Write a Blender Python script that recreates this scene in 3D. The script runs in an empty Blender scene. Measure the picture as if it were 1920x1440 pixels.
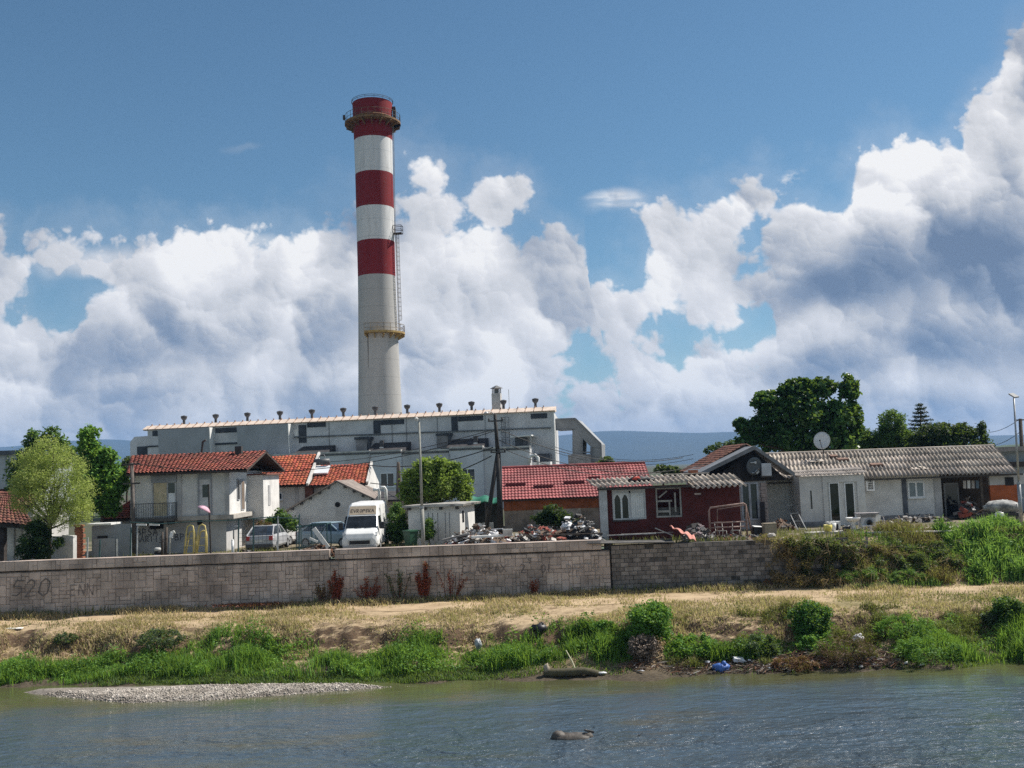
import bpy, math, random
import numpy as np
from mathutils import Vector, Matrix
random.seed(11); RNG = np.random.default_rng(11)
S = bpy.context.scene
COL = S.collection
R = math.radians

# ------------------------------------------------------------------ camera
F_PX, PITCH, ROLL, EYE = 1900.0, math.atan(160 / 1900), R(2.1), 8.5
FW = Vector((0, math.cos(PITCH), math.sin(PITCH)))
_u0 = Vector((0, -math.sin(PITCH), math.cos(PITCH))); _r0 = Vector((1, 0, 0))
RT = _r0 * math.cos(ROLL) - _u0 * math.sin(ROLL)
UP = _u0 * math.cos(ROLL) + _r0 * math.sin(ROLL)

def ray(px, py):
    return FW + RT * ((px - 960) / F_PX) + UP * ((720 - py) / F_PX)

def P(px, py, Y):
    """world point seen at photo pixel (px, py) at the distance Y"""
    d = ray(px, py); t = Y / d.y
    return Vector((d.x * t, Y, EYE + d.z * t))

def PZ(px, py, z):
    """world point seen at photo pixel (px, py) on the level z"""
    d = ray(px, py); t = (z - EYE) / d.z
    return Vector((d.x * t, d.y * t, z))

cam = bpy.data.cameras.new('camera'); camo = bpy.data.objects.new('camera', cam); COL.objects.link(camo)
cam.sensor_width = 36; cam.lens = F_PX / 1920 * 36; cam.clip_start = .5; cam.clip_end = 60000
camo.matrix_world = Matrix(((RT.x, UP.x, -FW.x, 0), (RT.y, UP.y, -FW.y, 0), (RT.z, UP.z, -FW.z, EYE), (0, 0, 0, 1)))
S.camera = camo
S.cycles.use_denoising = False; S.cycles.sample_clamp_direct = 1.6; S.cycles.sample_clamp_indirect = 1.6
S.view_settings.view_transform = 'Standard'; S.view_settings.look = 'None'
S.view_settings.exposure = 0.52; S.view_settings.gamma = 1

# ------------------------------------------------------------------ node helper
class NT:
    def __init__(self, tree):
        self.t = tree; self.t.nodes.clear()
    def n(self, typ, ins=None, **kw):
        nd = self.t.nodes.new(typ)
        for k, v in kw.items(): setattr(nd, k, v)
        for k, v in (ins or {}).items(): self.put(nd.inputs[k], v)
        return nd
    def put(self, sock, v):
        if isinstance(v, bpy.types.NodeSocket): self.t.links.new(v, sock)
        elif hasattr(v, '__len__') and sock.type == 'RGBA' and len(v) == 3: sock.default_value = (*v, 1)
        else: sock.default_value = v
    def m(self, op, a, b=0.0, c=0.0, clamp=False):
        nd = self.n('ShaderNodeMath', operation=op, use_clamp=clamp)
        for i, v in enumerate((a, b, c)): self.put(nd.inputs[i], v)
        return nd.outputs[0]
    def add(self, a, b): return self.m('ADD', a, b)
    def sub(self, a, b): return self.m('SUBTRACT', a, b)
    def mul(self, a, b): return self.m('MULTIPLY', a, b)
    def v(self, op, a, b=(0, 0, 0), out=0):
        nd = self.n('ShaderNodeVectorMath', operation=op)
        self.put(nd.inputs[0], a); self.put(nd.inputs[1], b)
        return nd.outputs['Value'] if op in ('LENGTH', 'DISTANCE', 'DOT_PRODUCT') else nd.outputs[0]
    def xyz(self, x, y, z=0.0):
        return self.n('ShaderNodeCombineXYZ', {0: x, 1: y, 2: z}).outputs[0]
    def smooth(self, x, a, b, lo=0.0, hi=1.0):
        nd = self.n('ShaderNodeMapRange', {0: x, 1: a, 2: b, 3: lo, 4: hi}, interpolation_type='SMOOTHSTEP')
        return nd.outputs[0]
    def lin(self, x, a, b, lo=0.0, hi=1.0):
        return self.n('ShaderNodeMapRange', {0: x, 1: a, 2: b, 3: lo, 4: hi}).outputs[0]
    def noise(self, vec, scale, detail=4, rough=.55, dim='3D', out=0):
        nd = self.n('ShaderNodeTexNoise', {'Scale': scale, 'Detail': detail, 'Roughness': rough}, noise_dimensions=dim)
        if vec is not None: self.put(nd.inputs['Vector'], vec)
        return nd.outputs[out]
    def mix(self, f, a, b, mode='MIX'):
        nd = self.n('ShaderNodeMix', data_type='RGBA', blend_type=mode)
        self.put(nd.inputs[0], f); self.put(nd.inputs[6], a); self.put(nd.inputs[7], b)
        return nd.outputs[2]
    def ramp(self, x, stops):
        nd = self.n('ShaderNodeValToRGB', {0: x}); cr = nd.color_ramp
        while len(cr.elements) < len(stops): cr.elements.new(.5)
        for e, (p, c) in zip(cr.elements, stops): e.position = p; e.color = (*c, 1)
        return nd.outputs[0]

# ------------------------------------------------------------------ sun, sky and clouds
SUN_AZ, SUN_EL = R(66), R(50)          # azimuth from +Y towards +X: behind the plant, to the right
sd = Vector((math.sin(SUN_AZ) * math.cos(SUN_EL), math.cos(SUN_AZ) * math.cos(SUN_EL), math.sin(SUN_EL)))
sun = bpy.data.lights.new('sun', 'SUN'); suno = bpy.data.objects.new('sun', sun); COL.objects.link(suno)
sun.energy = 4.9; sun.angle = R(.55); sun.color = (1.0, .94, .85)
suno.rotation_euler = sd.to_track_quat('Z', 'Y').to_euler(); suno.location = (60, 60, 120)

W = bpy.data.worlds.new('World'); S.world = W; W.use_nodes = True
def build_world():
    N = NT(W.node_tree)
    def uv(px, py):
        d = ray(px, py); return d.x / d.y, d.z / d.y
    tc = N.n('ShaderNodeTexCoord').outputs['Generated']
    sep = N.n('ShaderNodeSeparateXYZ', {0: tc})
    y = N.m('MAXIMUM', sep.outputs[1], .12)
    u = N.m('DIVIDE', sep.outputs[0], y); v = N.m('DIVIDE', sep.outputs[2], y)
    p = N.xyz(u, v)
    def warp(vec, scale, amp, off):
        nz = N.noise(N.v('ADD', vec, off), scale, 4, .6, '2D', out=1)
        return N.v('ADD', vec, N.v('MULTIPLY', N.v('SUBTRACT', nz, (.5, .5, .5)), (amp, amp, 0)))
    q = warp(p, 4.2, .04, (3.1, 7.7, 0))
    q = warp(q, 22, .010, (1.1, 2.2, 0))
    # cumulus billows: rounded cells of four sizes, each lit from the sun's side
    H, LIT = 0.0, 0.0
    for i, (sc, wh, wl, smo) in enumerate([(5.2, .30, .62, .4), (13, .28, .46, .3), (33, .22, .17, .35), (80, .11, .08, .3), (180, .045, .04, .3)]):
        qi = N.v('ADD', warp(q, sc * 1.3, .52 / sc, (1.7 * i, 4.1, 0)), (.37 * i, .11 * i, 0))
        vo = N.n('ShaderNodeTexVoronoi', {'Vector': qi, 'Scale': sc, 'Smoothness': smo, 'Randomness': .95}, voronoi_dimensions='2D', feature='SMOOTH_F1')
        rel = N.v('MULTIPLY', N.v('SUBTRACT', qi, vo.outputs['Position']), (sc, sc, 0))
        H = N.add(H, N.mul(N.sub(1.0, vo.outputs['Distance']), wh))
        LIT = N.add(LIT, N.mul(N.mul(N.v('DOT_PRODUCT', rel, (.62, .78, 0)), wl), N.smooth(N.noise(N.v('ADD', q, (i * 2.3, 5, 0)), 7 + 5 * i, 3, .5, '2D'), .36, .62, .25, 1.25)))
    # outline of the cloud banks
    prof = [(-500, 380), (-150, 410), (-20, 440), (25, 490), (55, 462), (130, 470), (235, 452), (285, 434), (320, 436), (350, 424), (395, 424), (430, 442),
            (500, 452), (532, 416), (560, 446), (600, 424), (640, 398), (680, 396), (760, 404), (830, 424), (890, 452), (940, 440), (985, 486),
            (1020, 482), (1060, 464), (1105, 478), (1122, 530), (1138, 760), (1175, 735), (1230, 700), (1290, 675), (1352, 640),
            (1405, 650), (1446, 590), (1468, 488), (1520, 415), (1580, 385), (1600, 290), (1650, 275), (1700, 268), (1760, 296), (1805, 285), (1822, 200), (1870, 150),
            (1893, 75), (1930, 20), (2100, -150), (2600, -300)]
    pts = [uv(a, b) for a, b in prof]
    U0, U1, V0, V1 = -.85, .95, -.1, 1.0
    sq = N.n('ShaderNodeSeparateXYZ', {0: q})
    fc = N.n('ShaderNodeFloatCurve', {1: N.lin(sq.outputs[0], U0, U1)})
    cv = fc.mapping.curves[0]; fc.mapping.use_clip = False
    pts = [((a - U0) / (U1 - U0), (b - V0) / (V1 - V0)) for a, b in pts]
    pts = [(a, b) for a, b in pts if .003 < a < .997]
    cv.points[0].location = (0, pts[0][1]); cv.points[1].location = (1, pts[-1][1])
    for a, b in pts: cv.points.new(a, b)
    for k in cv.points: k.handle_type = 'VECTOR'
    fc.mapping.update()
    top = N.add(N.mul(fc.outputs[0], V1 - V0), V0)
    C = N.mul(N.sub(top, sq.outputs[1]), .75)
    def blob(px, py, rx, ry, ang=0.0, vec=None):
        cx, cy = uv(px, py); a = R(ang)
        mp = N.n('ShaderNodeMapping', {'Vector': vec or q, 'Location': (cx, cy, 0), 'Rotation': (0, 0, a), 'Scale': (rx / F_PX, ry / F_PX, 1)}, vector_type='TEXTURE')
        return N.v('LENGTH', mp.outputs[0]), min(rx, ry) / F_PX
    def solid(*a):
        l, r = blob(*a); return N.mul(N.sub(1.0, l), r)
    def soft(*a):
        l, _ = blob(*a); return N.smooth(l, 1.0, .15)
    for b in [(808, 345, 30, 44, 10), (800, 395, 46, 36), (930, 388, 44, 40, 30), (958, 362, 26, 32, 20), (1255, 432, 40, 54), (1340, 410, 76, 48, 40), (1300, 480, 80, 70), (1405, 362, 50, 44, 40), (1345, 540, 52, 60), (1268, 520, 34, 44),
              (1162, 592, 56, 44), (1180, 650, 40, 50), (1430, 520, 34, 28), (1500, 440, 70, 66, 40), (1690, 320, 100, 60), (1800, 330, 70, 60), (1860, 230, 60, 60)]:
        C = N.m('SMOOTH_MAX', C, solid(*b), .012)
    for b in [(95, 550, 80, 62, 10), (30, 580, 40, 36), (1115, 690, 56, 76, 60), (1060, 735, 26, 40), (1225, 620, 34, 60, -20), (1400, 590, 34, 40), (1185, 480, 44, 60)]:   # blue gaps
        C = N.m('MINIMUM', C, N.add(N.mul(solid(*b), -1.0), .004))
    Hc = N.sub(H, .50)
    Ce = N.add(C, N.mul(Hc, .085))
    wisp = N.noise(N.v('MULTIPLY', p, (1, 1.6, 1)), 26, 8, .68, '2D')
    Ce = N.add(Ce, N.mul(N.sub(wisp, .5), .014))
    alpha = N.smooth(Ce, -.002, .0095)
    thin = N.smooth(Ce, -.035, .01, 0, .14)
    # lenticular veil and pale streaks
    lent = N.mul(soft(1170, 382, 92, 36, 4), N.smooth(N.noise(N.v('MULTIPLY', p, (4, 22, 1)), 2.2, 6, .6, '2D'), .30, .62, .25, .95))
    st1 = N.mul(soft(460, 452, 130, 26, -6), .55); st2 = N.mul(soft(180, 480, 190, 44, 4), .8)
    st3 = N.mul(soft(465, 272, 50, 12), .13)
    st4 = N.mul(soft(1480, 335, 60, 26, 20), N.smooth(wisp, .45, .7, 0, .7))
    for a_ in (lent, st1, st2, st3, st4, thin): alpha = N.m('MAXIMUM', alpha, a_)
    # light inside the cloud
    low = N.noise(q, 5.5, 5, .55, '2D')
    B = N.add(.53, N.mul(LIT, .80))
    B = N.add(B, N.mul(N.sub(low, .5), 1.0))
    B = N.add(B, N.smooth(Ce, .10, .0, 0, .24))
    B = N.add(B, N.smooth(v, .16, .03, 0, .16))
    for (w_, b) in [(.22, (350, 500, 90, 90)), (.2, (610, 450, 110, 70)), (.26, (850, 480, 170, 90)), (.2, (1000, 640, 130, 130)), (.2, (30, 680, 110, 150)), (.22, (900, 740, 190, 60)), (.16, (1250, 720, 150, 60)),
                    (.2, (210, 715, 80, 28)), (.2, (620, 700, 90, 50)), (.28, (1690, 300, 120, 60)), (.25, (1545, 610, 130, 50)), (.12, (1330, 470, 120, 130)), (.22, (1880, 140, 60, 90)), (.15, (1740, 720, 90, 40)),
                    (-.22, (640, 600, 130, 80)), (-.20, (280, 640, 130, 90)), (-.14, (480, 580, 110, 80)), (-.2, (420, 750, 260, 60)), (-.44, (1690, 490, 250, 130, 8)), (-.40, (1860, 490, 190, 190)), (-.34, (1560, 540, 140, 70)),
                    (-.25, (1900, 320, 70, 90)), (-.3, (1500, 690, 260, 50, 0)), (-.34, (1800, 660, 240, 70)), (-.2, (820, 690, 110, 60)), (-.2, (1780, 770, 200, 50))]:
        B = N.add(B, N.mul(soft(*b), w_))
    cc = N.ramp(B, [(0.0, (.135, .190, .290)), (.22, (.225, .28, .375)), (.45, (.385, .42, .485)), (.66, (.61, .62, .645)), (.86, (.77, .77, .79)), (1.0, (.92, .91, .90))])
    # whatever lies outside the field in front gets simple scattered cumulus
    back = N.smooth(sep.outputs[1], .12, .4)
    gen = N.noise(tc, 3.0, 8, .6)
    galpha = N.smooth(gen, .48, .60)
    gcol = N.ramp(N.noise(tc, 7, 6, .6), [(.3, (.42, .45, .50)), (.7, (.80, .79, .77))])
    alpha = N.add(N.mul(alpha, back), N.mul(galpha, N.sub(1.0, back)))
    cc = N.mix(back, gcol, cc)
    alpha = N.mul(alpha, N.smooth(sep.outputs[2], -.06, -.005))
    sky = N.n('ShaderNodeTexSky', sky_type='NISHITA', sun_disc=False, sun_elevation=SUN_EL, sun_rotation=SUN_AZ,
              air_density=1.0, dust_density=.35, ozone_density=3.2, altitude=200)
    skyc = N.mix(1.0, sky.outputs[0], (.66, .85, .85), 'MULTIPLY')
    bg1 = N.n('ShaderNodeBackground', {'Color': skyc, 'Strength': SKY_STRENGTH})
    bg2 = N.n('ShaderNodeBackground', {'Color': cc, 'Strength': .745})
    mx = N.n('ShaderNodeMixShader', {0: alpha, 1: bg1.outputs[0], 2: bg2.outputs[0]})
    N.n('ShaderNodeOutputWorld', {0: mx.outputs[0]})
SKY_STRENGTH = .074
build_world()
# ------------------------------------------------------------------ materials
MATS = {}
def mat(name, col, rough=.85, var=.18, scale=1.5, bump=0.0, bscale=None, col2=None, metal=0.0, island=0.0, spec=.4, detail=6, stain=0.0, stain_col=(.05, .045, .04), stain_scale=.6, dist=.02):
    if name in MATS: return MATS[name]
    m = bpy.data.materials.new(name); m.use_nodes = True; N = NT(m.node_tree)
    tc = N.n('ShaderNodeTexCoord').outputs['Object']
    nz = N.noise(tc, scale, detail, .62)
    c2 = col2 or tuple(max(0, c * (1 - 1.6 * var)) for c in col)
    c1 = col if col2 else tuple(min(1, c * (1 + var)) for c in col)
    c = N.mix(N.smooth(nz, .32, .68), c1, c2)
    if island:
        rnd = N.n('ShaderNodeNewGeometry').outputs['Random Per Island']
        hs = N.n('ShaderNodeHueSaturation', {'Color': c, 'Value': N.lin(rnd, 0, 1, 1 - island, 1 + island), 'Hue': N.lin(N.m('FRACT', N.mul(rnd, 7.3)), 0, 1, .5 - island * .03, .5 + island * .03)})
        c = hs.outputs[0]
    if stain:
        sv = N.n('ShaderNodeMapping', {'Vector': tc, 'Scale': (1, 1, .35)}).outputs[0]
        sn = N.noise(sv, stain_scale, 9, .68)
        c = N.mix(N.mul(N.smooth(sn, .52, .72), stain), c, stain_col)
    b = N.n('ShaderNodeBsdfPrincipled', {'Base Color': c, 'Roughness': rough, 'Metallic': metal, 'Specular IOR Level': spec})
    if bump:
        bn = N.noise(tc, bscale or scale * 6, 6, .6)
        N.put(b.inputs['Normal'], N.n('ShaderNodeBump', {'Strength': bump, 'Distance': dist, 'Height': bn}).outputs[0])
    N.n('ShaderNodeOutputMaterial', {0: b.outputs[0]})
    MATS[name] = m; return m

def leaf_mat(name, col, col2, trans=.35, rough=.6):
    if name in MATS: return MATS[name]
    m = bpy.data.materials.new(name); m.use_nodes = True; N = NT(m.node_tree)
    rnd = N.n('ShaderNodeNewGeometry').outputs['Random Per Island']
    tc = N.n('ShaderNodeTexCoord').outputs['Object']
    nz = N.noise(tc, .55, 3, .6)
    f = N.m('ADD', N.mul(rnd, .6), N.smooth(nz, .3, .7, -.1, .5), clamp=True)
    c = N.mix(f, col, col2)
    hs = N.n('ShaderNodeHueSaturation', {'Color': c, 'Value': N.lin(N.m('FRACT', N.mul(rnd, 13.7)), 0, 1, .65, 1.35)}).outputs[0]
    d = N.n('ShaderNodeBsdfPrincipled', {'Base Color': hs, 'Roughness': rough, 'Specular IOR Level': .3})
    t = N.n('ShaderNodeBsdfTranslucent', {'Color': N.mix(.5, hs, (.3, .42, .04), 'MIX')})
    mx = N.n('ShaderNodeMixShader', {0: trans, 1: d.outputs[0], 2: t.outputs[0]})
    N.n('ShaderNodeOutputMaterial', {0: mx.outputs[0]})
    MATS[name] = m; return m

def glass_mat(name, col=(.02, .025, .03), rough=.08):
    return mat(name, col, rough, .3, 2.0, spec=.6)

# ------------------------------------------------------------------ mesh builder
class MB:
    def __init__(self): self.v = []; self.f = []; self.mi = []; self.sm = []; self.cur = 0; self.s = False
    def mat(self, i): self.cur = i; return self
    def smooth(self, s=True): self.s = s; return self
    def add(self, vs, fs):
        o = len(self.v); self.v += [tuple(x) for x in vs]
        for f in fs: self.f.append(tuple(i + o for i in f)); self.mi.append(self.cur); self.sm.append(self.s)
        return self
    def box(self, x0, y0, z0, x1, y1, z1):
        vs = [(x0, y0, z0), (x1, y0, z0), (x1, y1, z0), (x0, y1, z0), (x0, y0, z1), (x1, y0, z1), (x1, y1, z1), (x0, y1, z1)]
        return self.add(vs, [(3, 2, 1, 0), (4, 5, 6, 7), (0, 1, 5, 4), (1, 2, 6, 5), (2, 3, 7, 6), (3, 0, 4, 7)])
    def obox(self, c, sx, sy, sz, rot):
        """box of size sx sy sz, centred on c, turned by the euler angles rot"""
        M = Matrix.Translation(c) @ __import__('mathutils').Euler(rot).to_matrix().to_4x4()
        o = len(self.v); self.box(-sx / 2, -sy / 2, -sz / 2, sx / 2, sy / 2, sz / 2)
        for i in range(o, len(self.v)): self.v[i] = tuple(M @ Vector(self.v[i]))
        return self
    def bar(self, a, b, w, h=None):
        """square bar between two points"""
        a, b = Vector(a), Vector(b); h = h or w; d = (b - a).normalized()
        up = Vector((0, 0, 1)) if abs(d.z) < .95 else Vector((1, 0, 0))
        s = d.cross(up).normalized(); t = s.cross(d)
        vs = []
        for p in (a, b):
            for i, j in ((-1, -1), (1, -1), (1, 1), (-1, 1)): vs.append(p + s * (i * w / 2) + t * (j * h / 2))
        return self.add(vs, [(3, 2, 1, 0), (4, 5, 6, 7), (0, 1, 5, 4), (1, 2, 6, 5), (2, 3, 7, 6), (3, 0, 4, 7)])
    def tube(self, pts, r, seg=8, cap=True):
        pts = [Vector(p) for p in pts]; n = len(pts)
        rs = r if hasattr(r, '__len__') else [r] * n
        vs, fs, prev = [], [], None
        for i, p in enumerate(pts):
            d = (pts[min(i + 1, n - 1)] - pts[max(i - 1, 0)]).normalized()
            if prev is None:
                a = Vector((0, 0, 1)) if abs(d.z) < .9 else Vector((1, 0, 0)); s = d.cross(a).normalized()
            else:
                s = (prev - d * prev.dot(d)); s = s.normalized() if s.length > 1e-5 else d.orthogonal().normalized()
            prev = s; t = d.cross(s)
            for k in range(seg):
                an = 2 * math.pi * k / seg; vs.append(p + (s * math.cos(an) + t * math.sin(an)) * rs[i])
        for i in range(n - 1):
            for k in range(seg):
                k2 = (k + 1) % seg; fs.append((i * seg + k, i * seg + k2, (i + 1) * seg + k2, (i + 1) * seg + k))
        if cap: fs.append(tuple(range(seg - 1, -1, -1))); fs.append(tuple((n - 1) * seg + k for k in range(seg)))
        return self.add(vs, fs)
    def lathe(self, prof, seg=24, c=(0, 0, 0), cap=True):
        vs, fs = [], []; n = len(prof)
        for r, z in prof:
            for k in range(seg):
                a = 2 * math.pi * k / seg; vs.append((c[0] + r * math.cos(a), c[1] + r * math.sin(a), c[2] + z))
        for i in range(n - 1):
            for k in range(seg):
                k2 = (k + 1) % seg; fs.append((i * seg + k, i * seg + k2, (i + 1) * seg + k2, (i + 1) * seg + k))
        if cap: fs.append(tuple(range(seg - 1, -1, -1))); fs.append(tuple((n - 1) * seg + k for k in range(seg)))
        return self.add(vs, fs)
    def prism(self, poly, axis, a, b):
        """extrude a 2D outline along an axis ('x': outline in yz, 'y': outline in xz, 'z': outline in xy)"""
        mk = {'x': lambda p, t: (t, p[0], p[1]), 'y': lambda p, t: (p[0], t, p[1]), 'z': lambda p, t: (p[0], p[1], t)}[axis]
        n = len(poly); vs = [mk(p, a) for p in poly] + [mk(p, b) for p in poly]
        fs = [tuple(range(n)), tuple(range(2 * n - 1, n - 1, -1))] + [(i, i + n, (i + 1) % n + n, (i + 1) % n) for i in range(n)]
        ar = sum(poly[i][0] * poly[(i + 1) % n][1] - poly[(i + 1) % n][0] * poly[i][1] for i in range(n))
        sgn = (ar > 0) == (b > a)
        if axis == 'y': sgn = not sgn
        if sgn: fs = [tuple(reversed(f)) for f in fs]
        return self.add(vs, fs)
    def ball(self, c, r, seg=10, rings=7, jit=0.0, squash=(1, 1, 1), rnd=random):
        vs, fs = [], []
        vs.append((c[0], c[1], c[2] - r * squash[2]))
        for i in range(1, rings):
            ph = math.pi * i / rings - math.pi / 2
            for k in range(seg):
                a = 2 * math.pi * k / seg; q = r * (1 + rnd.uniform(-jit, jit))
                vs.append((c[0] + q * math.cos(ph) * math.cos(a) * squash[0], c[1] + q * math.cos(ph) * math.sin(a) * squash[1], c[2] + q * math.sin(ph) * squash[2]))
        vs.append((c[0], c[1], c[2] + r * squash[2])); t = len(vs) - 1
        for k in range(seg): fs.append((0, 1 + (k + 1) % seg, 1 + k))
        for i in range(rings - 2):
            for k in range(seg):
                k2 = (k + 1) % seg; fs.append((1 + i * seg + k, 1 + i * seg + k2, 1 + (i + 1) * seg + k2, 1 + (i + 1) * seg + k))
        for k in range(seg): fs.append((1 + (rings - 2) * seg + k, 1 + (rings - 2) * seg + (k + 1) % seg, t))
        return self.add(vs, fs)
    def build(self, name, mats, parent=None, bevel=0.0):
        me = bpy.data.meshes.new(name); me.from_pydata(self.v, [], self.f)
        for m in (mats if isinstance(mats, (list, tuple)) else [mats]): me.materials.append(m)
        me.polygons.foreach_set('material_index', self.mi); me.polygons.foreach_set('use_smooth', self.sm); me.update()
        o = bpy.data.objects.new(name, me); COL.objects.link(o)
        if parent is not None: o.parent = parent
        if bevel:
            b = o.modifiers.new('bevel', 'BEVEL'); b.width = bevel; b.segments = 2; b.limit_method = 'ANGLE'
        return o

def tag(o, label, cat, group=None, kind=None):
    o['label'] = label; o['category'] = cat
    if group: o['group'] = group
    if kind: o['kind'] = kind
    return o
def thing(name, label, cat, loc=(0, 0, 0), rz=0.0, group=None):
    o = bpy.data.objects.new(name, None); COL.objects.link(o); o.empty_display_size = .2
    o.location = loc; o.rotation_euler = (0, 0, rz)
    return tag(o, label, cat, group, 'thing')
def copy_tree(o, parent=None):
    c = o.copy(); COL.objects.link(c); c.parent = parent
    for ch in [x for x in o.children]: copy_tree(ch, c)
    return c
def B(x0, y0, z0, x1, y1, z1, name, m, parent=None, bevel=0.0):
    return MB().box(x0, y0, z0, x1, y1, z1).build(name, m, parent, bevel)

def np_mesh(name, verts, quads, m, parent=None, smooth=False):
    """fast mesh from numpy arrays: verts n x 3, faces k x (3 or 4)"""
    me = bpy.data.meshes.new(name); k, c = quads.shape
    me.vertices.add(len(verts)); me.vertices.foreach_set('co', np.ascontiguousarray(verts, np.float32).ravel())
    me.loops.add(k * c); me.loops.foreach_set('vertex_index', np.ascontiguousarray(quads, np.int32).ravel())
    me.polygons.add(k); me.polygons.foreach_set('loop_start', np.arange(k, dtype=np.int32) * c)
    me.polygons.foreach_set('loop_total', np.full(k, c, np.int32))
    if smooth: me.polygons.foreach_set('use_smooth', np.ones(k, bool))
    me.update(calc_edges=True); me.materials.append(m)
    o = bpy.data.objects.new(name, me); COL.objects.link(o)
    if parent is not None: o.parent = parent
    return o

def unit(a): return a / np.maximum(np.linalg.norm(a, axis=1, keepdims=True), 1e-9)
def leaf_quads(pos, L, Wd, up=.5, hang=0.0, rng=RNG):
    """one folded diamond-shaped leaf per position; L, Wd: length and width arrays or floats"""
    n = len(pos)
    d = rng.normal(size=(n, 3)); d[:, 2] = d[:, 2] * .6 - hang; d = unit(d)
    nn = rng.normal(size=(n, 3)); nn[:, 2] += up; s = unit(np.cross(d, nn))
    L = np.broadcast_to(L, n)[:, None] * rng.uniform(.7, 1.3, (n, 1)); Wd = np.broadcast_to(Wd, n)[:, None] * rng.uniform(.7, 1.3, (n, 1))
    v = np.stack([pos - d * L * .5, pos + s * Wd * .5 - d * L * .05, pos + d * L * .5, pos - s * Wd * .5 - d * L * .05], 1)
    return v.reshape(-1, 3), np.arange(4 * n).reshape(n, 4)
def clump_points(clumps, n, rng=RNG, shell=.55):
    """points spread through ellipsoid clumps (x, y, z, rx, ry, rz): loose lumps with frayed edges"""
    c = np.array(clumps, float); w = c[:, 3] * c[:, 5] + .02; w /= w.sum()
    k = rng.choice(len(c), n, p=w); d = unit(rng.normal(size=(n, 3)))
    r = rng.uniform(0, 1, (n, 1)) ** .45 * (1 + np.abs(rng.normal(size=(n, 1))) * .28)
    return c[k, :3] + d * r * c[k, 3:6]
def sub_clumps(cx, cy, cz, rx, ry, rz, n, r0, r1, rng=RNG, low=-.5):
    """n small clumps spread over the surface and the inside of one big ellipsoid"""
    out = []
    while len(out) < n:
        d = rng.normal(size=3); d /= np.linalg.norm(d)
        if d[2] < low: continue
        q = rng.uniform(.45, 1.0) ** .6; r = rng.uniform(r0, r1)
        out.append((cx + d[0] * rx * q, cy + d[1] * ry * q, cz + d[2] * rz * q, r, r, r * rng.uniform(.7, 1.0)))
    return out
def blades(base, h, w, lean=.35, rng=RNG, tip=None):
    """bent grass blades: one quad + one triangle-like quad tapering to the tip"""
    n = len(base); h = np.broadcast_to(h, n) * rng.uniform(.6, 1.3, n); w = np.broadcast_to(w, n)
    a = rng.uniform(0, 2 * np.pi, n); ln = rng.uniform(0, lean, n)
    dx, dy = np.cos(a) * ln, np.sin(a) * ln; b = a + rng.uniform(.8, 2.3, n); sx, sy = np.cos(b) * w / 2, np.sin(b) * w / 2
    z0 = np.zeros(n)
    m0 = base + np.stack([dx * h * .35, dy * h * .35, h * .6], 1); t0 = base + np.stack([dx * h, dy * h, h * (1 - ln * .35)], 1); s = np.stack([sx, sy, z0], 1)
    v = np.stack([base - s, base + s, m0 + s * .8, m0 - s * .8, t0 + s * .1, t0 - s * .1], 1).reshape(-1, 3)
    i = np.arange(n)[:, None] * 6
    q = np.concatenate([i + np.array([[0, 1, 2, 3]]), i + np.array([[3, 2, 4, 5]])], 1).reshape(-1, 4)
    return v, q
def fbm(x, y, seed=0, octs=5, f0=1.0):
    """cheap smooth 2D noise for heightfields and densities, about -1..1"""
    r = np.random.default_rng(seed); out = np.zeros_like(x, float); a = 1.0; tot = 0
    for o in range(octs):
        for _ in range(3):
            an = r.uniform(0, 2 * np.pi); k = f0 * 2 ** o * r.uniform(.7, 1.35); ph = r.uniform(0, 6.28); ph2 = r.uniform(0, 6.28)
            out += a * np.sin((x * np.cos(an) + y * np.sin(an)) * k + ph + 1.3 * np.sin((y * np.cos(an) - x * np.sin(an)) * k * .8 + ph2))
        tot += a * 1.6; a *= .55
    return out / tot
def mesh_from(name, parts, m, parent=None):
    vs, qs, o = [], [], 0
    for v, q in parts: vs.append(v); qs.append(q + o); o += len(v)
    return np_mesh(name, np.concatenate(vs), np.concatenate(qs), m, parent)

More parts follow.
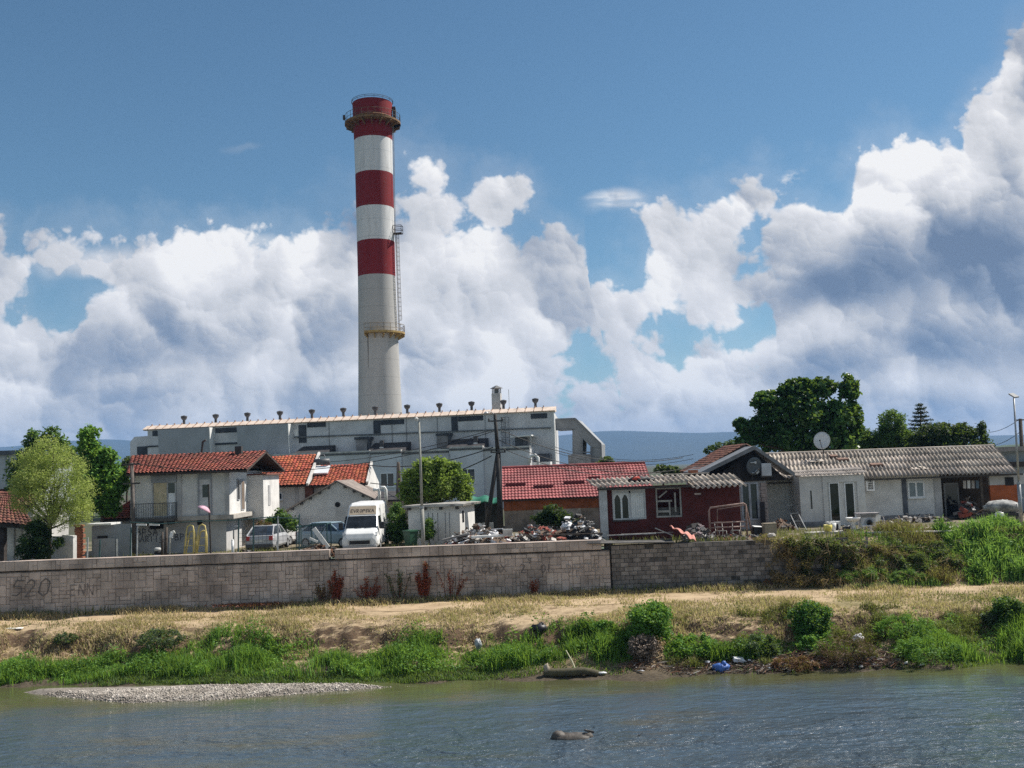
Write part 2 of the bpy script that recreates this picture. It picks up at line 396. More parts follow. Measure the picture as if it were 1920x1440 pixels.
# stroke lettering for spray paint and signs: letters on a 1 x 1.5 cell
GLYPH = {'0': [[(.5, 0), (.1, .3), (.1, 1.2), (.5, 1.5), (.9, 1.2), (.9, .3), (.5, 0)]], '2': [[(.1, 1.2), (.4, 1.5), (.8, 1.3), (.8, 1), (.1, 0), (1, .05)]],
         '5': [[(.9, 1.5), (.2, 1.5), (.15, .85), (.7, .9), (.9, .5), (.6, .05), (.1, .1)]], 'A': [[(0, 0), (.5, 1.5), (1, 0)], [(.2, .55), (.8, .55)]],
         'B': [[(.1, 0), (.1, 1.5), (.7, 1.4), (.7, .9), (.1, .8), (.85, .65), (.85, .15), (.1, 0)]], 'C': [[(.9, 1.3), (.5, 1.5), (.1, 1), (.1, .4), (.5, 0), (.9, .2)]],
         'D': [[(.1, 0), (.1, 1.5), (.7, 1.3), (.9, .8), (.7, .2), (.1, 0)]], 'E': [[(.9, 1.5), (.1, 1.5), (.1, 0), (.9, 0)], [(.1, .8), (.7, .8)]], 'I': [[(.5, 0), (.5, 1.5)]],
         'K': [[(.1, 0), (.1, 1.5)], [(.9, 1.5), (.1, .7), (.9, 0)]], 'L': [[(.1, 1.5), (.1, 0), (.9, 0)]], 'M': [[(0, 0), (.15, 1.5), (.5, .7), (.85, 1.5), (1, 0)]], 'N': [[(.1, 0), (.1, 1.5), (.9, 0), (.9, 1.5)]],
         'O': [[(.5, 0), (.1, .5), (.2, 1.2), (.6, 1.5), (.95, 1), (.85, .3), (.5, 0)]], 'P': [[(.1, 0), (.1, 1.5), (.8, 1.4), (.8, .8), (.1, .7)]], 'R': [[(.1, 0), (.1, 1.5), (.8, 1.4), (.8, .8), (.1, .7), (.9, 0)]],
         'S': [[(.9, 1.3), (.5, 1.5), (.1, 1.1), (.8, .5), (.5, 0), (.1, .2)]], 'T': [[(.5, 0), (.5, 1.5)], [(0, 1.5), (1, 1.5)]], 'U': [[(.1, 1.5), (.1, .3), (.5, 0), (.9, .3), (.9, 1.5)]],
         'V': [[(0, 1.5), (.5, 0), (1, 1.5)]], 'X': [[(0, 0), (1, 1.5)], [(0, 1.5), (1, 0)]], 'Z': [[(.1, 1.5), (.9, 1.5), (.1, 0), (.9, 0)]], 'Š': [[(.9, 1.3), (.5, 1.5), (.1, 1.1), (.8, .5), (.5, 0), (.1, .2)], [(.3, 1.9), (.5, 1.65), (.7, 1.9)]],
         'c': [[(.8, .8), (.4, .9), (.1, .5), (.4, 0), (.8, .15)]], 'h': [[(.1, 0), (.1, 1.4)], [(.1, .7), (.5, .9), (.8, .6), (.8, 0)]], ' ': []}
def scrawl(mb, text, x, z, size, y, width=.04, jit=.06, sp=1.25, slant=.0, thick=.002, rnd=random):
    """hand lettering lying on a wall that faces -y: thin ribbons from y to y - thick"""
    for ch in text:
        for st in GLYPH.get(ch, []):
            pts = [(x + (a + slant * b + rnd.uniform(-jit, jit)) * size, z + (b + rnd.uniform(-jit, jit)) * size) for a, b in st]
            for (ax, az), (bx, bz) in zip(pts, pts[1:]):
                dx, dz = bx - ax, bz - az; l = math.hypot(dx, dz) or 1; nx, nz = -dz / l * width / 2, dx / l * width / 2
                ex, ez = dx / l * width * .3, dz / l * width * .3
                mb.prism([(ax - ex + nx, az - ez + nz), (bx + ex + nx, bz + ez + nz), (bx + ex - nx, bz + ez - nz), (ax - ex - nx, az - ez - nz)], 'y', y, y - thick - rnd.uniform(0, .002))
        x += size * sp * (1 + rnd.uniform(-jit, jit))
    return x
HAZE = 1.2e-4
# ------------------------------------------------------------------ river, bank, hills
GZ = 4.3                                   # level of the yards behind the wall
WALL_Y = 53.0
_sh = [PZ(a, b, 0) for a, b in [(-500, 1300), (0, 1289), (100, 1290), (300, 1284), (600, 1282), (740, 1281), (900, 1277), (1020, 1270), (1130, 1269), (1300, 1269), (1450, 1262), (1600, 1256), (1760, 1252), (1920, 1248), (2500, 1230)]]
_sx, _sy = [-120] + [p.x for p in _sh] + [120], [_sh[0].y] + [p.y for p in _sh] + [_sh[-1].y]
def shore(X): return np.interp(X, _sx, _sy) + .22 * fbm(X, X * 0, 5, 4, 1.1)
XW = P(1600, 1060, WALL_Y).x               # the block wall runs out about here and the bank slopes up instead
def TZ(X, Y):
    X = np.asarray(X, float); Y = np.asarray(Y, float)
    n = fbm(X, Y, 3, 5, .9)
    s = Y - shore(X)
    edge = .75 * fbm(X, X * 0, 9, 5, .6) + np.interp(X, [-30, -8, 0, 12, 26], [.2, -.1, -.3, -.1, .3])   # how far back the scarp stands
    t = s - edge
    z = np.interp(t, [-6, -1.5, -.3, .5, 1.6, 2.6, 3.2, 3.7, 4.1, 4.8, 8, 12.5], [-1.2, -.5, -.06, .12, .34, .62, .92, 1.34, 1.58, 1.72, 1.88, 2.02])
    z = z + n * np.interp(t, [-.5, .5, 2, 3.2, 4, 6, 9], [.03, .06, .12, .30, .2, .08, .03])
    z = z + .065 * fbm(X * 1.0, Y * 2.0, 13, 4, 3.1) * np.interp(t, [1.5, 2.6, 4.2, 6.5], [0, 1, .7, .12])
    up = np.clip((Y - 51.0) / 5.0, 0, 1); up = (up * up * (3 - 2 * up)) ** .7 * np.clip((X - XW + 1.2) / 1.6, 0, 1)
    return z + up * (GZ + .08 - z)
def tz(x, y): return float(TZ(np.array([x]), np.array([y]))[0])

def grid(xs, ys, zf):
    X, Y = np.meshgrid(xs, ys); Z = zf(X, Y); nx, ny = len(xs), len(ys)
    v = np.stack([X, Y, Z], -1).reshape(-1, 3)
    i = (np.arange(ny - 1)[:, None] * nx + np.arange(nx - 1)[None]).reshape(-1)
    return v, np.stack([i, i + 1, i + nx + 1, i + nx], 1)

def bank_mat():
    m = bpy.data.materials.new('dry_bank'); m.use_nodes = True; N = NT(m.node_tree)
    tc = N.n('ShaderNodeTexCoord').outputs['Object']
    z = N.n('ShaderNodeSeparateXYZ', {0: tc}).outputs[2]
    geo = N.n('ShaderNodeNewGeometry')
    nz_ = N.n('ShaderNodeSeparateXYZ', {0: geo.outputs['True Normal']}).outputs[2]
    a = N.noise(tc, 1.3, 8, .65); b = N.noise(N.v('MULTIPLY', tc, (1, 2.2, 1)), 7, 6, .65); c = N.noise(tc, .33, 4, .55)
    straw = N.mix(N.smooth(b, .3, .7), (.50, .385, .245), (.32, .235, .145))
    straw = N.mix(N.smooth(a, .45, .68, 0, .85), straw, (.13, .085, .045))
    straw = N.mix(N.smooth(c, .55, .7, 0, .5), straw, (.17, .165, .06))
    soil = N.mix(N.smooth(b, .3, .7), (.15, .098, .06), (.07, .046, .03))
    col = N.mix(N.smooth(N.add(nz_, N.mul(N.sub(a, .5), .25)), .74, .95), soil, straw)
    wet = N.mix(N.smooth(b, .35, .65), (.05, .04, .028), (.10, .08, .055))
    col = N.mix(N.smooth(z, .10, .55), wet, col)
    bp = N.n('ShaderNodeBump', {'Strength': .8, 'Distance': .06, 'Height': N.add(a, N.mul(b, .6))})
    bs = N.n('ShaderNodeBsdfPrincipled', {'Base Color': col, 'Roughness': .95, 'Specular IOR Level': .2, 'Normal': bp.outputs[0]})
    N.n('ShaderNodeOutputMaterial', {0: bs.outputs[0]}); return m
xs = np.concatenate([np.linspace(-90, -32, 80), np.linspace(-31.8, 31.8, 430), np.linspace(32, 90, 80)])
v, q = grid(xs, np.concatenate([np.linspace(37, 46.9, 95), np.linspace(47, 56.6, 52)]), TZ)
tag(np_mesh('riverbank', v, q, bank_mat(), smooth=True), 'dry straw covered river bank sloping from the stone wall to the water', 'bank', kind='structure')

def strip(name, pts, width, m, lift=.012, n=200):
    xs_ = np.linspace(pts[0][0], pts[-1][0], n); yc = np.interp(xs_, [p[0] for p in pts], [p[1] for p in pts])
    rows = []
    for k in np.linspace(-.5, .5, 7):
        yy = yc + k * width + (abs(k) > .4) * .18 * fbm(xs_, xs_ * 0 + k, 21, 4, 1.2); rows.append(np.stack([xs_, yy, TZ(xs_, yy) + lift], 1))
    v = np.concatenate(rows); i = (np.arange(6)[:, None] * n + np.arange(n - 1)[None]).reshape(-1)
    return np_mesh(name, v, np.stack([i, i + 1, i + n + 1, i + n], 1), m, smooth=True)
path_pts = [PZ(-60, 1166, 1.95)[:2], PZ(300, 1150, 1.95)[:2], PZ(640, 1139, 1.95)[:2], PZ(1000, 1130, 1.95)[:2], PZ(1400, 1118, 1.95)[:2], PZ(1960, 1098, 1.95)[:2]]
tag(strip('path', path_pts, 1.9, mat('path_dust', (.46, .345, .215), .95, .25, .9, .5, 9, col2=(.32, .23, .14))), 'trodden sandy path along the foot of the wall', 'path', kind='structure')

def water_mat():
    m = bpy.data.materials.new('river_water'); m.use_nodes = True; N = NT(m.node_tree)
    tc = N.n('ShaderNodeTexCoord').outputs['Object']
    pa = N.v('MULTIPLY', tc, (.5, .85, 1))
    amp = N.smooth(N.noise(N.v('MULTIPLY', tc, (.06, .2, 1)), 1, 4, .6), .35, .65, .45, 1.25)
    tx = lambda off, sc, det, dist: N.n('ShaderNodeTexNoise', {'Vector': N.v('ADD', pa, off), 'Scale': sc, 'Detail': det, 'Roughness': .62, 'Distortion': dist}).outputs[0]
    yy = N.n('ShaderNodeSeparateXYZ', {0: tc}).outputs[1]
    amp = N.mul(amp, N.smooth(N.add(yy, N.mul(N.noise(tc, .12, 3, .5), 8)), 36.0, 43.5, 1.0, .10))
    hgt = N.mul(N.add(N.mul(tx((0, 0, 0), 1.1, 3.0, .6), .8), N.mul(tx((4, 9, 2), 4.0, 4.0, .9), .34)), amp)
    bp = N.n('ShaderNodeBump', {'Strength': 1.0, 'Distance': .52, 'Height': hgt})
    sh = N.noise(N.v('MULTIPLY', tc, (.12, .4, 1)), 1.0, 5, .6)
    col = N.mix(N.smooth(sh, .55, .74), (.062, .088, .112), (.100, .096, .068))
    col = N.mix(N.smooth(N.add(yy, N.mul(N.noise(tc, .25, 4, .6), 5)), 40.2, 43.2), col, (.080, .082, .040))  # bank's reflection and shallow bed painted in as greenish brown
    bs = N.n('ShaderNodeBsdfPrincipled', {'Base Color': col, 'Roughness': .09, 'IOR': 2.0, 'Specular IOR Level': .5, 'Normal': bp.outputs[0]})
    N.n('ShaderNodeOutputMaterial', {0: bs.outputs[0]}); return m
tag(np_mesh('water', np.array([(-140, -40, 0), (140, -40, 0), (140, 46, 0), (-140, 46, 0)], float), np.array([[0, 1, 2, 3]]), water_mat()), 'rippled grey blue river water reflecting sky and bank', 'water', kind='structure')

def ground_mat():
    m = bpy.data.materials.new('yard_ground'); m.use_nodes = True; N = NT(m.node_tree)
    tc = N.n('ShaderNodeTexCoord').outputs['Object']; y = N.n('ShaderNodeSeparateXYZ', {0: tc}).outputs[1]
    a = N.noise(tc, .35, 7, .62); b = N.noise(tc, .012, 5, .6)
    near = N.mix(N.smooth(a, .35, .65), (.24, .20, .145), (.12, .11, .07)); far = N.mix(N.smooth(b, .4, .6), (.045, .065, .028), (.085, .08, .06))
    c = N.mix(N.smooth(N.add(y, N.mul(a, 20)), 72, 95), near, far)
    bs = N.n('ShaderNodeBsdfPrincipled', {'Base Color': c, 'Roughness': .95, 'Specular IOR Level': .15}); N.n('ShaderNodeOutputMaterial', {0: bs.outputs[0]}); return m
gm = ground_mat()
v, q = grid(np.array([-7900, -900, -200, -60, 0, XW - .9, XW + .2, 60, 200, 900, 7900.]), np.array([53.35, 70, 100, 160, 400, 1200, 3500, 7900.]), lambda X, Y: X * 0 + GZ); v[:, 1] = np.where((v[:, 1] < 53.4) & (v[:, 0] > XW), 56.2, v[:, 1])
tag(np_mesh('ground', v, q, gm), 'flat dusty ground of the yards behind the river wall', 'ground', kind='structure')

def ridge(name, prof, Y, depth, label, m, front=.35):
    px = np.array([a for a, b in prof], float); pz = np.array([P(a, b, Y).z for a, b in prof]); X0 = np.array([P(a, b, Y).x for a, b in prof])
    xs_ = np.linspace(X0[0], X0[-1], 240)
    top = np.interp(xs_, X0, pz); k = np.hanning(9); k /= k.sum(); top = np.convolve(np.pad(top, 4, 'edge'), k, 'valid')
    ys = np.linspace(-depth, depth * .6, 40)
    X, T = np.meshgrid(xs_, ys); prof_ = np.where(T < 0, 1 - (-T / depth) ** 1.25, 1 - (T / (depth * .6)) ** 1.5)
    Z = GZ - 1 + (top[None] - GZ) * np.clip(prof_, 0, 1) * (1 + front * .25 * fbm(X / Y * 9, T / Y * 9, 17, 5, 2.2) * (1 - np.clip(prof_, 0, 1)) ** .5)
    v = np.stack([X, T + Y, Z], -1).reshape(-1, 3); nx, ny = len(xs_), len(ys)
    i = (np.arange(ny - 1)[:, None] * nx + np.arange(nx - 1)[None]).reshape(-1)
    o = np_mesh(name, v, np.stack([i, i + 1, i + nx + 1, i + nx], 1), m, smooth=True)
    return tag(o, label, 'hill', kind='structure')
hm = mat('hill_forest', (.010, .024, .022), .95, .3, .003, col2=(.026, .038, .030), detail=9)
ridge('hills', [(-900, 860), (-300, 850), (0, 838), (60, 834), (130, 826), (200, 822), (255, 826), (330, 834), (420, 828), (700, 815), (950, 822), (1040, 818), (1090, 811), (1145, 806), (1200, 808), (1260, 810), (1320, 812), (1375, 808), (1430, 810), (1500, 816), (1650, 806), (1800, 818), (1920, 815), (2400, 800), (2900, 780)],
      6000, 1500, 'long blue forested mountain ridge on the horizon', hm)
ridge('hills', [(1500, 852), (1640, 846), (1740, 842), (1850, 838), (1885, 832), (1930, 830), (2100, 818), (2500, 790), (2900, 770)], 900, 260, 'low green wooded hill behind the corrugated roofs', mat('near_hill', (.05, .085, .03), .95, .4, .05, col2=(.025, .045, .02), detail=9))

hz = MB().box(-8100, -70, -2.2, 8100, 8100, 335)
hzm = bpy.data.materials.new('haze_air'); hzm.use_nodes = True; N_ = NT(hzm.node_tree)
N_.n('ShaderNodeOutputMaterial', {1: N_.n('ShaderNodeVolumePrincipled', {'Color': (.33, .58, 1.0, 1), 'Density': HAZE, 'Anisotropy': 0.0}).outputs[0]}) if HAZE else None
if HAZE: tag(hz.build('haze', hzm), 'thin bluish summer haze filling the air over the valley', 'haze', kind='stuff')

# ------------------------------------------------------------------ the two river walls
def stone_wall():
    rnd = random.Random(5)
    x0, x1, y = -47.0, P(1144, 1060, WALL_Y).x, WALL_Y
    t = thing('stone_wall', 'long river wall of irregular grey stone blocks with a raised coping course', 'wall', ((x0 + x1) / 2, y, 2.0)); ox, oy, oz = t.location
    sm = mat('wall_stone', (.47, .385, .335), .92, .24, .6, .6, 14, island=.15, stain=.75, stain_col=(.13, .11, .10), stain_scale=.32)
    mortar = mat('wall_mortar', (.23, .19, .165), .95, .3, 1.2)
    def ashlar(mb, xa, xb, za, zb, cell, yf, proud):
        nx, nz = int(round((xb - xa) / cell)), int(round((zb - za) / cell)); cx, cz = (xb - xa) / nx, (zb - za) / nz
        used = np.zeros((nx, nz), bool)
        for j in range(nz):
            for i in range(nx):
                if used[i, j]: continue
                w, h = rnd.choice([(1, 1), (2, 1), (2, 2), (2, 2), (1, 2), (3, 2), (2, 1), (3, 1), (2, 3)])
                w, h = min(w, nx - i), min(h, nz - j)
                while w > 1 and used[i:i + w, j].any(): w -= 1
                while h > 1 and used[i:i + w, j:j + h].any(): h -= 1
                used[i:i + w, j:j + h] = True
                g = .009; pr = proud * rnd.uniform(.5, 1.4); a, b, c, d = xa + i * cx + g, xa + (i + w) * cx - g, za + j * cz + g, za + (j + h) * cz - g
                e = .018; f = lambda: rnd.uniform(-.008, .008)
                vs = [(a + f(), yf, c + f()), (b + f(), yf, c + f()), (b + f(), yf, d + f()), (a + f(), yf, d + f()), (a + e, yf - pr, c + e), (b - e, yf - pr, c + e), (b - e, yf - pr, d - e), (a + e, yf - pr, d - e)]
                mb.add(vs, [(4, 5, 6, 7), (0, 1, 5, 4), (1, 2, 6, 5), (2, 3, 7, 6), (3, 0, 4, 7)])
    body = MB().box(x0 - ox, .002, -.6, x1 - ox, .55, 4.14 - oz)
    body.build('wall_core', mortar, t)
    mb = MB(); ashlar(mb, x0 - ox, x1 - ox, -.1, 4.10 - oz, .195, 0.0, .022); mb.build('stone_facing', sm, t)
    xg, xh, xe = P(617, 1040, y).x, P(628, 1040, y).x, P(1127, 1015, y).x
    for a, b in ((x0, xg), (xh, xe)):
        c = B(a - ox, -.07, 4.2 - oz, b - ox, .5, 4.66 - oz, 'coping', mortar, t)
        mb = MB(); ashlar(mb, a - ox, b - ox, 4.2 - oz, 4.67 - oz, .235, -.072, .016); mb.box(a - ox, -.09, 4.662 - oz, b - ox, .5, 4.70 - oz); mb.build('coping_facing', sm, c)
    B(x0 - ox, .08, 4.14 - oz, x1 - ox, .5, 4.2 - oz, 'joint', mat('joint_dark', (.05, .043, .04), .95), t)
    ink = mat('spray_black', (.13, .115, .11), .8, .2, 5); red = mat('spray_faded', (.22, .185, .17), .9, .3, 5)
    def graf(text, px, py, hpx, m, w=.05, slant=.0):
        p = P(px, py, y); g = MB(); scrawl(g, text, p.x - ox, p.z - oz, hpx / 1.5 * y / F_PX, -.046, w, .07, 1.2, slant, rnd=rnd); g.build('graffiti', m, t)
    graf('520', 20, 1119, 30, ink, .05, .25); graf('ENN', 130, 1117, 20, red, .04, .1)
    graf('CLACEAX', 866, 1076, 15, red, .035); graf('S', 990, 1056, 10, ink, .03); graf('28', 975, 1074, 16, ink, .035); graf('OI', 1014, 1073, 14, ink, .035); graf('DASTO', 1062, 1073, 15, mat('spray_pale', (.34, .31, .30), .9), .035)
    graf('hco', 1000, 1092, 12, mat('spray_pale', (.34, .31, .30), .9), .03)
    return t
stone_wall()

def block_wall():
    rnd = random.Random(8); y = WALL_Y + .16
    x0, x1 = P(1147, 1060, y).x, XW + .9
    t = thing('block_wall', 'dark grey wall of weathered hollow blocks with worn mortar', 'wall', ((x0 + x1) / 2, y, 2.0)); ox, oy, oz = t.location
    mort = mat('block_mortar', (.085, .078, .073), .95, .3, 2.5, .4)
    mb = MB(); mb.prism([(x0 - ox, -.6), (x1 - ox, -.6), (x1 - ox, 1.9), (P(1440, 1040, y).x - ox, 2.36), (P(1150, 1040, y).x - ox, 2.38), (x0 - ox, 2.38)], 'y', 0, .5)
    mb.build('wall_core', mort, t)
    bm_ = mat('old_block', (.22, .195, .18), .95, .2, 2.2, .5, 20, island=.28, stain=.6, stain_col=(.06, .054, .05), stain_scale=.7)
    mb = MB(); ch, cw = .222, .44
    for r in range(11):
        x = x0 - ox - (r % 2) * cw / 2
        while x < x1 - ox:
            a, b = max(x + .014, x0 - ox), min(x + cw - .014, x1 - ox); x += cw
            if b - a < .08 or (rnd.random() < .10): continue
            pr = rnd.uniform(.006, .035); z = -.08 + r * ch
            mb.box(a, -pr, z + .013, b, 0, z + ch - .013)
    mb.build('block_facing', bm_, t)
    # concrete slab lying on top, with its dark soffit
    xa, xb = P(1100, 1004, y).x, P(1262, 1004, y).x
    s = MB(); s.add([(xa - ox, -.35, 2.52), (xb - ox, -.35, 2.42), (xb - ox, .9, 2.46), (xa - ox, .9, 2.56), (xa - ox, -.35, 2.57), (xb - ox, -.35, 2.47), (xb - ox, .9, 2.51), (xa - ox, .9, 2.61)], [(3, 2, 1, 0), (4, 5, 6, 7), (0, 1, 5, 4), (1, 2, 6, 5), (2, 3, 7, 6), (3, 0, 4, 7)])
    s.build('cap_slab', mat('slab_dark', (.10, .095, .09), .9, .3, 2, stain=.4), t)
    # rough buttress where the two walls meet
    MB().prism([(x0 - ox - .35, -.6), (x0 - ox + .18, -.6), (x0 - ox + .1, 2.42), (x0 - ox - .3, 2.42)], 'y', .12, .7).build('buttress', mort, t)
block_wall()

# ------------------------------------------------------------------ gravel bar
def gravel():
    top = [PZ(a, b, .05) for a, b in [(40, 1296), (120, 1291), (300, 1286), (500, 1284), (640, 1283), (730, 1286)]]
    bot = [PZ(a, b, .0) for a, b in [(40, 1298), (130, 1308), (240, 1318), (380, 1314), (540, 1303), (730, 1288)]]
    tx, ty = [p.x for p in top], [p.y for p in top]; bx, by = [p.x for p in bot], [p.y for p in bot]
    def inside(X, Y):
        a = np.interp(X, bx, by); b = np.interp(X, tx, ty)
        return np.minimum((Y - a) / .35, (b - Y) / .25)
    zf = lambda X, Y: np.clip(inside(X, Y) * .14, -.15, .12) + .03 * fbm(X, Y, 31, 4, 2.0)
    v, q = grid(np.linspace(-21, -4, 150), np.linspace(38.0, 43.2, 60), zf)
    gmat = mat('gravel_bed', (.27, .24, .21), .95, .3, 9, .6, 30, col2=(.14, .12, .10))
    tag(np_mesh('gravel_bar', v, q, gmat, smooth=True), 'low pale gravel bar at the water edge', 'gravel bar', kind='structure')
    n = 34000; X = RNG.uniform(-20.5, -4.5, n); Y = RNG.uniform(38.4, 42.4, n); k = inside(X, Y) > RNG.normal(-.1, .4, n); X, Y = X[k], Y[k]; n = len(X)
    r = RNG.uniform(.018, .046, n) * np.where(RNG.random(n) < .05, 1.8, 1); Z = zf(X, Y) + r * .25
    oc = np.array([(1, 0, 0), (0, 1, 0), (-1, 0, 0), (0, -1, 0), (0, 0, .7), (0, 0, -.7)], float)
    v = (oc[None] * RNG.uniform(.65, 1.2, (n, 6, 1))) * r[:, None, None] + np.stack([X, Y, Z], 1)[:, None]
    fa = np.array([(0, 1, 4), (1, 2, 4), (2, 3, 4), (3, 0, 4), (1, 0, 5), (2, 1, 5), (3, 2, 5), (0, 3, 5)])
    f = (np.arange(n)[:, None, None] * 6 + fa[None]).reshape(-1, 3)
    tag(np_mesh('pebbles', v.reshape(-1, 3), f, mat('pebble', (.43, .39, .345), .9, .12, 1.2, island=.55, col2=(.25, .22, .185))), 'pale rounded pebbles covering the gravel bar', 'gravel', kind='stuff')
gravel()

# ------------------------------------------------------------------ grass along the river
def scatter(n, x0, x1, sfun, dens, rng=RNG):
    """random (x, y) with y measured from the shore; dens gives 0..1"""
    X = rng.uniform(x0, x1, n); s = sfun(n); Y = shore(X) + s
    k = rng.random(n) < dens(X, Y, s); return X[k], Y[k], s[k]
px2x = lambda px, Y=42.5: (px - 960) / F_PX * Y
def band(X, pts): return np.interp(X, [px2x(a) for a, b in pts], [b for a, b in pts])
def grasses():
    lush = leaf_mat('lush_grass', (.175, .345, .056), (.060, .150, .030), .5)
    # how deep the green belt reaches from the water, by position along the bank
    reach = lambda X: band(X, [(-200, 2.4), (0, 2.7), (120, 3.0), (260, 3.4), (330, 4.6), (420, 4.0), (560, 3.6), (640, 2.7), (720, 3.5), (800, 3.4), (960, 3.4), (1100, 3.6), (1170, 3.2), (1190, 1.0), (1215, .9), (1240, 3.0), (1360, 2.8), (1450, 3.0), (1540, 3.0), (1580, 1.8), (1650, 2.2), (1700, 3.4), (1800, 3.6), (1920, 3.8), (2200, 3.8)])
    near = lambda X: band(X, [(-200, .0), (0, .2), (180, .5), (420, .5), (640, .5), (840, .6), (900, .8), (1000, .9), (1100, .9), (1180, 1.0), (1300, 1.1), (1420, 1.1), (1540, 1.2), (1640, 1.0), (1720, .6), (1800, .2), (1920, .1), (2200, .1)])
    mound = lambda X, Y: .5 + .9 * fbm(X, Y * 1.3, 41, 4, 1.25)
    def dens(X, Y, s):
        r = reach(X) + .35 * fbm(X, Y, 43, 3, 2.0); a = near(X)
        return np.clip((r - s) / .3, 0, 1) * np.clip((s - a) / .3, 0, 1) * np.clip(.45 + .6 * mound(X, Y), .15, 1)
    X, Y, s = scatter(240000, -30, 30, lambda n: RNG.uniform(-.1, 4.8, n), lambda X, Y, s: dens(X, Y, s) * np.clip(.75 + 1.5 * fbm(X, Y, 47, 4, 1.7), .04, 1))
    h = .20 + .50 * np.clip(mound(X, Y), .05, 1.1); h *= np.clip((reach(X) + .25 - s) / 1.0, .45, 1) * band(X, [(0, .95), (300, 1.0), (600, 1.0), (900, 1.0), (1180, 1.15), (1300, .85), (1600, .7), (1800, 1.1), (1920, 1.2)])
    v, q = blades(np.stack([X, Y, TZ(X, Y) - .03], 1), h, RNG.uniform(.018, .045, len(X)), .6)
    tag(np_mesh('tall_grass', v, q, lush), 'belt of lush bright green grass and weeds along the water', 'grass', kind='stuff')
    X, Y, s = scatter(120000, -30, 30, lambda n: RNG.uniform(.1, 4.6, n), lambda X, Y, s: dens(X, Y, s) * np.clip(.35 + 1.8 * fbm(X, Y * 1.2, 49, 4, 1.4), 0, 1))
    hh = .22 + .46 * np.clip(mound(X, Y), .05, 1.1); z = TZ(X, Y) + hh * RNG.uniform(.1, 1.05, len(X)) ** .7
    v, q = leaf_quads(np.stack([X, Y, z], 1), .13, .06, .7, .0)
    tag(np_mesh('leafy_weeds', v, q, leaf_mat('weed_leaf', (.18, .35, .06), (.065, .16, .036), .45)), 'broad leaved weeds growing through the tall grass by the water', 'weeds', kind='stuff')
    # low mat by the water
    low = lambda X: band(X, [(-200, 0), (120, 0), (200, 1), (860, 1), (900, .5), (1000, .3), (1100, .25), (1180, 0), (1640, .1), (1750, .5), (2200, .5)])
    X, Y, s = scatter(60000, -30, 30, lambda n: RNG.uniform(-.05, 1.6, n), lambda X, Y, s: low(X) * np.clip((1.5 - s) / .5, 0, 1))
    v, q = blades(np.stack([X, Y, TZ(X, Y) - .02], 1), .17, RNG.uniform(.02, .045, len(X)), .9)
    tag(np_mesh('creeping_weeds', v, q, leaf_mat('weed_mat', (.10, .18, .042), (.07, .115, .034), .4)), 'low dull green creeping weeds between tall grass and water', 'grass', kind='stuff')
    # dry grass over the flat and the scarp
    dry = leaf_mat('dry_grass', (.64, .50, .32), (.37, .275, .165), .4, .8)
    n = 230000; X = RNG.uniform(-32, 32, n); Y = RNG.uniform(43.5, 52.9, n); c = fbm(X, Y, 51, 4, .8); s = Y - shore(X)
    yp = np.interp(X, [p[0] for p in path_pts], [p[1] for p in path_pts]); onp = np.abs(Y - yp) < .75
    k = (s > 2.6) & (RNG.random(n) < .42 + .6 * c + .35 * (Y > 52.2)) & (~onp | (RNG.random(n) < .30)); X, Y, c = X[k], Y[k], c[k]
    v, q = blades(np.stack([X, Y, TZ(X, Y) - .02], 1), .10 + .14 * np.clip(c + .4, 0, 1.2) + .12 * (Y > 52.0), RNG.uniform(.02, .05, len(X)), .95)
    tag(np_mesh('dry_grass', v, q, dry), 'sparse dry yellow grass on the flat top of the bank', 'grass', kind='stuff')
    # thin green among the dry grass, and along the wall foot
    n = 90000; X = RNG.uniform(-32, 32, n); Y = RNG.uniform(44.5, 53, n); c = fbm(X, Y * 1.5, 57, 4, .55)
    foot = np.clip((Y - 51.9) / 1.0, 0, 1) * np.interp(X, [px2x(a, 52) for a in (-100, 0, 60, 160, 230, 560, 760, 1150, 1250, 1450, 1500, 1560, 1660, 1920)], [.9, .9, .9, .7, .12, .1, .3, .45, .4, .5, .8, 1, .7, .8])
    mid = np.clip(c - .28, 0, 1) * 1.0 * np.interp(X, [px2x(a, 48) for a in (0, 200, 260, 460, 640, 1000, 1300, 1500, 1900)], [.3, .6, 1.2, 1.0, .5, .5, .9, .6, 1.0])
    k = RNG.random(n) < np.maximum(foot * (.5 + .5 * c), mid); X, Y = X[k], Y[k]
    v, q = blades(np.stack([X, Y, TZ(X, Y) - .02], 1), .16 + .30 * np.clip((Y - 51.6), 0, 1), RNG.uniform(.02, .04, len(X)), .7)
    tag(np_mesh('thin_grass', v, q, leaf_mat('thin_grass', (.095, .135, .040), (.16, .155, .055), .3)), 'thin yellowish green grass at the foot of the walls', 'grass', kind='stuff')
grasses()
# ------------------------------------------------------------------ heating plant and chimney
def local_of(loc, rz=0.0):
    """maps a photo pixel onto a vertical plane of a building: (px, py, local depth) -> local x, z"""
    c, s = math.cos(rz), math.sin(rz); ey = Vector((-s, c, 0)); ex = Vector((c, s, 0)); loc = Vector(loc)
    def f(px, py, d=0.0):
        r = ray(px, py); o = Vector((0, 0, EYE)); t = (d + (loc - o).dot(ey)) / r.dot(ey); p = o + r * t - loc
        return p.dot(ex), p.z
    return f
GLASS = glass_mat('window_glass', (.030, .040, .055), .06)
GLASS2 = glass_mat('dark_glass', (.012, .013, .016), .05)
DARK = mat('dark_opening', (.020, .020, .022), .9, .3)
WHITE = mat('white_paint', (.74, .74, .72), .55, .08, 2)
PVC = mat('white_plastic', (.78, .79, .80), .35, .04, 2)
STEEL = mat('galvanised', (.34, .35, .36), .45, .15, 4, metal=.5)
IRON = mat('dark_iron', (.06, .055, .052), .65, .3, 4)
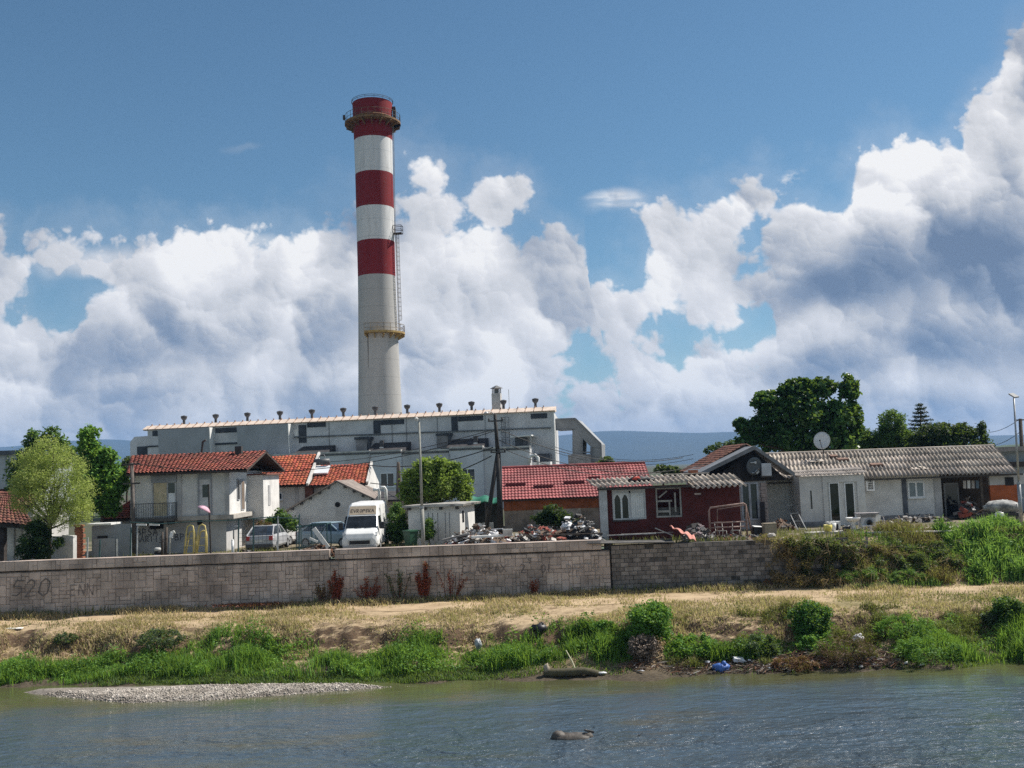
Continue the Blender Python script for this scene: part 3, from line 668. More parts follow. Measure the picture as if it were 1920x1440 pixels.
RUST = mat('rust', (.17, .075, .035), .9, .3, 6, .3, col2=(.085, .042, .025))
WOOD = mat('weathered_wood', (.085, .068, .055), .9, .3, 4, .3)

def frame(mb, x0, z0, x1, z1, y, w, d):
    mb.box(x0, y - d, z0, x0 + w, y, z1); mb.box(x1 - w, y - d, z0, x1, y, z1)
    mb.box(x0 + w, y - d, z0, x1 - w, y, z0 + w); mb.box(x0 + w, y - d, z1 - w, x1 - w, y, z1)
def window(parent, x0, z0, x1, z1, y=0.0, panes=2, fm=None, gm=None, w=.06, name='window', sill=True, proud=.05):
    """casement on a wall facing -y: frame, glass and sill"""
    mb = MB(); frame(mb, x0, z0, x1, z1, y, w, proud)
    for k in range(1, panes):
        c = x0 + (x1 - x0) * k / panes; mb.box(c - w * .6, y - proud + .003, z0 + w, c + w * .6, y, z1 - w)
    fr = mb.build(name, fm or PVC, parent)
    B(x0 + w, y - .02, z0 + w, x1 - w, y - .008, z1 - w, 'pane', gm or GLASS, fr)
    if sill: B(x0 - .06, y - .12, z0 - .05, x1 + .06, y, z0 - .002, 'sill', WHITE, fr)
    return fr

def plant():
    rz = R(-10.5); loc = Vector((P(277, 860, 122).x, 122, GZ)); f = local_of(loc, rz)
    t = thing('heating_plant', 'long pale grey industrial heating plant with tan edged roof behind the houses', 'building', loc, rz)
    clad = mat('plant_cladding', (.55, .555, .565), .7, .10, .5, stain=.55, stain_col=(.30, .30, .30), stain_scale=.25)
    clad2 = mat('plant_bay', (.33, .35, .375), .7, .08, .5, stain=.3, stain_col=(.28, .28, .28), stain_scale=.3)
    annexm = mat('annex_panel', (.58, .60, .63), .65, .09, .4, stain=.5, stain_col=(.36, .37, .38), stain_scale=.3)
    tan = mat('roof_edge_tan', (.66, .54, .45), .7, .1, 1.2, stain=.3, stain_col=(.35, .25, .2))
    dk = mat('plant_dark', (.035, .042, .055), .6, .3, 1)
    L = f(1037, 775)[0]; zt = (f(277, 804)[1] + f(1037, 771)[1]) / 2
    w = MB().prism([(0, 0), (L, 0), (L - 1.9, 17), (0, 17)], 'z', 0, zt); w.build('wall', clad, t)
    # tan sloped roof edge with standing seams
    rf = MB().prism([(-.35, zt), (.02, zt - .14), (.9, zt - .14), (.9, zt + .48), (.75, zt + .48)], 'x', -.5, L + .25)
    roof = rf.build('roof', tan, t)
    for i in range(int(L / .98)):
        sm = MB(); x = .2 + i * .98; sm.bar((x, -.36, zt + .03), (x, .75, zt + .51), .06, .06); sm.box(x - .05, .62, zt + .45, x + .05, .80, zt + .64); sm.build('seam', mat('seam_brown', (.32, .22, .17), .8), roof)
    MB().prism([(.9, zt - .1), (17.2, zt - .1), (9, zt + .6)], 'x', -.4, L - 2.1).build('roof_sheet', tan, t)
    for px in (345, 404.5, 464, 525, 585, 644, 704, 764, 824.5, 885, 945, 1005):
        x = f(px, 785, 2.2)[0]; big = px == 704
        m = MB().lathe([(.16, 0), (.16, .62)], 10, (x, 2.2, zt + .45))
        m.lathe([(.17, .6), (.34, .8), (.40, 1.06), (.30, 1.12), (.0, 1.2)], 12, (x, 2.2, zt + .45), cap=False)
        m.build('roof_vent', mat('vent_dark', (.055, .055, .06), .6, .3, 3), t)
    # protruding bays with slanting sides
    zl = f(350, 858)[1]
    for a, b in ((305, 394), (452, 541.5)):
        x0, x1 = f(a, 820)[0], f(b, 820, -.9)[0]
        bay = MB().prism([(0.0, zl - 3), (-.55, zl - 3), (-1.15, zt - .16), (0.0, zt - .16)], 'x', x0, x1).build('bay', clad2, t)
        MB().prism([(0.0, zl - 3), (-.62, zl - 3), (-1.22, zt - .15), (0.0, zt - .15)], 'x', x1, x1 + .09).build('bay_sunlit_side', WHITE, bay)  # sun on the bay's side painted in as white
    def dark(a, b, py0, py1, name='louvre', m=None, d=.05):
        x0, z1 = f(a, py0); x1, z0 = f(b, py1); return B(min(x0, x1), -d, min(z0, z1), max(x0, x1), .0, max(z0, z1), name, m or dk, t)
    dark(286, 303, 808, 817); dark(404, 450, 803, 810)
    dark(277, 303, 836, 837.5, 'ledge', d=.12); dark(404, 450, 831, 832.5, 'ledge', d=.12)
    dark(560, 575, 797, 830); dark(576, 611, 793, 800)
    dark(552, 559, 805, 818, 'panel_insert', WHITE, .07)
    for a, b, c, top in ((700, 714, 758, 789), (846, 859, 906, 782)):
        dark(a, b, top - .5, top + 27); dark(b, c, top - 1, top + 6)
    dark(995, 1026, 776, 784)
    for a in (617, 735, 762, 820, 910):
        x, z = f(a, 800); B(x - .05, -.03, zl - 2, x + .05, 0, zt - .16, 'panel_joint', mat('joint_grey', (.27, .28, .29), .8), t)
    x0, z0 = f(480, 832); x1, z1 = f(1033, 805)
    MB().bar((f(552, 824)[0], -.12, z0 + .55), (x1, -.12, z0 + .35), .12, .14).build('cable_tray', mat('tray', (.12, .125, .13), .7), t)
    # annex in front, in stepped segments
    segs = [(470, 693, 853, 850), (693, 752, 847, 846), (752, 842, 847.5, 844), (842, 905, 840.5, 838), (905, 993, 841.5, 838)]
    aw = None
    for k, (a, b, ya, yb) in enumerate(segs):
        d = -3.0 - (.28 if k in (1, 3) else 0)
        xa, za = f(a, ya, d); xb, zb = f(b, yb, d); z = (za + zb) / 2
        s = MB().box(xa + .003, d, 0, xb - .003, -.003, z).build('annex', annexm if k in (1, 3) else clad, t)
        B(xa, d - .14, z - .02, xb + .02, d + .5, z + .15, 'parapet', mat('parapet_pale', (.50, .49, .47), .7), s)
        B(xa, d - .09, z - .26, xb, d - .003, z - .09, 'gutter', mat('gutter_dark', (.10, .10, .105), .7), s)
    for px in (693, 842, 480):
        x, z = f(px, 850, -3.3); MB().tube([(x, -3.4, z), (x, -3.4, 0)], .07, 6).build('downpipe', STEEL, t)
    for a, b, py0, py1 in ((713, 740, 887, 913), (862, 892, 879, 906)):
        x0, z1 = f(a, py0, -3.28); x1, z0 = f(b, py1, -3.28); window(t, x0, z0, x1, z1, -3.282, 2, w=.09, gm=GLASS)
    # dark lean-to roofs with little white tipped vents on the annex
    for a, b, py0, py1, vx in ((565, 612, 841, 850, 0), (700, 757, 835, 846, 717), (846, 906, 828, 839, 893)):
        x0, z1 = f(a, py0, -.6); x1, z0 = f(b, py1, -3.0)
        s = MB().prism([(-3.0, z0 - .12), (-3.0, z0 + .12), (-.02, z1 + .25), (-.02, z0 - .12)], 'x', x0, x1).build('lean_to', mat('tar_roof', (.045, .042, .045), .9, .3, 2), t)
        if vx:
            xv = f(vx, 830, -1.5)[0]; B(xv - .22, -1.9, z0, xv + .22, -1.45, z0 + 1.35, 'flue', mat('flue_dark', (.05, .05, .055), .7), s); B(xv - .23, -1.92, z0 + .25, xv + .23, -1.9, z0 + .6, 'flue_plate', WHITE, s)
    for a, b, py0, py1 in ((668, 695, 820, 846), (820, 845, 813, 839)):     # hoppers
        x0, z1 = f(a, py0, -1); x1, z0 = f(b, py1, -1); c = (x0 + x1) / 2
        h = MB().prism([(x0, z1 - .25), (x1, z1 - .25), (c + .55, z0 + .8), (c + .55, z0), (c - .75, z0), (c - .75, z0 + .8)], 'y', -1.4, -.003).build('hopper', mat('hopper_grey', (.17, .175, .185), .7, .2, 1), t)
        m = MB().box(x0 - .08, -1.5, z1 - .28, x1 + .08, -.003, z1); m.bar((x1 - .05, -1.4, z1 - .3), (c + .9, -1.4, z0 + .1), .22); m.build('hopper_rim', dk, h)
    # caged ladder and rooftop equipment at the near end
    m = MB(); x0, z1 = f(940, 783, -.3); x1, z0 = f(956, 836, -.3)
    for x in (x0, (x0 + x1) / 2, x1): m.bar((x, -.35, z0), (x, -.35, z1), .06)
    for k in range(14): z = z0 + (z1 - z0) * k / 13; m.bar((x0, -.35, z), ((x0 + x1) / 2, -.35, z), .04)
    for k in range(5):
        z = z0 + (z1 - z0) * (.3 + .175 * k); m.tube([(x0, -.35, z), (x0, -.9, z), (x1, -.9, z), (x1, -.35, z)], .03, 5)
    m.build('ladder', mat('ladder_grey', (.16, .165, .17), .7), t)
    x0, z1 = f(958, 819, -2.6); x1, z0 = f(998, 836, -2.6)
    e = MB().prism([(x0, z1 - .1), (x1, z1), (x1, z1 + .14), (x0, z1 + .04)], 'y', -3, -.1).build('canopy', WHITE, t)
    B(x0 + .4, -2.4, z0 - .1, x1 - .9, -.2, z1 - .12, 'air_handler', mat('handler', (.07, .075, .085), .6, .3), e); m = MB()
    for x in (x0 + .1, x1 - .1): m.bar((x, -2.9, z0 - .3), (x, -2.9, z1), .1)
    m.build('canopy_post', STEEL, e)
    # square flue with a rain cap
    x0, zb = f(922.5, 768, 3); x1, z1 = f(937.5, 737, 3); c = (x0 + x1) / 2; hw = (x1 - x0) / 2; zc = f(930, 722, 3)[1]
    s = B(x0, 3, zb - 1.2, x1, 3 + 2 * hw, z1, 'flue_stack', mat('flue_grey', (.40, .40, .40), .7, .1), t)
    m = MB().lathe([(hw * 1.6, z1 + (zc - z1) * .62), (.05, zc)], 4, (c, 3 + hw, 0), cap=False)
    for i in (-1, 1):
        for j in (-1, 1): m.bar((c + i * hw * .8, 3 + hw + j * hw * .8, z1 - .1), (c + i * hw * .8, 3 + hw + j * hw * .8, z1 + (zc - z1) * .66), .09)
    m.lathe([(hw * .5, z1 - .2), (hw * .5, z1 + (zc - z1) * .55)], 10, (c, 3 + hw, 0)); m.build('rain_cap', mat('cap_metal', (.11, .11, .11), .5), s)
    x, z = f(955, 768, 4); MB().tube([(x, 4, z - 1), (x, 4, f(955, 730, 4)[1])], .03, 5).build('antenna', STEEL, t)
    # white bent pipe at the end of the annex
    a = [f(993, 868, -3.2), f(993, 858, -3.2), f(998, 853.5, -3.2), f(1004, 853.5, -3.2), f(1009, 858, -3.2), f(1009, 884, -3.2)]
    MB().smooth().tube([(x, -3.3, z) for x, z in a], .17, 10).build('vent_pipe', WHITE, t)
    x0, z1 = f(1008, 851, -.6); x1, z0 = f(1033, 869, -.6); B(x0, -.8, z0, x1, -.003, z1, 'louvre', dk, t)
    x0, z1 = f(995, 867, -1.2); x1, z0 = f(1033, 871, -1.2); B(x0, -1.6, z0, x1, -.003, z1, 'ledge', WHITE, t)
    # white strip: sunlight on the end wall put into the colour
    B(L, -.02, 0, L + .12, .55, zt - .15, 'sunlit_end_strip', WHITE, t)
    # twin bent vents standing before the wall
    # low block at the far end
    pts = [f(244, 862, 2), f(244, 829, 2), f(252, 819, 2), f(276.5, 817, 2)]
    MB().prism([(pts[0][0], 0), pts[1], pts[2], (-.003, pts[3][1]), (-.003, 0)], 'y', 2, 12).build('end_block', clad, t)
    xw, zw = f(262, 845, 2); B(xw - .3, 1.9, zw - 2, -.003, 1.998, zw + .5, 'gateway', dk, t)
    return f
plant()

def gallery():
    Y = 117; rz = R(-10.5); loc = Vector((P(1037, 870, Y).x, Y, GZ)); f = local_of(loc, rz)
    t = thing('steel_gallery', 'grey steel frame gallery with sloping end joined to the plant end wall', 'gallery', loc, rz)
    g = mat('gallery_sheet', (.27, .28, .29), .75, .12, .6); g2 = mat('gallery_frame', (.20, .21, .225), .7)
    pl = lambda *a: [f(*q) for q in a]
    MB().prism(pl((1040, 787), (1079, 785.5), (1079, 804), (1040, 806)), 'y', 0, 5).build('bridge', g, t)
    MB().prism(pl((1073, 806), (1079, 804), (1095, 815), (1092, 823), (1091, 872), (1073, 872)), 'y', .05, 4.5).build('tower_leg', g, t)
    MB().prism(pl((1079, 786), (1082, 787), (1127, 833), (1127, 840), (1108, 838), (1092, 822), (1079, 804)), 'y', 0, 5).build('slope', g, t)
    MB().prism(pl((1108, 838), (1127, 840), (1128, 880), (1108, 880)), 'y', .1, 4.8).build('end_sheet', g, t)
    m = MB()
    for a, b in (((1040, 786), (1040, 880)), ((1079, 784.5), (1127, 832)), ((1127, 832), (1128.5, 880)), ((1040, 786), (1079, 784.5)), ((1040, 806), (1073, 806)), ((1092, 822), (1092, 872)), ((1108, 838), (1108, 880)), ((1092, 848), (1108, 848)), ((1092, 858), (1108, 858))):
        a, b = f(*a), f(*b); m.bar((a[0], -.1, a[1]), (b[0], -.1, b[1]), .14)
    m.build('steel_frame', g2, t)
    x0, z1 = f(1066, 858); x1, z0 = f(1110, 885); B(x0, -.4, 0, x1, 5, z1 + .3, 'base_block', mat('base_block', (.30, .29, .29), .8), t)
gallery()

def chimney():
    Y = 150; b = P(713, 778, Y); t = thing('chimney', 'tall tapering concrete chimney with red and white bands and two round platforms', 'chimney', (b.x, Y, GZ))
    x, z0 = b.x, GZ
    zz = lambda py, px=705: P(px, py, Y - 3.1).z - GZ          # the near face is what the photo shows
    def rad(py0, half):           # apparent half width at that height, allowing for the longer distance up there
        d = math.sqrt(Y * Y + x * x) / math.sqrt(Y * Y + x * x); p = P(705, py0, Y); dep = Vector((p.x, p.y, p.z - EYE)).dot(FW); return half / F_PX * dep
    con = bpy.data.materials.new('chimney_concrete'); con.use_nodes = True; N = NT(con.node_tree)
    def paint(col, name, dirt=.35):
        m = bpy.data.materials.new(name); m.use_nodes = True; N = NT(m.node_tree)
        tc = N.n('ShaderNodeTexCoord').outputs['Object']; s = N.n('ShaderNodeSeparateXYZ', {0: tc})
        ring = N.m('LESS_THAN', N.m('FRACT', N.mul(s.outputs[2], 1 / 2.62)), .028)
        an = N.m('ARCTAN2', s.outputs[1], s.outputs[0]); ver = N.m('LESS_THAN', N.m('FRACT', N.mul(an, 11 / math.pi)), .025)
        st = N.noise(N.v('MULTIPLY', tc, (1, 1, .16)), 1.1, 9, .68); bl = N.noise(tc, .8, 8, .66)
        c = N.mix(N.mul(N.smooth(st, .45, .75), dirt), col, tuple(k * .55 for k in col))
        c = N.mix(N.mul(N.smooth(bl, .62, .72), dirt * .9), c, (.16, .14, .13))
        c = N.mix(N.mul(N.m('MAXIMUM', ring, N.mul(ver, .55)), .42), c, tuple(k * .45 for k in col))
        bs = N.n('ShaderNodeBsdfPrincipled', {'Base Color': c, 'Roughness': .8, 'Specular IOR Level': .25})
        N.n('ShaderNodeOutputMaterial', {0: bs.outputs[0]}); return m
    bpy.data.materials.remove(con)
    mats = [paint((.40, .392, .380), 'chimney_concrete'), paint((.205, .013, .017), 'chimney_red', .6), paint((.66, .66, .66), 'chimney_white', .65)]
    bands = [(1020, 44, 0), (778, 41, 0), (700, 38.8, 0), (620, 36.8, 0), (560, 35.6, 0), (512, 35, 0), (446, 35, 1), (382, 35, 2), (317, 35, 1), (252, 35.6, 2), (215, 36.6, 1), (181, 37, 1)]
    m = MB().smooth(); seg = 64
    for (pa, ha, _), (pb, hb, k) in zip(bands, bands[1:]):
        m.mat(k)
        za, zb = (0 if pa == 1020 else zz(pa)), zz(pb)
        n0 = len(m.v); m.lathe([(rad(pa, ha), za), (rad(pb, hb), zb)], seg, cap=False)
    zt, rt = zz(181), rad(181, 37)
    m.smooth(False).lathe([(rt, zt), (rt - .45, zt), (rt - .45, zt - 3)], seg, cap=False)
    m.build('shaft', mats, t)
    rusty = mat('platform_rust', (.27, .15, .06), .85, .35, 2.5, col2=(.12, .07, .04)); dark = mat('platform_dark', (.07, .055, .05), .8, .3, 2)
    def platform(py, r0, r1, a0, a1, m_, rail, name):
        z = zz(py); n = max(8, int((a1 - a0) / R(7))); full = a1 - a0 > 6.2
        A = [a0 + (a1 - a0) * i / n for i in range(n + 1)]; ring = lambda r, h: [(r * math.cos(a), r * math.sin(a), h) for a in A]
        fl = MB()
        for i in range(n):
            vs = []
            for a in (A[i], A[i + 1]):
                for r, h in ((r0 - .1, z - .12), (r1, z - .12), (r1, z + .16), (r0 - .1, z + .02)): vs.append((r * math.cos(a), r * math.sin(a), h))
            fl.add(vs, [(0, 4, 5, 1), (1, 5, 6, 2), (2, 6, 7, 3), (3, 7, 4, 0)] + ([] if full or 0 < i < n - 1 else [(0, 1, 2, 3), (7, 6, 5, 4)]))
        p = fl.build(name, m_, t)
        for i in range(0, n + 1, 3):
            a = A[i]; c, s = math.cos(a), math.sin(a)
            MB().add([((r0 - .05) * c, (r0 - .05) * s, z - .12), (r1 * c, r1 * s, z - .12), (r1 * c, r1 * s, z - .3), ((r0 - .05) * c, (r0 - .05) * s, z - .7)] , [(0, 1, 2, 3)]).bar(((r0 + .0) * c, (r0 + .0) * s, z - .85), (r1 * c, r1 * s, z - .3), .12).build('bracket', m_, p)
        rl = MB()
        for h in (.6, 1.25): rl.tube(ring(r1 - .05, z + h), .032, 6)
        for i in range(0, n + 1, 2): a = A[i]; rl.bar(((r1 - .05) * math.cos(a), (r1 - .05) * math.sin(a), z), ((r1 - .05) * math.cos(a), (r1 - .05) * math.sin(a), z + 1.25), .055)
        rl.build('railing', rail, p)
        return z
    zu = platform(220, rad(220, 36), rad(220, 52), 0, 2 * math.pi, rusty, mat('rail_dark', (.12, .09, .06), .7, .3), 'upper_platform')
    MB().tube([(rad(220, 37) * math.cos(a), rad(220, 37) * math.sin(a), zu + .75) for a in np.linspace(0, 6.284, 41)], .12, 6).build('rust_ring', rusty, t)
    yel = mat('platform_yellow', (.42, .29, .09), .75, .25, 2, col2=(.26, .17, .07))
    zl = platform(622, rad(622, 36.8), rad(622, 50), R(-113), R(38), yel, mat('rail_brown', (.22, .16, .09), .7, .3), 'lower_platform')
    m = MB()
    for h in (.2, .42): m.tube([((rt + .12) * math.cos(a), (rt + .12) * math.sin(a), zt + h) for a in np.linspace(0, 6.284, 41)], .035, 5)
    for k in range(14): a = k * 2 * math.pi / 14; m.bar((rt * math.cos(a), rt * math.sin(a), zt - .1), ((rt + .12) * math.cos(a), (rt + .12) * math.sin(a), zt + .42), .04)
    m.build('top_rail', dark, t)
    m = MB().box(rt + .1, -.4, zu + .1, rt + .55, .3, zu + 2.3); m.box(rt - .1, -.3, zu + 2.1, rt + .5, .2, zu + 2.6); m.build('lamp_box', dark, t)
    m = MB().box(-rt - 1.5, -.2, zu + .9, -rt - 1.15, .15, zu + 1.6); m.build('beacon', dark, t)
    # ladder with hoops up the side, and a rest platform
    a = R(-8); c, s = math.cos(a), math.sin(a)
    def lp(r, off, z): return (r * c - off * s, r * s + off * c, z)
    zr = zz(432); m = MB(); r_l = rad(600, 36.5) + .32; r_u = rad(440, 35) + .32
    for o in (-.28, .28):
        m.tube([lp(r_l, o, zl), lp(r_u, o, zr)], .045, 5); m.tube([lp(r_u - .15, o, zr), lp(rad(240, 36) + .25, o, zu)], .04, 5)
    for k in range(60): w = k / 59; r_ = r_l + (r_u - r_l) * w; z = zl + (zr - zl) * w; m.bar(lp(r_, -.28, z), lp(r_, .28, z), .035)
    for k in range(22):
        w = k / 21; r_ = r_l + (r_u - r_l) * w; z = zl + .6 + (zr - zl - .6) * w
        m.tube([lp(r_, -.35, z), lp(r_ + .3, -.28, z), lp(r_ + .45, 0, z), lp(r_ + .3, .28, z), lp(r_, .35, z)], .024, 5)
    for o in (-.3, 0, .3): m.tube([lp(r_l + (.3 if o else .45), o, zl + 2), lp(r_u + (.3 if o else .45), o, zr)], .022, 5)
    m.build('ladder', mat('ladder_steel', (.24, .22, .20), .6, .2), t)
    m = MB()
    for rr, o in ((r_u - .3, -.5), (r_u + .95, -.5), (r_u + .95, .5), (r_u - .3, .5)): m.bar(lp(rr, o, zr), lp(rr, o, zr + 1.2), .07)
    for h in (.05, .6, 1.2): m.tube([lp(r_u - .3, -.5, zr + h), lp(r_u + .95, -.5, zr + h), lp(r_u + .95, .5, zr + h), lp(r_u - .3, .5, zr + h)], .05, 5)
    m.bar(lp(r_u + .3, -.5, zr), lp(r_u + .3, .5, zr), 1.2, .08); m.build('rest_platform', dark, t)
    a2 = R(-113); MB().tube([(rad(700, 39.1) * math.cos(a2), rad(700, 39.1) * math.sin(a2), 8), (rad(622, 37.2) * math.cos(a2), rad(622, 37.2) * math.sin(a2), zl)], .06, 6).build('cable', dark, t)
chimney()

# pale industrial hall at the far edge
_p = P(-60, 880, 110); _f = local_of((_p.x, 110, GZ)); _t = thing('industrial_hall', 'pale grey industrial hall with dark roof edge behind the willow', 'building', (_p.x, 110, GZ))
_x1, _z1 = _f(36, 852); B(0, 0, 0, _x1, 14, _z1 - .003, 'wall', mat('hall_grey', (.40, .43, .46), .7, .1, .6, stain=.3), _t)
B(-.3, -.5, _z1, _x1 + .3, 14, _z1 + .45, 'roof', mat('hall_roof', (.09, .10, .115), .8), _t)
_m = MB(); [_m.box(_x, -.05, 0, _x + .08, 0, _z1 - .1) for _x in np.arange(.5, _x1, 1.2)]; _m.build('wall_rib', mat('hall_rib', (.25, .27, .30), .8), _t)
# ------------------------------------------------------------------ houses
def tile_roof(A, Bp, Cp, Dp, m, parent, name='roof', col=.26, row=.34, h=.06, thick=.12, rnd=random):
    """barrel tiles on the quad eave A-B, ridge D-C; each tile an island of its own over a closed deck"""
    A, Bp, Cp, Dp = map(Vector, (A, Bp, Cp, Dp)); mb = MB()
    nc = max(2, int(max((Bp - A).length, (Cp - Dp).length) / col)); nr = max(2, int(((Dp - A).length + (Cp - Bp).length) / 2 / row))
    n = (Bp - A).cross(Dp - A).normalized(); n = n if n.z > 0 else -n
    g = lambda u, v: (A * (1 - u) + Bp * u) * (1 - v) + (Dp * (1 - u) + Cp * u) * v
    for r in range(nr):
        for c in range(nc):
            j = rnd.uniform(-.012, .012); v0, v1 = r / nr, min(1, (r + 1.12) / nr); vs = []
            for (v, lift) in ((v0, .045), (v1, .0)):
                for k in range(5):
                    u = (c + k / 4) / nc; vs.append(g(u, v) + n * (h * math.sin(math.pi * k / 4) + lift + j + .01))
            mb.add(vs, [(k, k + 1, k + 6, k + 5) for k in range(4)])
    dn = n * thick
    mb.mat(1).add([A, Bp, Cp, Dp, A - dn, Bp - dn, Cp - dn, Dp - dn], [(0, 1, 2, 3), (7, 6, 5, 4), (0, 4, 5, 1), (1, 5, 6, 2), (2, 6, 7, 3), (3, 7, 4, 0)])
    return mb.build(name, [m, mat('roof_deck', (.055, .042, .035), .9, .3)], parent)
def wavy_roof(A, Bp, Cp, Dp, m, parent, name='roof', period=.18, amp=.035, rows=3, sheet=6, ragged=.04, rnd=random, skip=0.0):
    """corrugated sheets lying in overlapping rows on the quad eave A-B, ridge D-C"""
    A, Bp, Cp, Dp = map(Vector, (A, Bp, Cp, Dp)); mb = MB().smooth(); L = (Bp - A).length
    n = (Bp - A).cross(Dp - A).normalized(); n = n if n.z > 0 else -n
    g = lambda u, v: (A * (1 - u) + Bp * u) * (1 - v) + (Dp * (1 - u) + Cp * u) * v
    ns = max(1, int(L / (period * sheet)))
    for r in range(rows):
        for s in range(ns):
            if rnd.random() < skip: continue
            u0, u1 = s / ns, (s + 1.02) / ns; v0, v1 = r / rows, min(1.0, (r + 1.06) / rows); jj = rnd.uniform(-ragged, ragged); vs, k = [], sheet * 6
            for t_ in (-1, 1):
                for w in range(2):
                    v, lift = ((v0, .035), (v1, 0.0))[w]
                    for i in range(k + 1):
                        u = u0 + (u1 - u0) * i / k
                        vs.append(g(u, v) + (Bp - A).normalized() * 0 + (A - Dp).normalized() * (jj if w == 0 and r == 0 else jj * .3) + n * (amp * math.sin(2 * math.pi * i / 6) + lift + r * .004 + s % 2 * .006 + (.008 if t_ > 0 else 0)))
            q = 2 * (k + 1)
            fs = [(i, i + k + 1, i + k + 2, i + 1) for i in range(k)] + [(q + i, q + i + 1, q + i + k + 2, q + i + k + 1) for i in range(k)] + [(i, i + 1, q + i + 1, q + i) for i in range(k)]
            mb.add(vs, fs)
    return mb.build(name, m, parent)
def building(name, label, px, Y, rz=0.0, cat='house', group=None):
    p = P(px, 950, Y); loc = (p.x, Y, GZ); t = thing(name, label, cat, loc, rz, group); return t, local_of(loc, rz)
PLASTER = mat('white_plaster', (.64, .63, .61), .9, .10, .9, .15, 8, stain=.35, stain_col=(.36, .34, .32), stain_scale=.5)
PLASTER2 = mat('grey_plaster', (.46, .455, .45), .9, .12, .8, .15, 8, stain=.4, stain_col=(.24, .23, .22), stain_scale=.6)
FIBRE = mat('fibre_cement', (.43, .375, .32), .95, .16, 1.2, .2, 8, island=.26, stain=.8, stain_col=(.13, .105, .085), stain_scale=1.2)
TERRA = mat('terracotta', (.36, .085, .038), .85, .15, 1.0, island=.30, col2=(.26, .058, .030))
TERRA2 = mat('dull_terracotta', (.25, .066, .042), .88, .2, .8, island=.28, col2=(.155, .05, .038))
TERRA3 = mat('old_terracotta', (.19, .075, .05), .9, .25, .8, island=.35, col2=(.10, .05, .038))
BRICK = mat('red_brick', (.29, .11, .06), .9, .25, 3, .3, 12, col2=(.18, .07, .045))

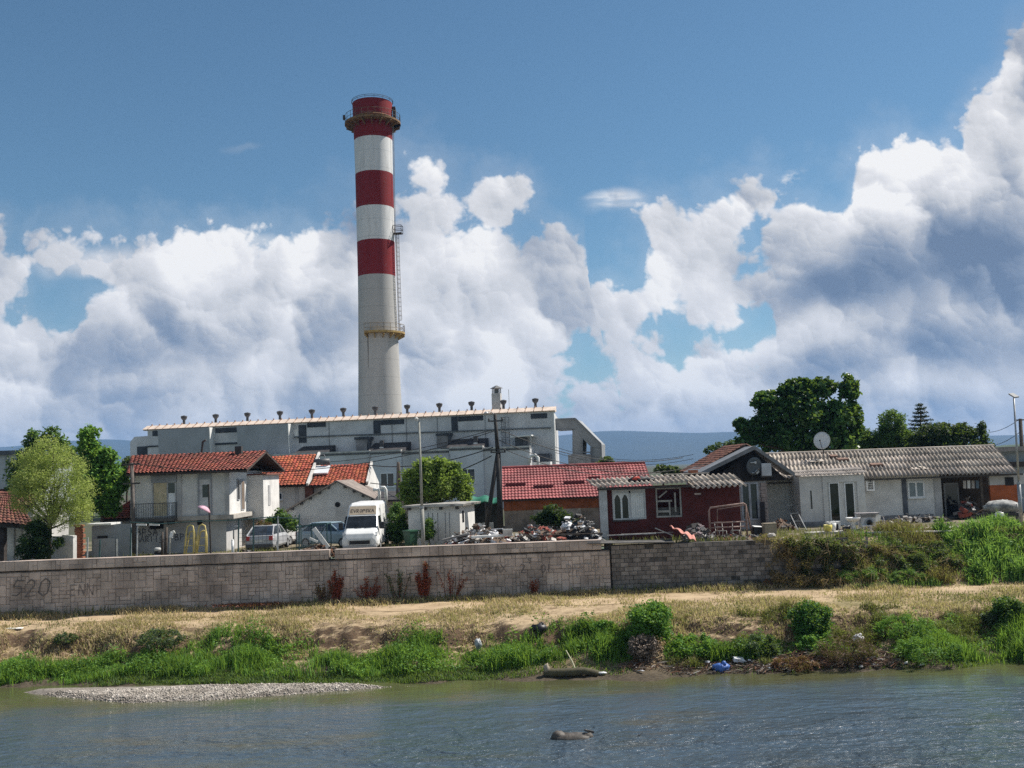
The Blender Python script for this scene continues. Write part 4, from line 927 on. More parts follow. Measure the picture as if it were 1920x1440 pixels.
def two_storey():
    t, f = building('two_storey_house', 'white two storey house with brown tiled roof and small iron balcony', 250, 60)
    fl = f(340, 968)[1]; ev = f(340, 886)[1]; x1 = f(427, 900)[0]; Dp = 8.2
    X1 = t.location.x + x1
    sy = lambda px: X1 / ((px - 960) / F_PX) * 1.0 * 1 - 60     # depth on the side wall seen at px
    w = MB().box(.02, 0, fl, x1, Dp, ev + .15); w.build('wall', PLASTER, t)
    gw = MB().box(.1, .45, 0, x1 - .25, Dp, fl - .26); gw.build('ground_floor_wall', PLASTER2, t)
    MB().box(-.1, -.12, fl - .25, x1 + .35, Dp + .3, fl - .003).build('floor_slab', mat('slab_beige', (.42, .39, .35), .9, .12, 1.5, stain=.3), t)
    for a, b in ((245.5, 253), (333, 341), (423, 430.5)):
        xa, xb = f(a, 920)[0], f(b, 920)[0]; B(xa, -.09, fl, xb, -.003, ev, 'pilaster', PLASTER2, t)
    B(f(331, 920)[0], -.5, ev - .06, x1 + .1, -.003, ev + .1, 'eaves_beam', mat('eaves_dark', (.06, .05, .045), .9), t)
    grey = mat('shutter_grey', (.30, .31, .33), .7, .1)
    def P2(a, b, c, d): x0, z1 = f(a, b); x1_, z0 = f(c, d); return x0, z0, x1_, z1
    x0, z0, xx, z1 = P2(284, 892.5, 331.5, 904); B(x0, -.1, z0, xx, -.003, z1, 'shutter_box', grey, t)
    x0, z0, xx, z1 = P2(286, 904, 331, 962); m = MB(); frame(m, x0, fl, xx, z1, -.003, .07, .06); m.box(x0 + .85, -.055, fl, x0 + .93, -.004, z1)
    d = m.build('balcony_door', mat('door_frame_grey', (.38, .385, .39), .7), t)
    B(x0 + .08, -.03, fl, x0 + .84, -.006, z1 - .07, 'curtained_pane', mat('curtain_cream', (.55, .46, .30), .6, .15, 3), d)
    B(x0 + .94, -.035, f(0, 936)[1], xx - .07, -.006, z1 - .1, 'pane', GLASS, d); B(x0 + .94, -.03, fl, xx - .07, -.006, f(0, 936)[1] - .02, 'door_panel', PVC, d)
    x0, z0, xx, z1 = P2(371, 890, 398, 962); m = MB(); frame(m, x0, fl, xx, z1, -.003, .07, .07)
    d = m.build('front_door', grey, t); B(x0 + .07, -.03, fl, xx - .07, -.006, z1 - .3, 'door_leaf', mat('leaf_pale', (.50, .50, .51), .6), d)
    B(x0 + .07, -.05, z1 - .3, xx - .07, -.006, z1 - .07, 'shutter_box', grey, d); a = P2(380, 909, 392, 932); B(a[0], -.05, a[1], a[2], -.032, a[3], 'pane', GLASS, d)
    # balcony
    xa, xb = f(254, 968)[0], f(334, 968)[0]; zt = f(300, 943)[1]
    bal = B(xa, -1.05, fl - .22, xb, -.13, fl - .06, 'balcony', mat('balcony_slab', (.10, .095, .09), .9), t)
    for k in range(4): x = xa + .25 + k * (xb - xa - .5) / 3; B(x - .09, -1.0, fl - .42, x + .09, -.13, fl - .222, 'balcony_joist', mat('joist', (.03, .027, .025), .9), bal)
    m = MB(); zt = max(zt, fl + .75)
    for (ax, ay), (bx, by) in (((xa + .03, -.15), (xa + .03, -1.0)), ((xa + .03, -1.0), (xb - .03, -1.0)), ((xb - .03, -1.0), (xb - .03, -.15))):
        m.bar((ax, ay, zt), (bx, by, zt), .04); m.bar((ax, ay, fl + .02), (bx, by, fl + .02), .03); n = int(math.hypot(bx - ax, by - ay) / .13)
        for k in range(n + 1): x, y = ax + (bx - ax) * k / n, ay + (by - ay) * k / n; m.bar((x, y, fl - .06), (x, y, zt), .018)
    m.build('balcony_railing', mat('railing_iron', (.055, .06, .065), .6), bal)
    # sunlit side wall with its window and door, and the closed bay behind
    def side(py0, py1, ya, yb, name, m_, proud=.03, par=t):
        X = x1; z1 = f(440, py0, ya)[1]; z0 = f(440, py1, ya)[1]; return MB().box(X, ya, z0, X + proud, yb, z1).build(name, m_, par)
    s = side(898, 938, 1.9, 2.45, 'side_window', grey, .05); side(901, 936, 1.97, 2.38, 'pane', GLASS2, .055, s)
    s = side(899, 957, 2.75, 3.55, 'side_door', grey, .05); side(903, 955, 2.85, 3.45, 'door_leaf', mat('leaf_brown', (.17, .13, .10), .7), .06, s)
    bay = MB().box(x1 + .003, 4.4, fl - .5, x1 + 1.0, Dp + .5, ev - .3).build('side_bay', PLASTER, t)
    B(x1 + 1.0, 5.6, fl + .3, x1 + 1.03, 6.15, fl + 1.6, 'bay_window', mat('bay_window_frame', (.40, .40, .40), .6), bay)
    B(x1 - .02, 4.3, ev - .297, x1 + 1.25, Dp + .6, ev - .2, 'bay_roof', TERRA3, bay)
    # roof
    ze, zr = f(340, 885.5, -.75)[1], f(350, 851.5, 3.9)[1]; xa, xb = f(236, 885, -.75)[0], f(463, 880, -.75)[0]; ra, rb = f(256, 855, 3.9)[0], f(463, 880, -.75)[0] - .4
    tile_roof((xa, -.75, ze), (xb, -.75, ze), (rb + .4, 3.9, zr), (ra - .35, 3.9, zr), TERRA2, t)
    tile_roof((xb, 9, ze), (xa, 9, ze), (ra - .35, 3.9, zr), (rb + .4, 3.9, zr), TERRA2, t, 'rear_roof', .5, .6)
    MB().prism([(-.3, ev), (8.4, ev), (3.9, zr - .16)], 'x', x1 - .25, x1).build('gable', mat('gable_wood', (.10, .075, .06), .9, .2), t)
    xc, zc = f(448, 851, 3.2); B(xc - .2, 3, zr - .5, xc + .2, 3.4, zr + .35, 'chimney', mat('pot_dark', (.05, .05, .05), .9), t)
    xc, zc = f(375, 845, 3.9); MB().tube([(xc, 4.1, zr - .3), (xc + .12, 4.1, zr + .75), (xc + .32, 4.1, zr + .85)], .07, 8).build('stove_pipe', IRON, t)
    # ground floor openings and spray paint
    a = P2(277, 977, 302, 992); B(a[0], .39, a[1], a[2], .447, a[3], 'vent_opening', DARK, t)
    a = P2(366, 976, 375, 985); B(a[0], .39, a[1], a[2], .447, a[3], 'vent_opening', DARK, t)
    fw = f(253, 1000, -.6); fw2 = f(304, 1000, -.6)
    g = mat('spray_dark', (.10, .10, .115), .8)
    m = MB(); x, z = f(256, 1005, .45); scrawl(m, 'BPŠA', x, z, .27, .447, .05, .08); m.build('graffiti', g, t)
    m = MB(); x, z = f(254, 1017, .45); scrawl(m, 'MARIICA', x, z, .23, .447, .045, .09); m.build('graffiti', g, t)
    m = MB(); x, z = f(328, 1013, .45); scrawl(m, 'BPO', x, z, .24, .447, .05, .08); m.build('graffiti', g, t)
two_storey()

def orange_house():
    t, f = building('tiled_house', 'white house with bright orange tiled roof in two heights and a small square window', 470, 72)
    x0, xs, x1 = 0, f(576, 900)[0], f(684, 900)[0]; za = f(540, 910)[1]; zb = f(620, 909)[1]
    B(x0, 0, 0, xs, 8, za, 'wall', PLASTER, t); B(xs + .003, .25, 0, x1, 7.5, zb, 'wall', PLASTER, t)
    ra = f(540, 854, 4)[1]; rb = f(630, 872, 3.8)[1]
    tile_roof((x0 - .5, -.55, za - .05), (xs + .15, -.55, za - .02), (xs + .15, 4, ra), (x0 - .5, 4, ra - .08), TERRA, t)
    tile_roof((xs + .2, -.4, zb - .05), (x1 + .25, -.4, zb), (x1 - .05, 3.8, rb), (xs + .2, 3.8, rb - .02), TERRA, t)
    MB().prism([(0, za - .1), (8, za - .1), (4, ra - .15)], 'x', xs - .2, xs + .1).build('gable', PLASTER, t)
    MB().prism([(.25, zb), (7.4, zb), (3.8, rb - .15)], 'x', x1 - .2, x1).build('gable', PLASTER, t)
    for (xa, ya, z_a), (xb_, yb_, z_b), nm in (((xs + .12, -.6, za + .02), (xs + .12, 4, ra + .1), 'barge_board'), ((x1 + .22, -.4, zb + .06), (x1 - .02, 3.8, rb + .1), 'barge_board')):
        MB().bar((xa, ya, z_a), (xb_, yb_, z_b), .16, .2).build(nm, mat('barge_pale', (.55, .53, .50), .8), t)
    a, b = f(519, 924), f(530, 937); window(t, a[0], b[1], b[0], a[1], -.002, 1)
    xc, zc = f(507.5, 880, 1.6); B(xc, 1.6, f(510, 892, 1.6)[1], xc + .36, 2.0, f(510, 869, 1.6)[1], 'chimney', mat('chimney_brick', (.16, .075, .05), .9, .2, 5), t)
    a, b = f(573, 908), f(588, 933); B(a[0], -.3, b[1] - 2, b[0], .2, a[1], 'brick_pier', mat('pier_brick', (.13, .055, .04), .9, .25, 4), t)
    a, b = f(553, 908), f(560, 940); B(a[0], -.04, 0, b[0], -.003, a[1], 'pilaster', PLASTER2, t)
    # solar water heater standing on the lower roof
    p = P(604, 884, 74.5); s = thing('solar_water_heater', 'white solar panel with water tank on the orange tiled roof', 'solar heater', (p.x, 74.2, p.z))
    MB().add([(-.75, -.8, -.1), (.6, -.8, -.1), (.62, .2, .42), (-.6, .2, .42), (-.75, -.76, -.2), (.6, -.76, -.2), (.62, .24, .32), (-.6, .24, .32)], [(0, 1, 2, 3), (7, 6, 5, 4), (0, 4, 5, 1), (1, 5, 6, 2), (2, 6, 7, 3), (3, 7, 4, 0)]).build('panel', mat('solar_white', (.72, .74, .77), .3, .03), s)
    MB().smooth().tube([(-.55, .35, .7), (.55, .35, .7)], .24, 14).build('tank', mat('tank_dark', (.08, .085, .09), .5), s)
    m = MB()
    for x in (-.5, .5): m.bar((x, .5, -.2), (x, .35, .6), .05); m.bar((x, .5, -.2), (x, -.6, -.25), .05)
    m.tube([(-.3, .35, .9), (-.1, .35, 1.25), (.15, .35, 1.25), (.3, .35, .9)], .03, 6); m.build('stand', STEEL, s)
orange_house()

def gabled_shed():
    t, f = building('gabled_shed', 'pale grey gabled shed wall with round vent hole behind the parked van', 540, 66, cat='shed')
    ap, l, r = f(632, 904), f(541, 957), f(724, 948)
    MB().prism([(l[0], 0), (r[0], 0), r, ap, l], 'y', 0, 7).build('wall', PLASTER, t)
    m = MB()
    for a, b in ((l, ap), (ap, r)):
        dx, dz = b[0] - a[0], b[1] - a[1]; L = math.hypot(dx, dz); e = .28
        if a is l: a = (a[0] - dx / L * e, a[1] - dz / L * e)
        else: b = (b[0] + dx / L * e, b[1] + dz / L * e)
        m.prism([(a[0], a[1] + .02), (b[0], b[1] + .02), (b[0], b[1] + .12), (a[0], a[1] + .12)], 'y', -.3, 7.2)
    m.build('roof', mat('shed_roof', (.24, .20, .175), .9, .2, 2, stain=.4), t)
    for k in range(5):
        for a, b in ((l, ap), (r, ap)):
            w = (k + .5) / 5.4; x, z = a[0] + (b[0] - a[0]) * w, a[1] + (b[1] - a[1]) * w; B(x - .07, -.26, z - .14, x + .07, -.003, z + .012, 'rafter_end', IRON, t)
    x, z = f(633, 946); MB().lathe([(.17, 0), (.17, .03)], 16).build('vent_hole', DARK, t).matrix_local = Matrix.Translation((x, -.002, z)) @ Matrix.Rotation(math.pi / 2, 4, 'X')
gabled_shed()

def left_side():
    # brown tiled hut at the picture edge
    t, f = building('tiled_hut', 'open brown tiled hut with dark post and white cloth wall beside the willow', -40, 56.5, cat='hut')
    xr = f(66, 980)[0]; ze = f(40, 985, -.6)[1]; zr = f(0, 925, 3)[1]
    tile_roof((-.5, -.7, ze + .42), (xr + .35, -.7, ze - .1), (f(24, 930, 3)[0], 3, zr), (-.5, 3, zr + .1), TERRA3, t)
    xa, xb = f(-4, 1000)[0], f(11, 1000)[0]; B(xa, -.2, 0, xb, .15, ze + .25, 'post', mat('post_dark', (.045, .038, .035), .9, .3, 3), t)
    B(-.3, 1.6, 0, xr + .2, 1.75, ze + .4, 'back_wall', mat('cloth_white', (.66, .66, .64), .9, .14, 1.5, .3), t)
    m = MB(); [m.box(x, 1.55, .1, x + .06, 1.597, ze + .1) for x in np.arange(1.2, xr, .42)]; m.build('wall_batten', mat('batten', (.30, .29, .27), .9), t)
    MB().bar((-.4, -.45, ze + .22), (xr + .2, -.45, ze - .18), .1, .16).build('eaves_beam', IRON, t)
    c, g = building('chimney_house', 'brick chimney and old tiled roof rising behind the hut', -40, 63)
    B(0, 0, 0, g(62, 950)[0], 5, g(0, 948)[1], 'wall', PLASTER2, c)
    tile_roof((-.4, -.5, g(0, 950)[1]), (g(75, 950)[0], -.5, g(0, 950)[1]), (g(60, 925, 2.5)[0], 2.5, g(0, 918, 2.5)[1]), (-.4, 2.5, g(0, 918, 2.5)[1]), TERRA3, c)
    x, z = g(8, 930, .5); B(x, .3, z - 1, x + .42, .75, g(8, 937, .5)[1] + .5, 'chimney', BRICK, c)
    w, g = building('whitewashed_wall', 'short sunlit whitewashed wall between the dark bush and brick pillar', 93, 56.2, R(-24), 'wall')
    x1 = g(137, 1020)[0]; z = g(110, 1005)[1]
    MB().prism([(0, -.1), (x1, -.1), (x1, z), (x1 * .55, z + .06), (x1 * .5, z - .02), (0, z)], 'y', 0, .25).build('panel', PLASTER, w)
    b, g = building('brick_pillar', 'crumbling red brick pillar next to the whitewashed wall', 139, 56, cat='pillar')
    m = MB(); rnd = random.Random(3); x1 = g(155, 1000)[0]; n = 20; zt = g(150, 984)[1]
    for k in range(n):
        o = rnd.uniform(-.05, .05); m.box(o, rnd.uniform(0, .05), zt * k / n + .008, x1 + o * .5 - .12 * (k % 3 == 0), .35, zt * (k + 1) / n - .006)
    m.build('pier', BRICK, b)
    # low grey sheds with the orange roof behind
    s, g = building('metal_gate', 'grey metal yard gate with raised panel under a white roof edge', 172, 57.2, cat='gate')
    x1 = g(246, 1000)[0]; zt = g(200, 984)[1]; gm_ = mat('gate_grey', (.22, .245, .27), .6, .12, 1, stain=.4, stain_col=(.13, .12, .12))
    B(0, 0, 0, x1, .08, zt, 'leaf', gm_, s); a, c = g(176, 1010), g(217, 1045); B(a[0], -.06, 0, c[0], -.003, a[1], 'raised_panel', mat('gate_panel', (.27, .29, .31), .6, .1), s)
    a, c = g(183, 1005), g(202, 1010); B(a[0], -.03, c[1], c[0], -.003, a[1], 'slot', DARK, s); a = g(219, 1010); B(a[0], -.09, 0, a[0] + .08, -.003, a[1], 'gate_post', WHITE, s)
    B(-.2, -.35, zt + .003, x1 * .55, 1.2, zt + .1, 'roof_edge', WHITE, s)
    h, g = building('orange_roof_annex', 'low annex with steep orange tiled roof against the two storey house', 196, 63)
    x1 = g(246, 960)[0]; ze = g(225, 974, -.4)[1]; zr = g(230, 938, 2.5)[1]
    B(0, 0, 0, x1, 4, ze, 'wall', PLASTER2, h); tile_roof((-.1, -.45, ze), (x1 + .1, -.45, ze), (x1 + .1, 2.6, zr), (x1 * .42, 2.6, zr), TERRA, h)
left_side()

def red_house():
    t, f = building('red_roof_house', 'low brick house with red sheet metal roof and dark snow guards', 945, 70)
    x1 = f(1226, 900)[0]; ze = f(1000, 936, -.6)[1]; zr = f(1080, 873.5, 4.4)[1]
    red = mat('red_sheet', (.30, .078, .075), .6, .26, .7, stain=.6, stain_col=(.2, .04, .04))
    m = MB(); A, Bp, Cp, Dp = Vector((-.1, -.65, ze)), Vector((x1, -.65, ze)), Vector((x1, 4.4, zr)), Vector((-.1, 4.4, zr)); n = (Bp - A).cross(Dp - A).normalized()
    cols = int(x1 / .23); rows = 12
    for r in range(rows):
        vs = []
        for v, l in ((r / rows, .045), ((r + 1.02) / rows, 0)):
            for c in range(cols * 4 + 1): u = c / (cols * 4); vs.append(A.lerp(Bp, u).lerp(Dp.lerp(Cp, u), v) + n * (l + (.045, .02, 0, .02)[c % 4]))
        k = cols * 4 + 1; m.add(vs, [(i, i + 1, i + k + 1, i + k) for i in range(k - 1)])
    m.build('roof', red, t)
    MB().add([A, Bp, Cp, Dp, A - n * .1, Bp - n * .1, Cp - n * .1, Dp - n * .1], [(0, 1, 2, 3), (7, 6, 5, 4), (0, 4, 5, 1), (1, 5, 6, 2), (2, 6, 7, 3), (3, 7, 4, 0)]).build('roof_deck', mat('roof_deck', (.055, .042, .035)), t)
    MB().tube([Dp + n * .06, Cp + n * .06], .11, 8).build('ridge_cap', red, t)
    B(0, 0, 0, x1 - .3, 7, ze - .75, 'wall', mat('mud_plaster', (.26, .225, .19), .95, .2, 1.2, .3, stain=.5), t)
    B(-.02, -.03, ze - .747, x1 - .3, 7, ze - .03, 'brick_band', mat('orange_brick', (.30, .10, .045), .9, .2, 2.5, .3, 14), t)
    MB().prism([(-.02, ze - .03), (8, ze - .03), (4.4, zr - .14)], 'x', 0, .2).build('gable', BRICK, t)
    for a, b, py in ((948, 986, 914), (1000, 1038, 919.5), (1057, 1096, 910.5), (1103, 1125, 901)):
        v = .33 if py > 915 else (.42 if py > 905 else .55)
        p0 = A.lerp(Dp, v); g = p0 + n * .12; xa, xb = f(a, py, g.y)[0], f(b, py, g.y)[0]
        mm = MB().bar((xa, g.y, g.z), (xb, g.y, g.z), .09, .16); mm.build('snow_guard', mat('guard_red', (.14, .02, .025), .5), t)
    a, b = f(1000, 945), f(1090, 975); B(a[0], -.02, b[1] - .5, b[0], -.003, a[1] - .2, 'plaster_patch', mat('patch', (.36, .34, .31), .95, .2, 1.5), t)
red_house()

def red_hut():
    t, f = building('dark_red_hut', 'dark red plastered hut with ragged corrugated roof and a broken window', 1133, 58, cat='hut')
    x1 = f(1388, 950)[0]; ze = f(1210, 911, -.7)[1]; zb = f(1210, 896, 2.2)[1]; ze2 = f(1343, 914, -.8)[1]; xs = f(1298, 910, -.7)[0]
    rd = mat('oxblood_plaster', (.092, .018, .017), .85, .18, 1.2, .2, 6, stain=.35, stain_col=(.05, .02, .018))
    # wall with two real openings
    w1 = [f(1147, 919), f(1212, 973)]; w2 = [f(1228, 915), f(1280, 969)]
    (ax, az1), (bx, az0) = w1; (cx, cz1), (dx, cz0) = w2; H = ze - .1
    m = MB()
    for q in ((0, 0, ax, H), (ax, 0, bx, az0), (ax, az1, bx, H), (bx, 0, cx, H), (cx, 0, dx, cz0), (cx, cz1, dx, H), (dx, 0, x1, H)): m.box(q[0], 0, q[1], q[2], .22, q[3])
    m.box(0, .22, 0, .2, 4, H); m.box(x1 - .2, .22, 0, x1, 4, H); m.box(.2, 3.8, 0, x1 - .2, 4, H); m.build('wall', rd, t)
    B(.2, .25, .003, x1 - .2, 3.8, .05, 'floor', DARK, t)
    B(-.28, -.35, 0, f(1138, 950)[0], -.003, ze + .05, 'corner_post', mat('post_white', (.52, .52, .51), .9, .15, 2, .2, stain=.4), t)
    # shuttered arched window
    mid = ax + (bx - ax) * .53; wd = mat('window_wood', (.52, .52, .52), .6, .08)
    fr = MB(); frame(fr, ax, az0, bx, az1, .1, .08, .12); fr.box(mid - .05, -.0, az0, mid + .05, .1, az1); fr.box(ax + .08, 0, az1 - .2, bx - .08, .09, az1 - .08)
    w = fr.build('window', wd, t)
    for k in range(2):
        p0 = ax + .08 + (mid - .05 - ax - .08) * k / 2; p1 = p0 + (mid - ax - .13) / 2
        zt = az1 - .2; a = MB(); pts = [(p0 + .05 + (p1 - p0 - .1) * i / 8, zt - .34 + .26 * math.sin(math.pi * i / 8)) for i in range(9)]
        a.prism([(p0, zt), (p0, az0 + .08), (p0 + .05, az0 + .08)] + pts + [(p1 - .05, az0 + .08), (p1, az0 + .08), (p1, zt)], 'y', .03, .085); a.build('arched_sash', WHITE, w)
    B(ax + .08, .09, az0 + .08, mid, .1, az1 - .2, 'pane', GLASS2, w)
    s = MB(); s.box(mid + .05, .05, az0 + .08, bx - .08, .07, az1 - .2); [s.box(x, .03, az0 + .1, x + .09, .049, az1 - .22) for x in np.arange(mid + .07, bx - .17, .125)]; s.build('shutter', WHITE, w)
    B(ax - .02, -.12, az0 - .08, bx - .5, 0, az0 - .003, 'sill', IRON, w)
    # broken window: only remains of the frame
    fr = MB(); frame(fr, cx + .02, cz0, dx - .02, cz1, .12, .09, .1); zq = cz0 + (cz1 - cz0) * .52; fr.box(cx + .1, .02, zq, dx - .55, .1, zq + .1); fr.box(cx + (dx - cx) * .5, .03, cz0 + .1, cx + (dx - cx) * .5 + .08, .1, zq)
    fr.bar((cx + .2, .06, zq + .25), (cx + (dx - cx) * .45, .0, zq + .62), .08); fr.box(dx - .42, .02, cz0 + .3, dx - .33, .1, cz1 - .3); fr.box(cx + .1, .04, cz0 + .28, dx - .7, .1, cz0 + .4); fr.build('broken_window', mat('old_frame', (.36, .34, .31), .8, .2, 3), t)
    B(cx, .24, cz0 - .2, dx, .26, cz0 + .55, 'boarding', mat('board_grey', (.13, .12, .11), .9, .3, 3), t)
    x, z = f(1308, 926); B(x - .18, -.03, z - .05, x + .18, -.003, z + .05, 'wall_lamp', mat('lamp_pale', (.55, .45, .42), .6), t)
    rn = random.Random(4)
    wavy_roof((-.55, -.75, ze), (xs, -.75, ze + .1), (xs + .1, 2.4, zb + .12), (-.8, 2.4, zb), FIBRE, t, period=.23, amp=.07, rows=2, sheet=5, ragged=.07, rnd=rn)
    wavy_roof((xs, -.9, ze2 - .02), (x1 + .25, -.9, ze2), (x1 + .1, 2.0, zb + .05), (xs - .3, 2.0, zb + .02), FIBRE, t, period=.23, amp=.07, rows=2, sheet=5, ragged=.07, rnd=rn)
    B(-.4, -.5, ze - .16, x1, -.38, ze - .06, 'roof_batten', IRON, t)
    c = Vector((f(1195, 899, .9)[0], .9, zb - .12)) + t.location
    tp = MB().smooth(); tp.ball((0, 0, .05), .55, 14, 8, .25, (1.0, .8, .32), random.Random(2)); tp.ball((.55, .1, .02), .4, 12, 7, .25, (1.2, .8, .3), random.Random(3))
    r = thing('roof_tarp', 'crumpled black tarp lying on the ragged roof of the red hut', 'tarp', tuple(c)); tp.build('sheet', mat('tarp_black', (.022, .022, .028), .6, .4, 4, .5), r)
    MB().smooth().ball((-.1, -.36, .12), .2, 10, 7, .3, (1.1, .6, .6), random.Random(6)).build('red_rag', mat('rag_red', (.45, .07, .05), .9), r)
    c = Vector((f(1300, 884, 2.2)[0], 2.2, zb + .1)) + t.location; r = thing('roof_board', 'pale board with a brick laid along the top of the hut roof', 'board', tuple(c))
    MB().obox(Vector((-.4, 0, .05)), 2.6, .5, .06, (0, 0, .05)).build('plank', mat('plank_pale', (.42, .38, .33), .9, .2, 2), r); MB().obox(Vector((.0, .1, .17)), .5, .3, .18, (0, 0, .4)).build('brick', BRICK, r)
red_hut()

def dark_gable():
    t, f = building('dark_gable_house', 'small house with dark timber gable above glazed doors and a brick jamb', 1386, 63)
    ap, l, r = f(1411, 840), f(1312, 889), f(1486, 891); z0 = f(1410, 899)[1]; x1 = f(1439, 940)[0]
    wood = mat('gable_black', (.022, .020, .022), .85, .4, 2)
    MB().prism([(l[0] + .5, z0 - .1), (r[0] - .35, z0 - .1), (ap[0], ap[1] - .12)], 'y', 0, .15).build('gable', wood, t)
    B(-2.2, .15, 0, x1, 6, z0 - .1, 'wall', PLASTER2, t)
    tin = mat('tin_grey', (.17, .18, .195), .7, .15, 1.2, stain=.3)
    for a, b, nm in ((l, ap, 'roof'), (ap, r, 'roof')):
        MB().prism([(a[0], a[1]), (b[0], b[1]), (b[0], b[1] + .12), (a[0], a[1] + .12)], 'y', -.5, 6.2 if a is l else 1.9).build(nm, tin, t)
        MB().prism([(a[0], a[1] - .1), (b[0], b[1] - .1), (b[0], b[1] + .15), (a[0], a[1] + .15)], 'y', -.56, -.503).build('barge_board', mat('barge_grey', (.20, .205, .215), .7), t)
    a, b = f(1389, 905), f(1425, 957); d = window(t, a[0], b[1] - .6, b[0], a[1], .148, 2, mat('blue_grey_frame', (.38, .42, .47), .6), GLASS, .11, 'glazed_door', False)
    m = MB(); xa = f(1425, 905)[0]
    for k in range(12): z = .1 + k * (z0 - .3) / 12; m.box(xa + (k % 2) * .04, -.03, z, x1, .146, z + (z0 - .3) / 12 - .02)
    m.build('brick_jamb', mat('pale_brick', (.33, .28, .26), .9, .2, 3), t)
    a, b = f(1414, 935), f(1424, 985); B(a[0] + .25, -.4, 0, b[0] + .3, -.35, a[1] - .2, 'hanging_coat', mat('coat_dark', (.025, .025, .03), .9), t)
    # tiled roof of the house just behind
    h, g = building('old_tile_house', 'house with old dark red tiles showing above the timber gable', 1311, 65.2)
    ap, l = g(1399, 833), g(1306, 886); rr = (ap[0] + 1.0, ap[1] - .65)
    MB().prism([(l[0] + .3, 0), (rr[0] - .1, 0), (rr[0] - .1, rr[1] - .2), (ap[0], ap[1] - .15), (l[0] + .3, l[1] - .1)], 'y', .4, 6).build('wall', wood, h)
    tile_roof((l[0], 6.6, l[1]), (l[0], 0, l[1]), (ap[0], 0, ap[1]), (ap[0], 6.6, ap[1]), TERRA3, h, row=.3); tile_roof((rr[0], 0, rr[1]), (rr[0], 6.6, rr[1]), (ap[0], 6.6, ap[1]), (ap[0], 0, ap[1]), TERRA3, h, 'far_roof', .5, .6)
    # dish and cooling unit on the gable
    p = P(1414, 874, 62.5); s = thing('grey_satellite_dish', 'dark grey satellite dish with pale marks on the timber gable', 'satellite dish', tuple(p), R(14))
    dish(s, .56, mat('dish_grey', (.085, .10, .115), .5, .08), R(8), True)
    p = P(1436, 880, 62.7); u = thing('wall_unit', 'pale air conditioner unit on the gable behind the grey dish', 'air conditioner', tuple(p))
    MB().box(-.3, -.2, -.4, .3, .15, .38).build('casing', mat('unit_pale', (.50, .52, .55), .6, .1), u, .03); MB().box(-.35, -.2, -.48, .35, .3, -.403).build('bracket', IRON, u)
def dish(s, r, m_, tilt, marks=False):
    """parabolic dish facing local -y, its arm and bracket"""
    vs, fs, seg = [], [], 32
    for k, q in enumerate((0, .35, .7, 1.0)):
        for i in range(seg): a = 2 * math.pi * i / seg; vs.append((r * q * math.cos(a) * .92, .22 * r * q * q * -1 + .1, r * q * math.sin(a)))
    for k in range(3):
        for i in range(seg): j = (i + 1) % seg; fs.append((k * seg + i, k * seg + j, (k + 1) * seg + j, (k + 1) * seg + i))
    n = len(vs); vs += [(x, y + .03, z) for x, y, z in vs]; fs += [tuple(i + n for i in reversed(f)) for f in fs] + [(3 * seg + i, 3 * seg + (i + 1) % seg, n + 3 * seg + (i + 1) % seg, n + 3 * seg + i) for i in range(seg)]
    b = MB().smooth(); b.add(vs, fs); d = b.build('reflector', m_, s); d.rotation_euler = (tilt, 0, 0)
    a = MB(); a.bar((0, .05, -r * .95), (0, -r * 1.05, -r * .25), .035); a.box(-.05, -r * 1.15, -r * .3, .05, -r * 1.0, -r * .16); a.build('arm', IRON, d)
    m = MB(); m.bar((0, .12, 0), (0, .35, -.1), .08); m.bar((0, .35, -.1), (0, .35, -r * 1.5), .07); m.build('mount', IRON, s)
    if marks:
        w = MB(); y = -.055
        w.box(-.22, y - .03, .22, .06, y + .06, .27); w.lathe([(.075, 0), (.075, .02)], 12).build('tmp', WHITE, d); bpy.data.objects.remove(bpy.data.objects['tmp'])
        w = MB(); w.box(-.24, -.03, .20, .02, .07, .25); w.prism([(.08 + .08 * math.cos(k * .524), .225 + .08 * math.sin(k * .524)) for k in range(12)], 'y', -.03, .07)
        w.box(.12, -.09, -.30, .27, .07, -.26); w.bar((.1, -.05, -.42), (.26, -.05, -.28), .04, .2); w.box(.235, -.09, -.42, .27, .07, -.30); w.box(-.18, -.11, -.42, -.0, .07, -.385)
        w.build('marking', mat('mark_pale', (.50, .53, .55), .6), d)
dark_gable()

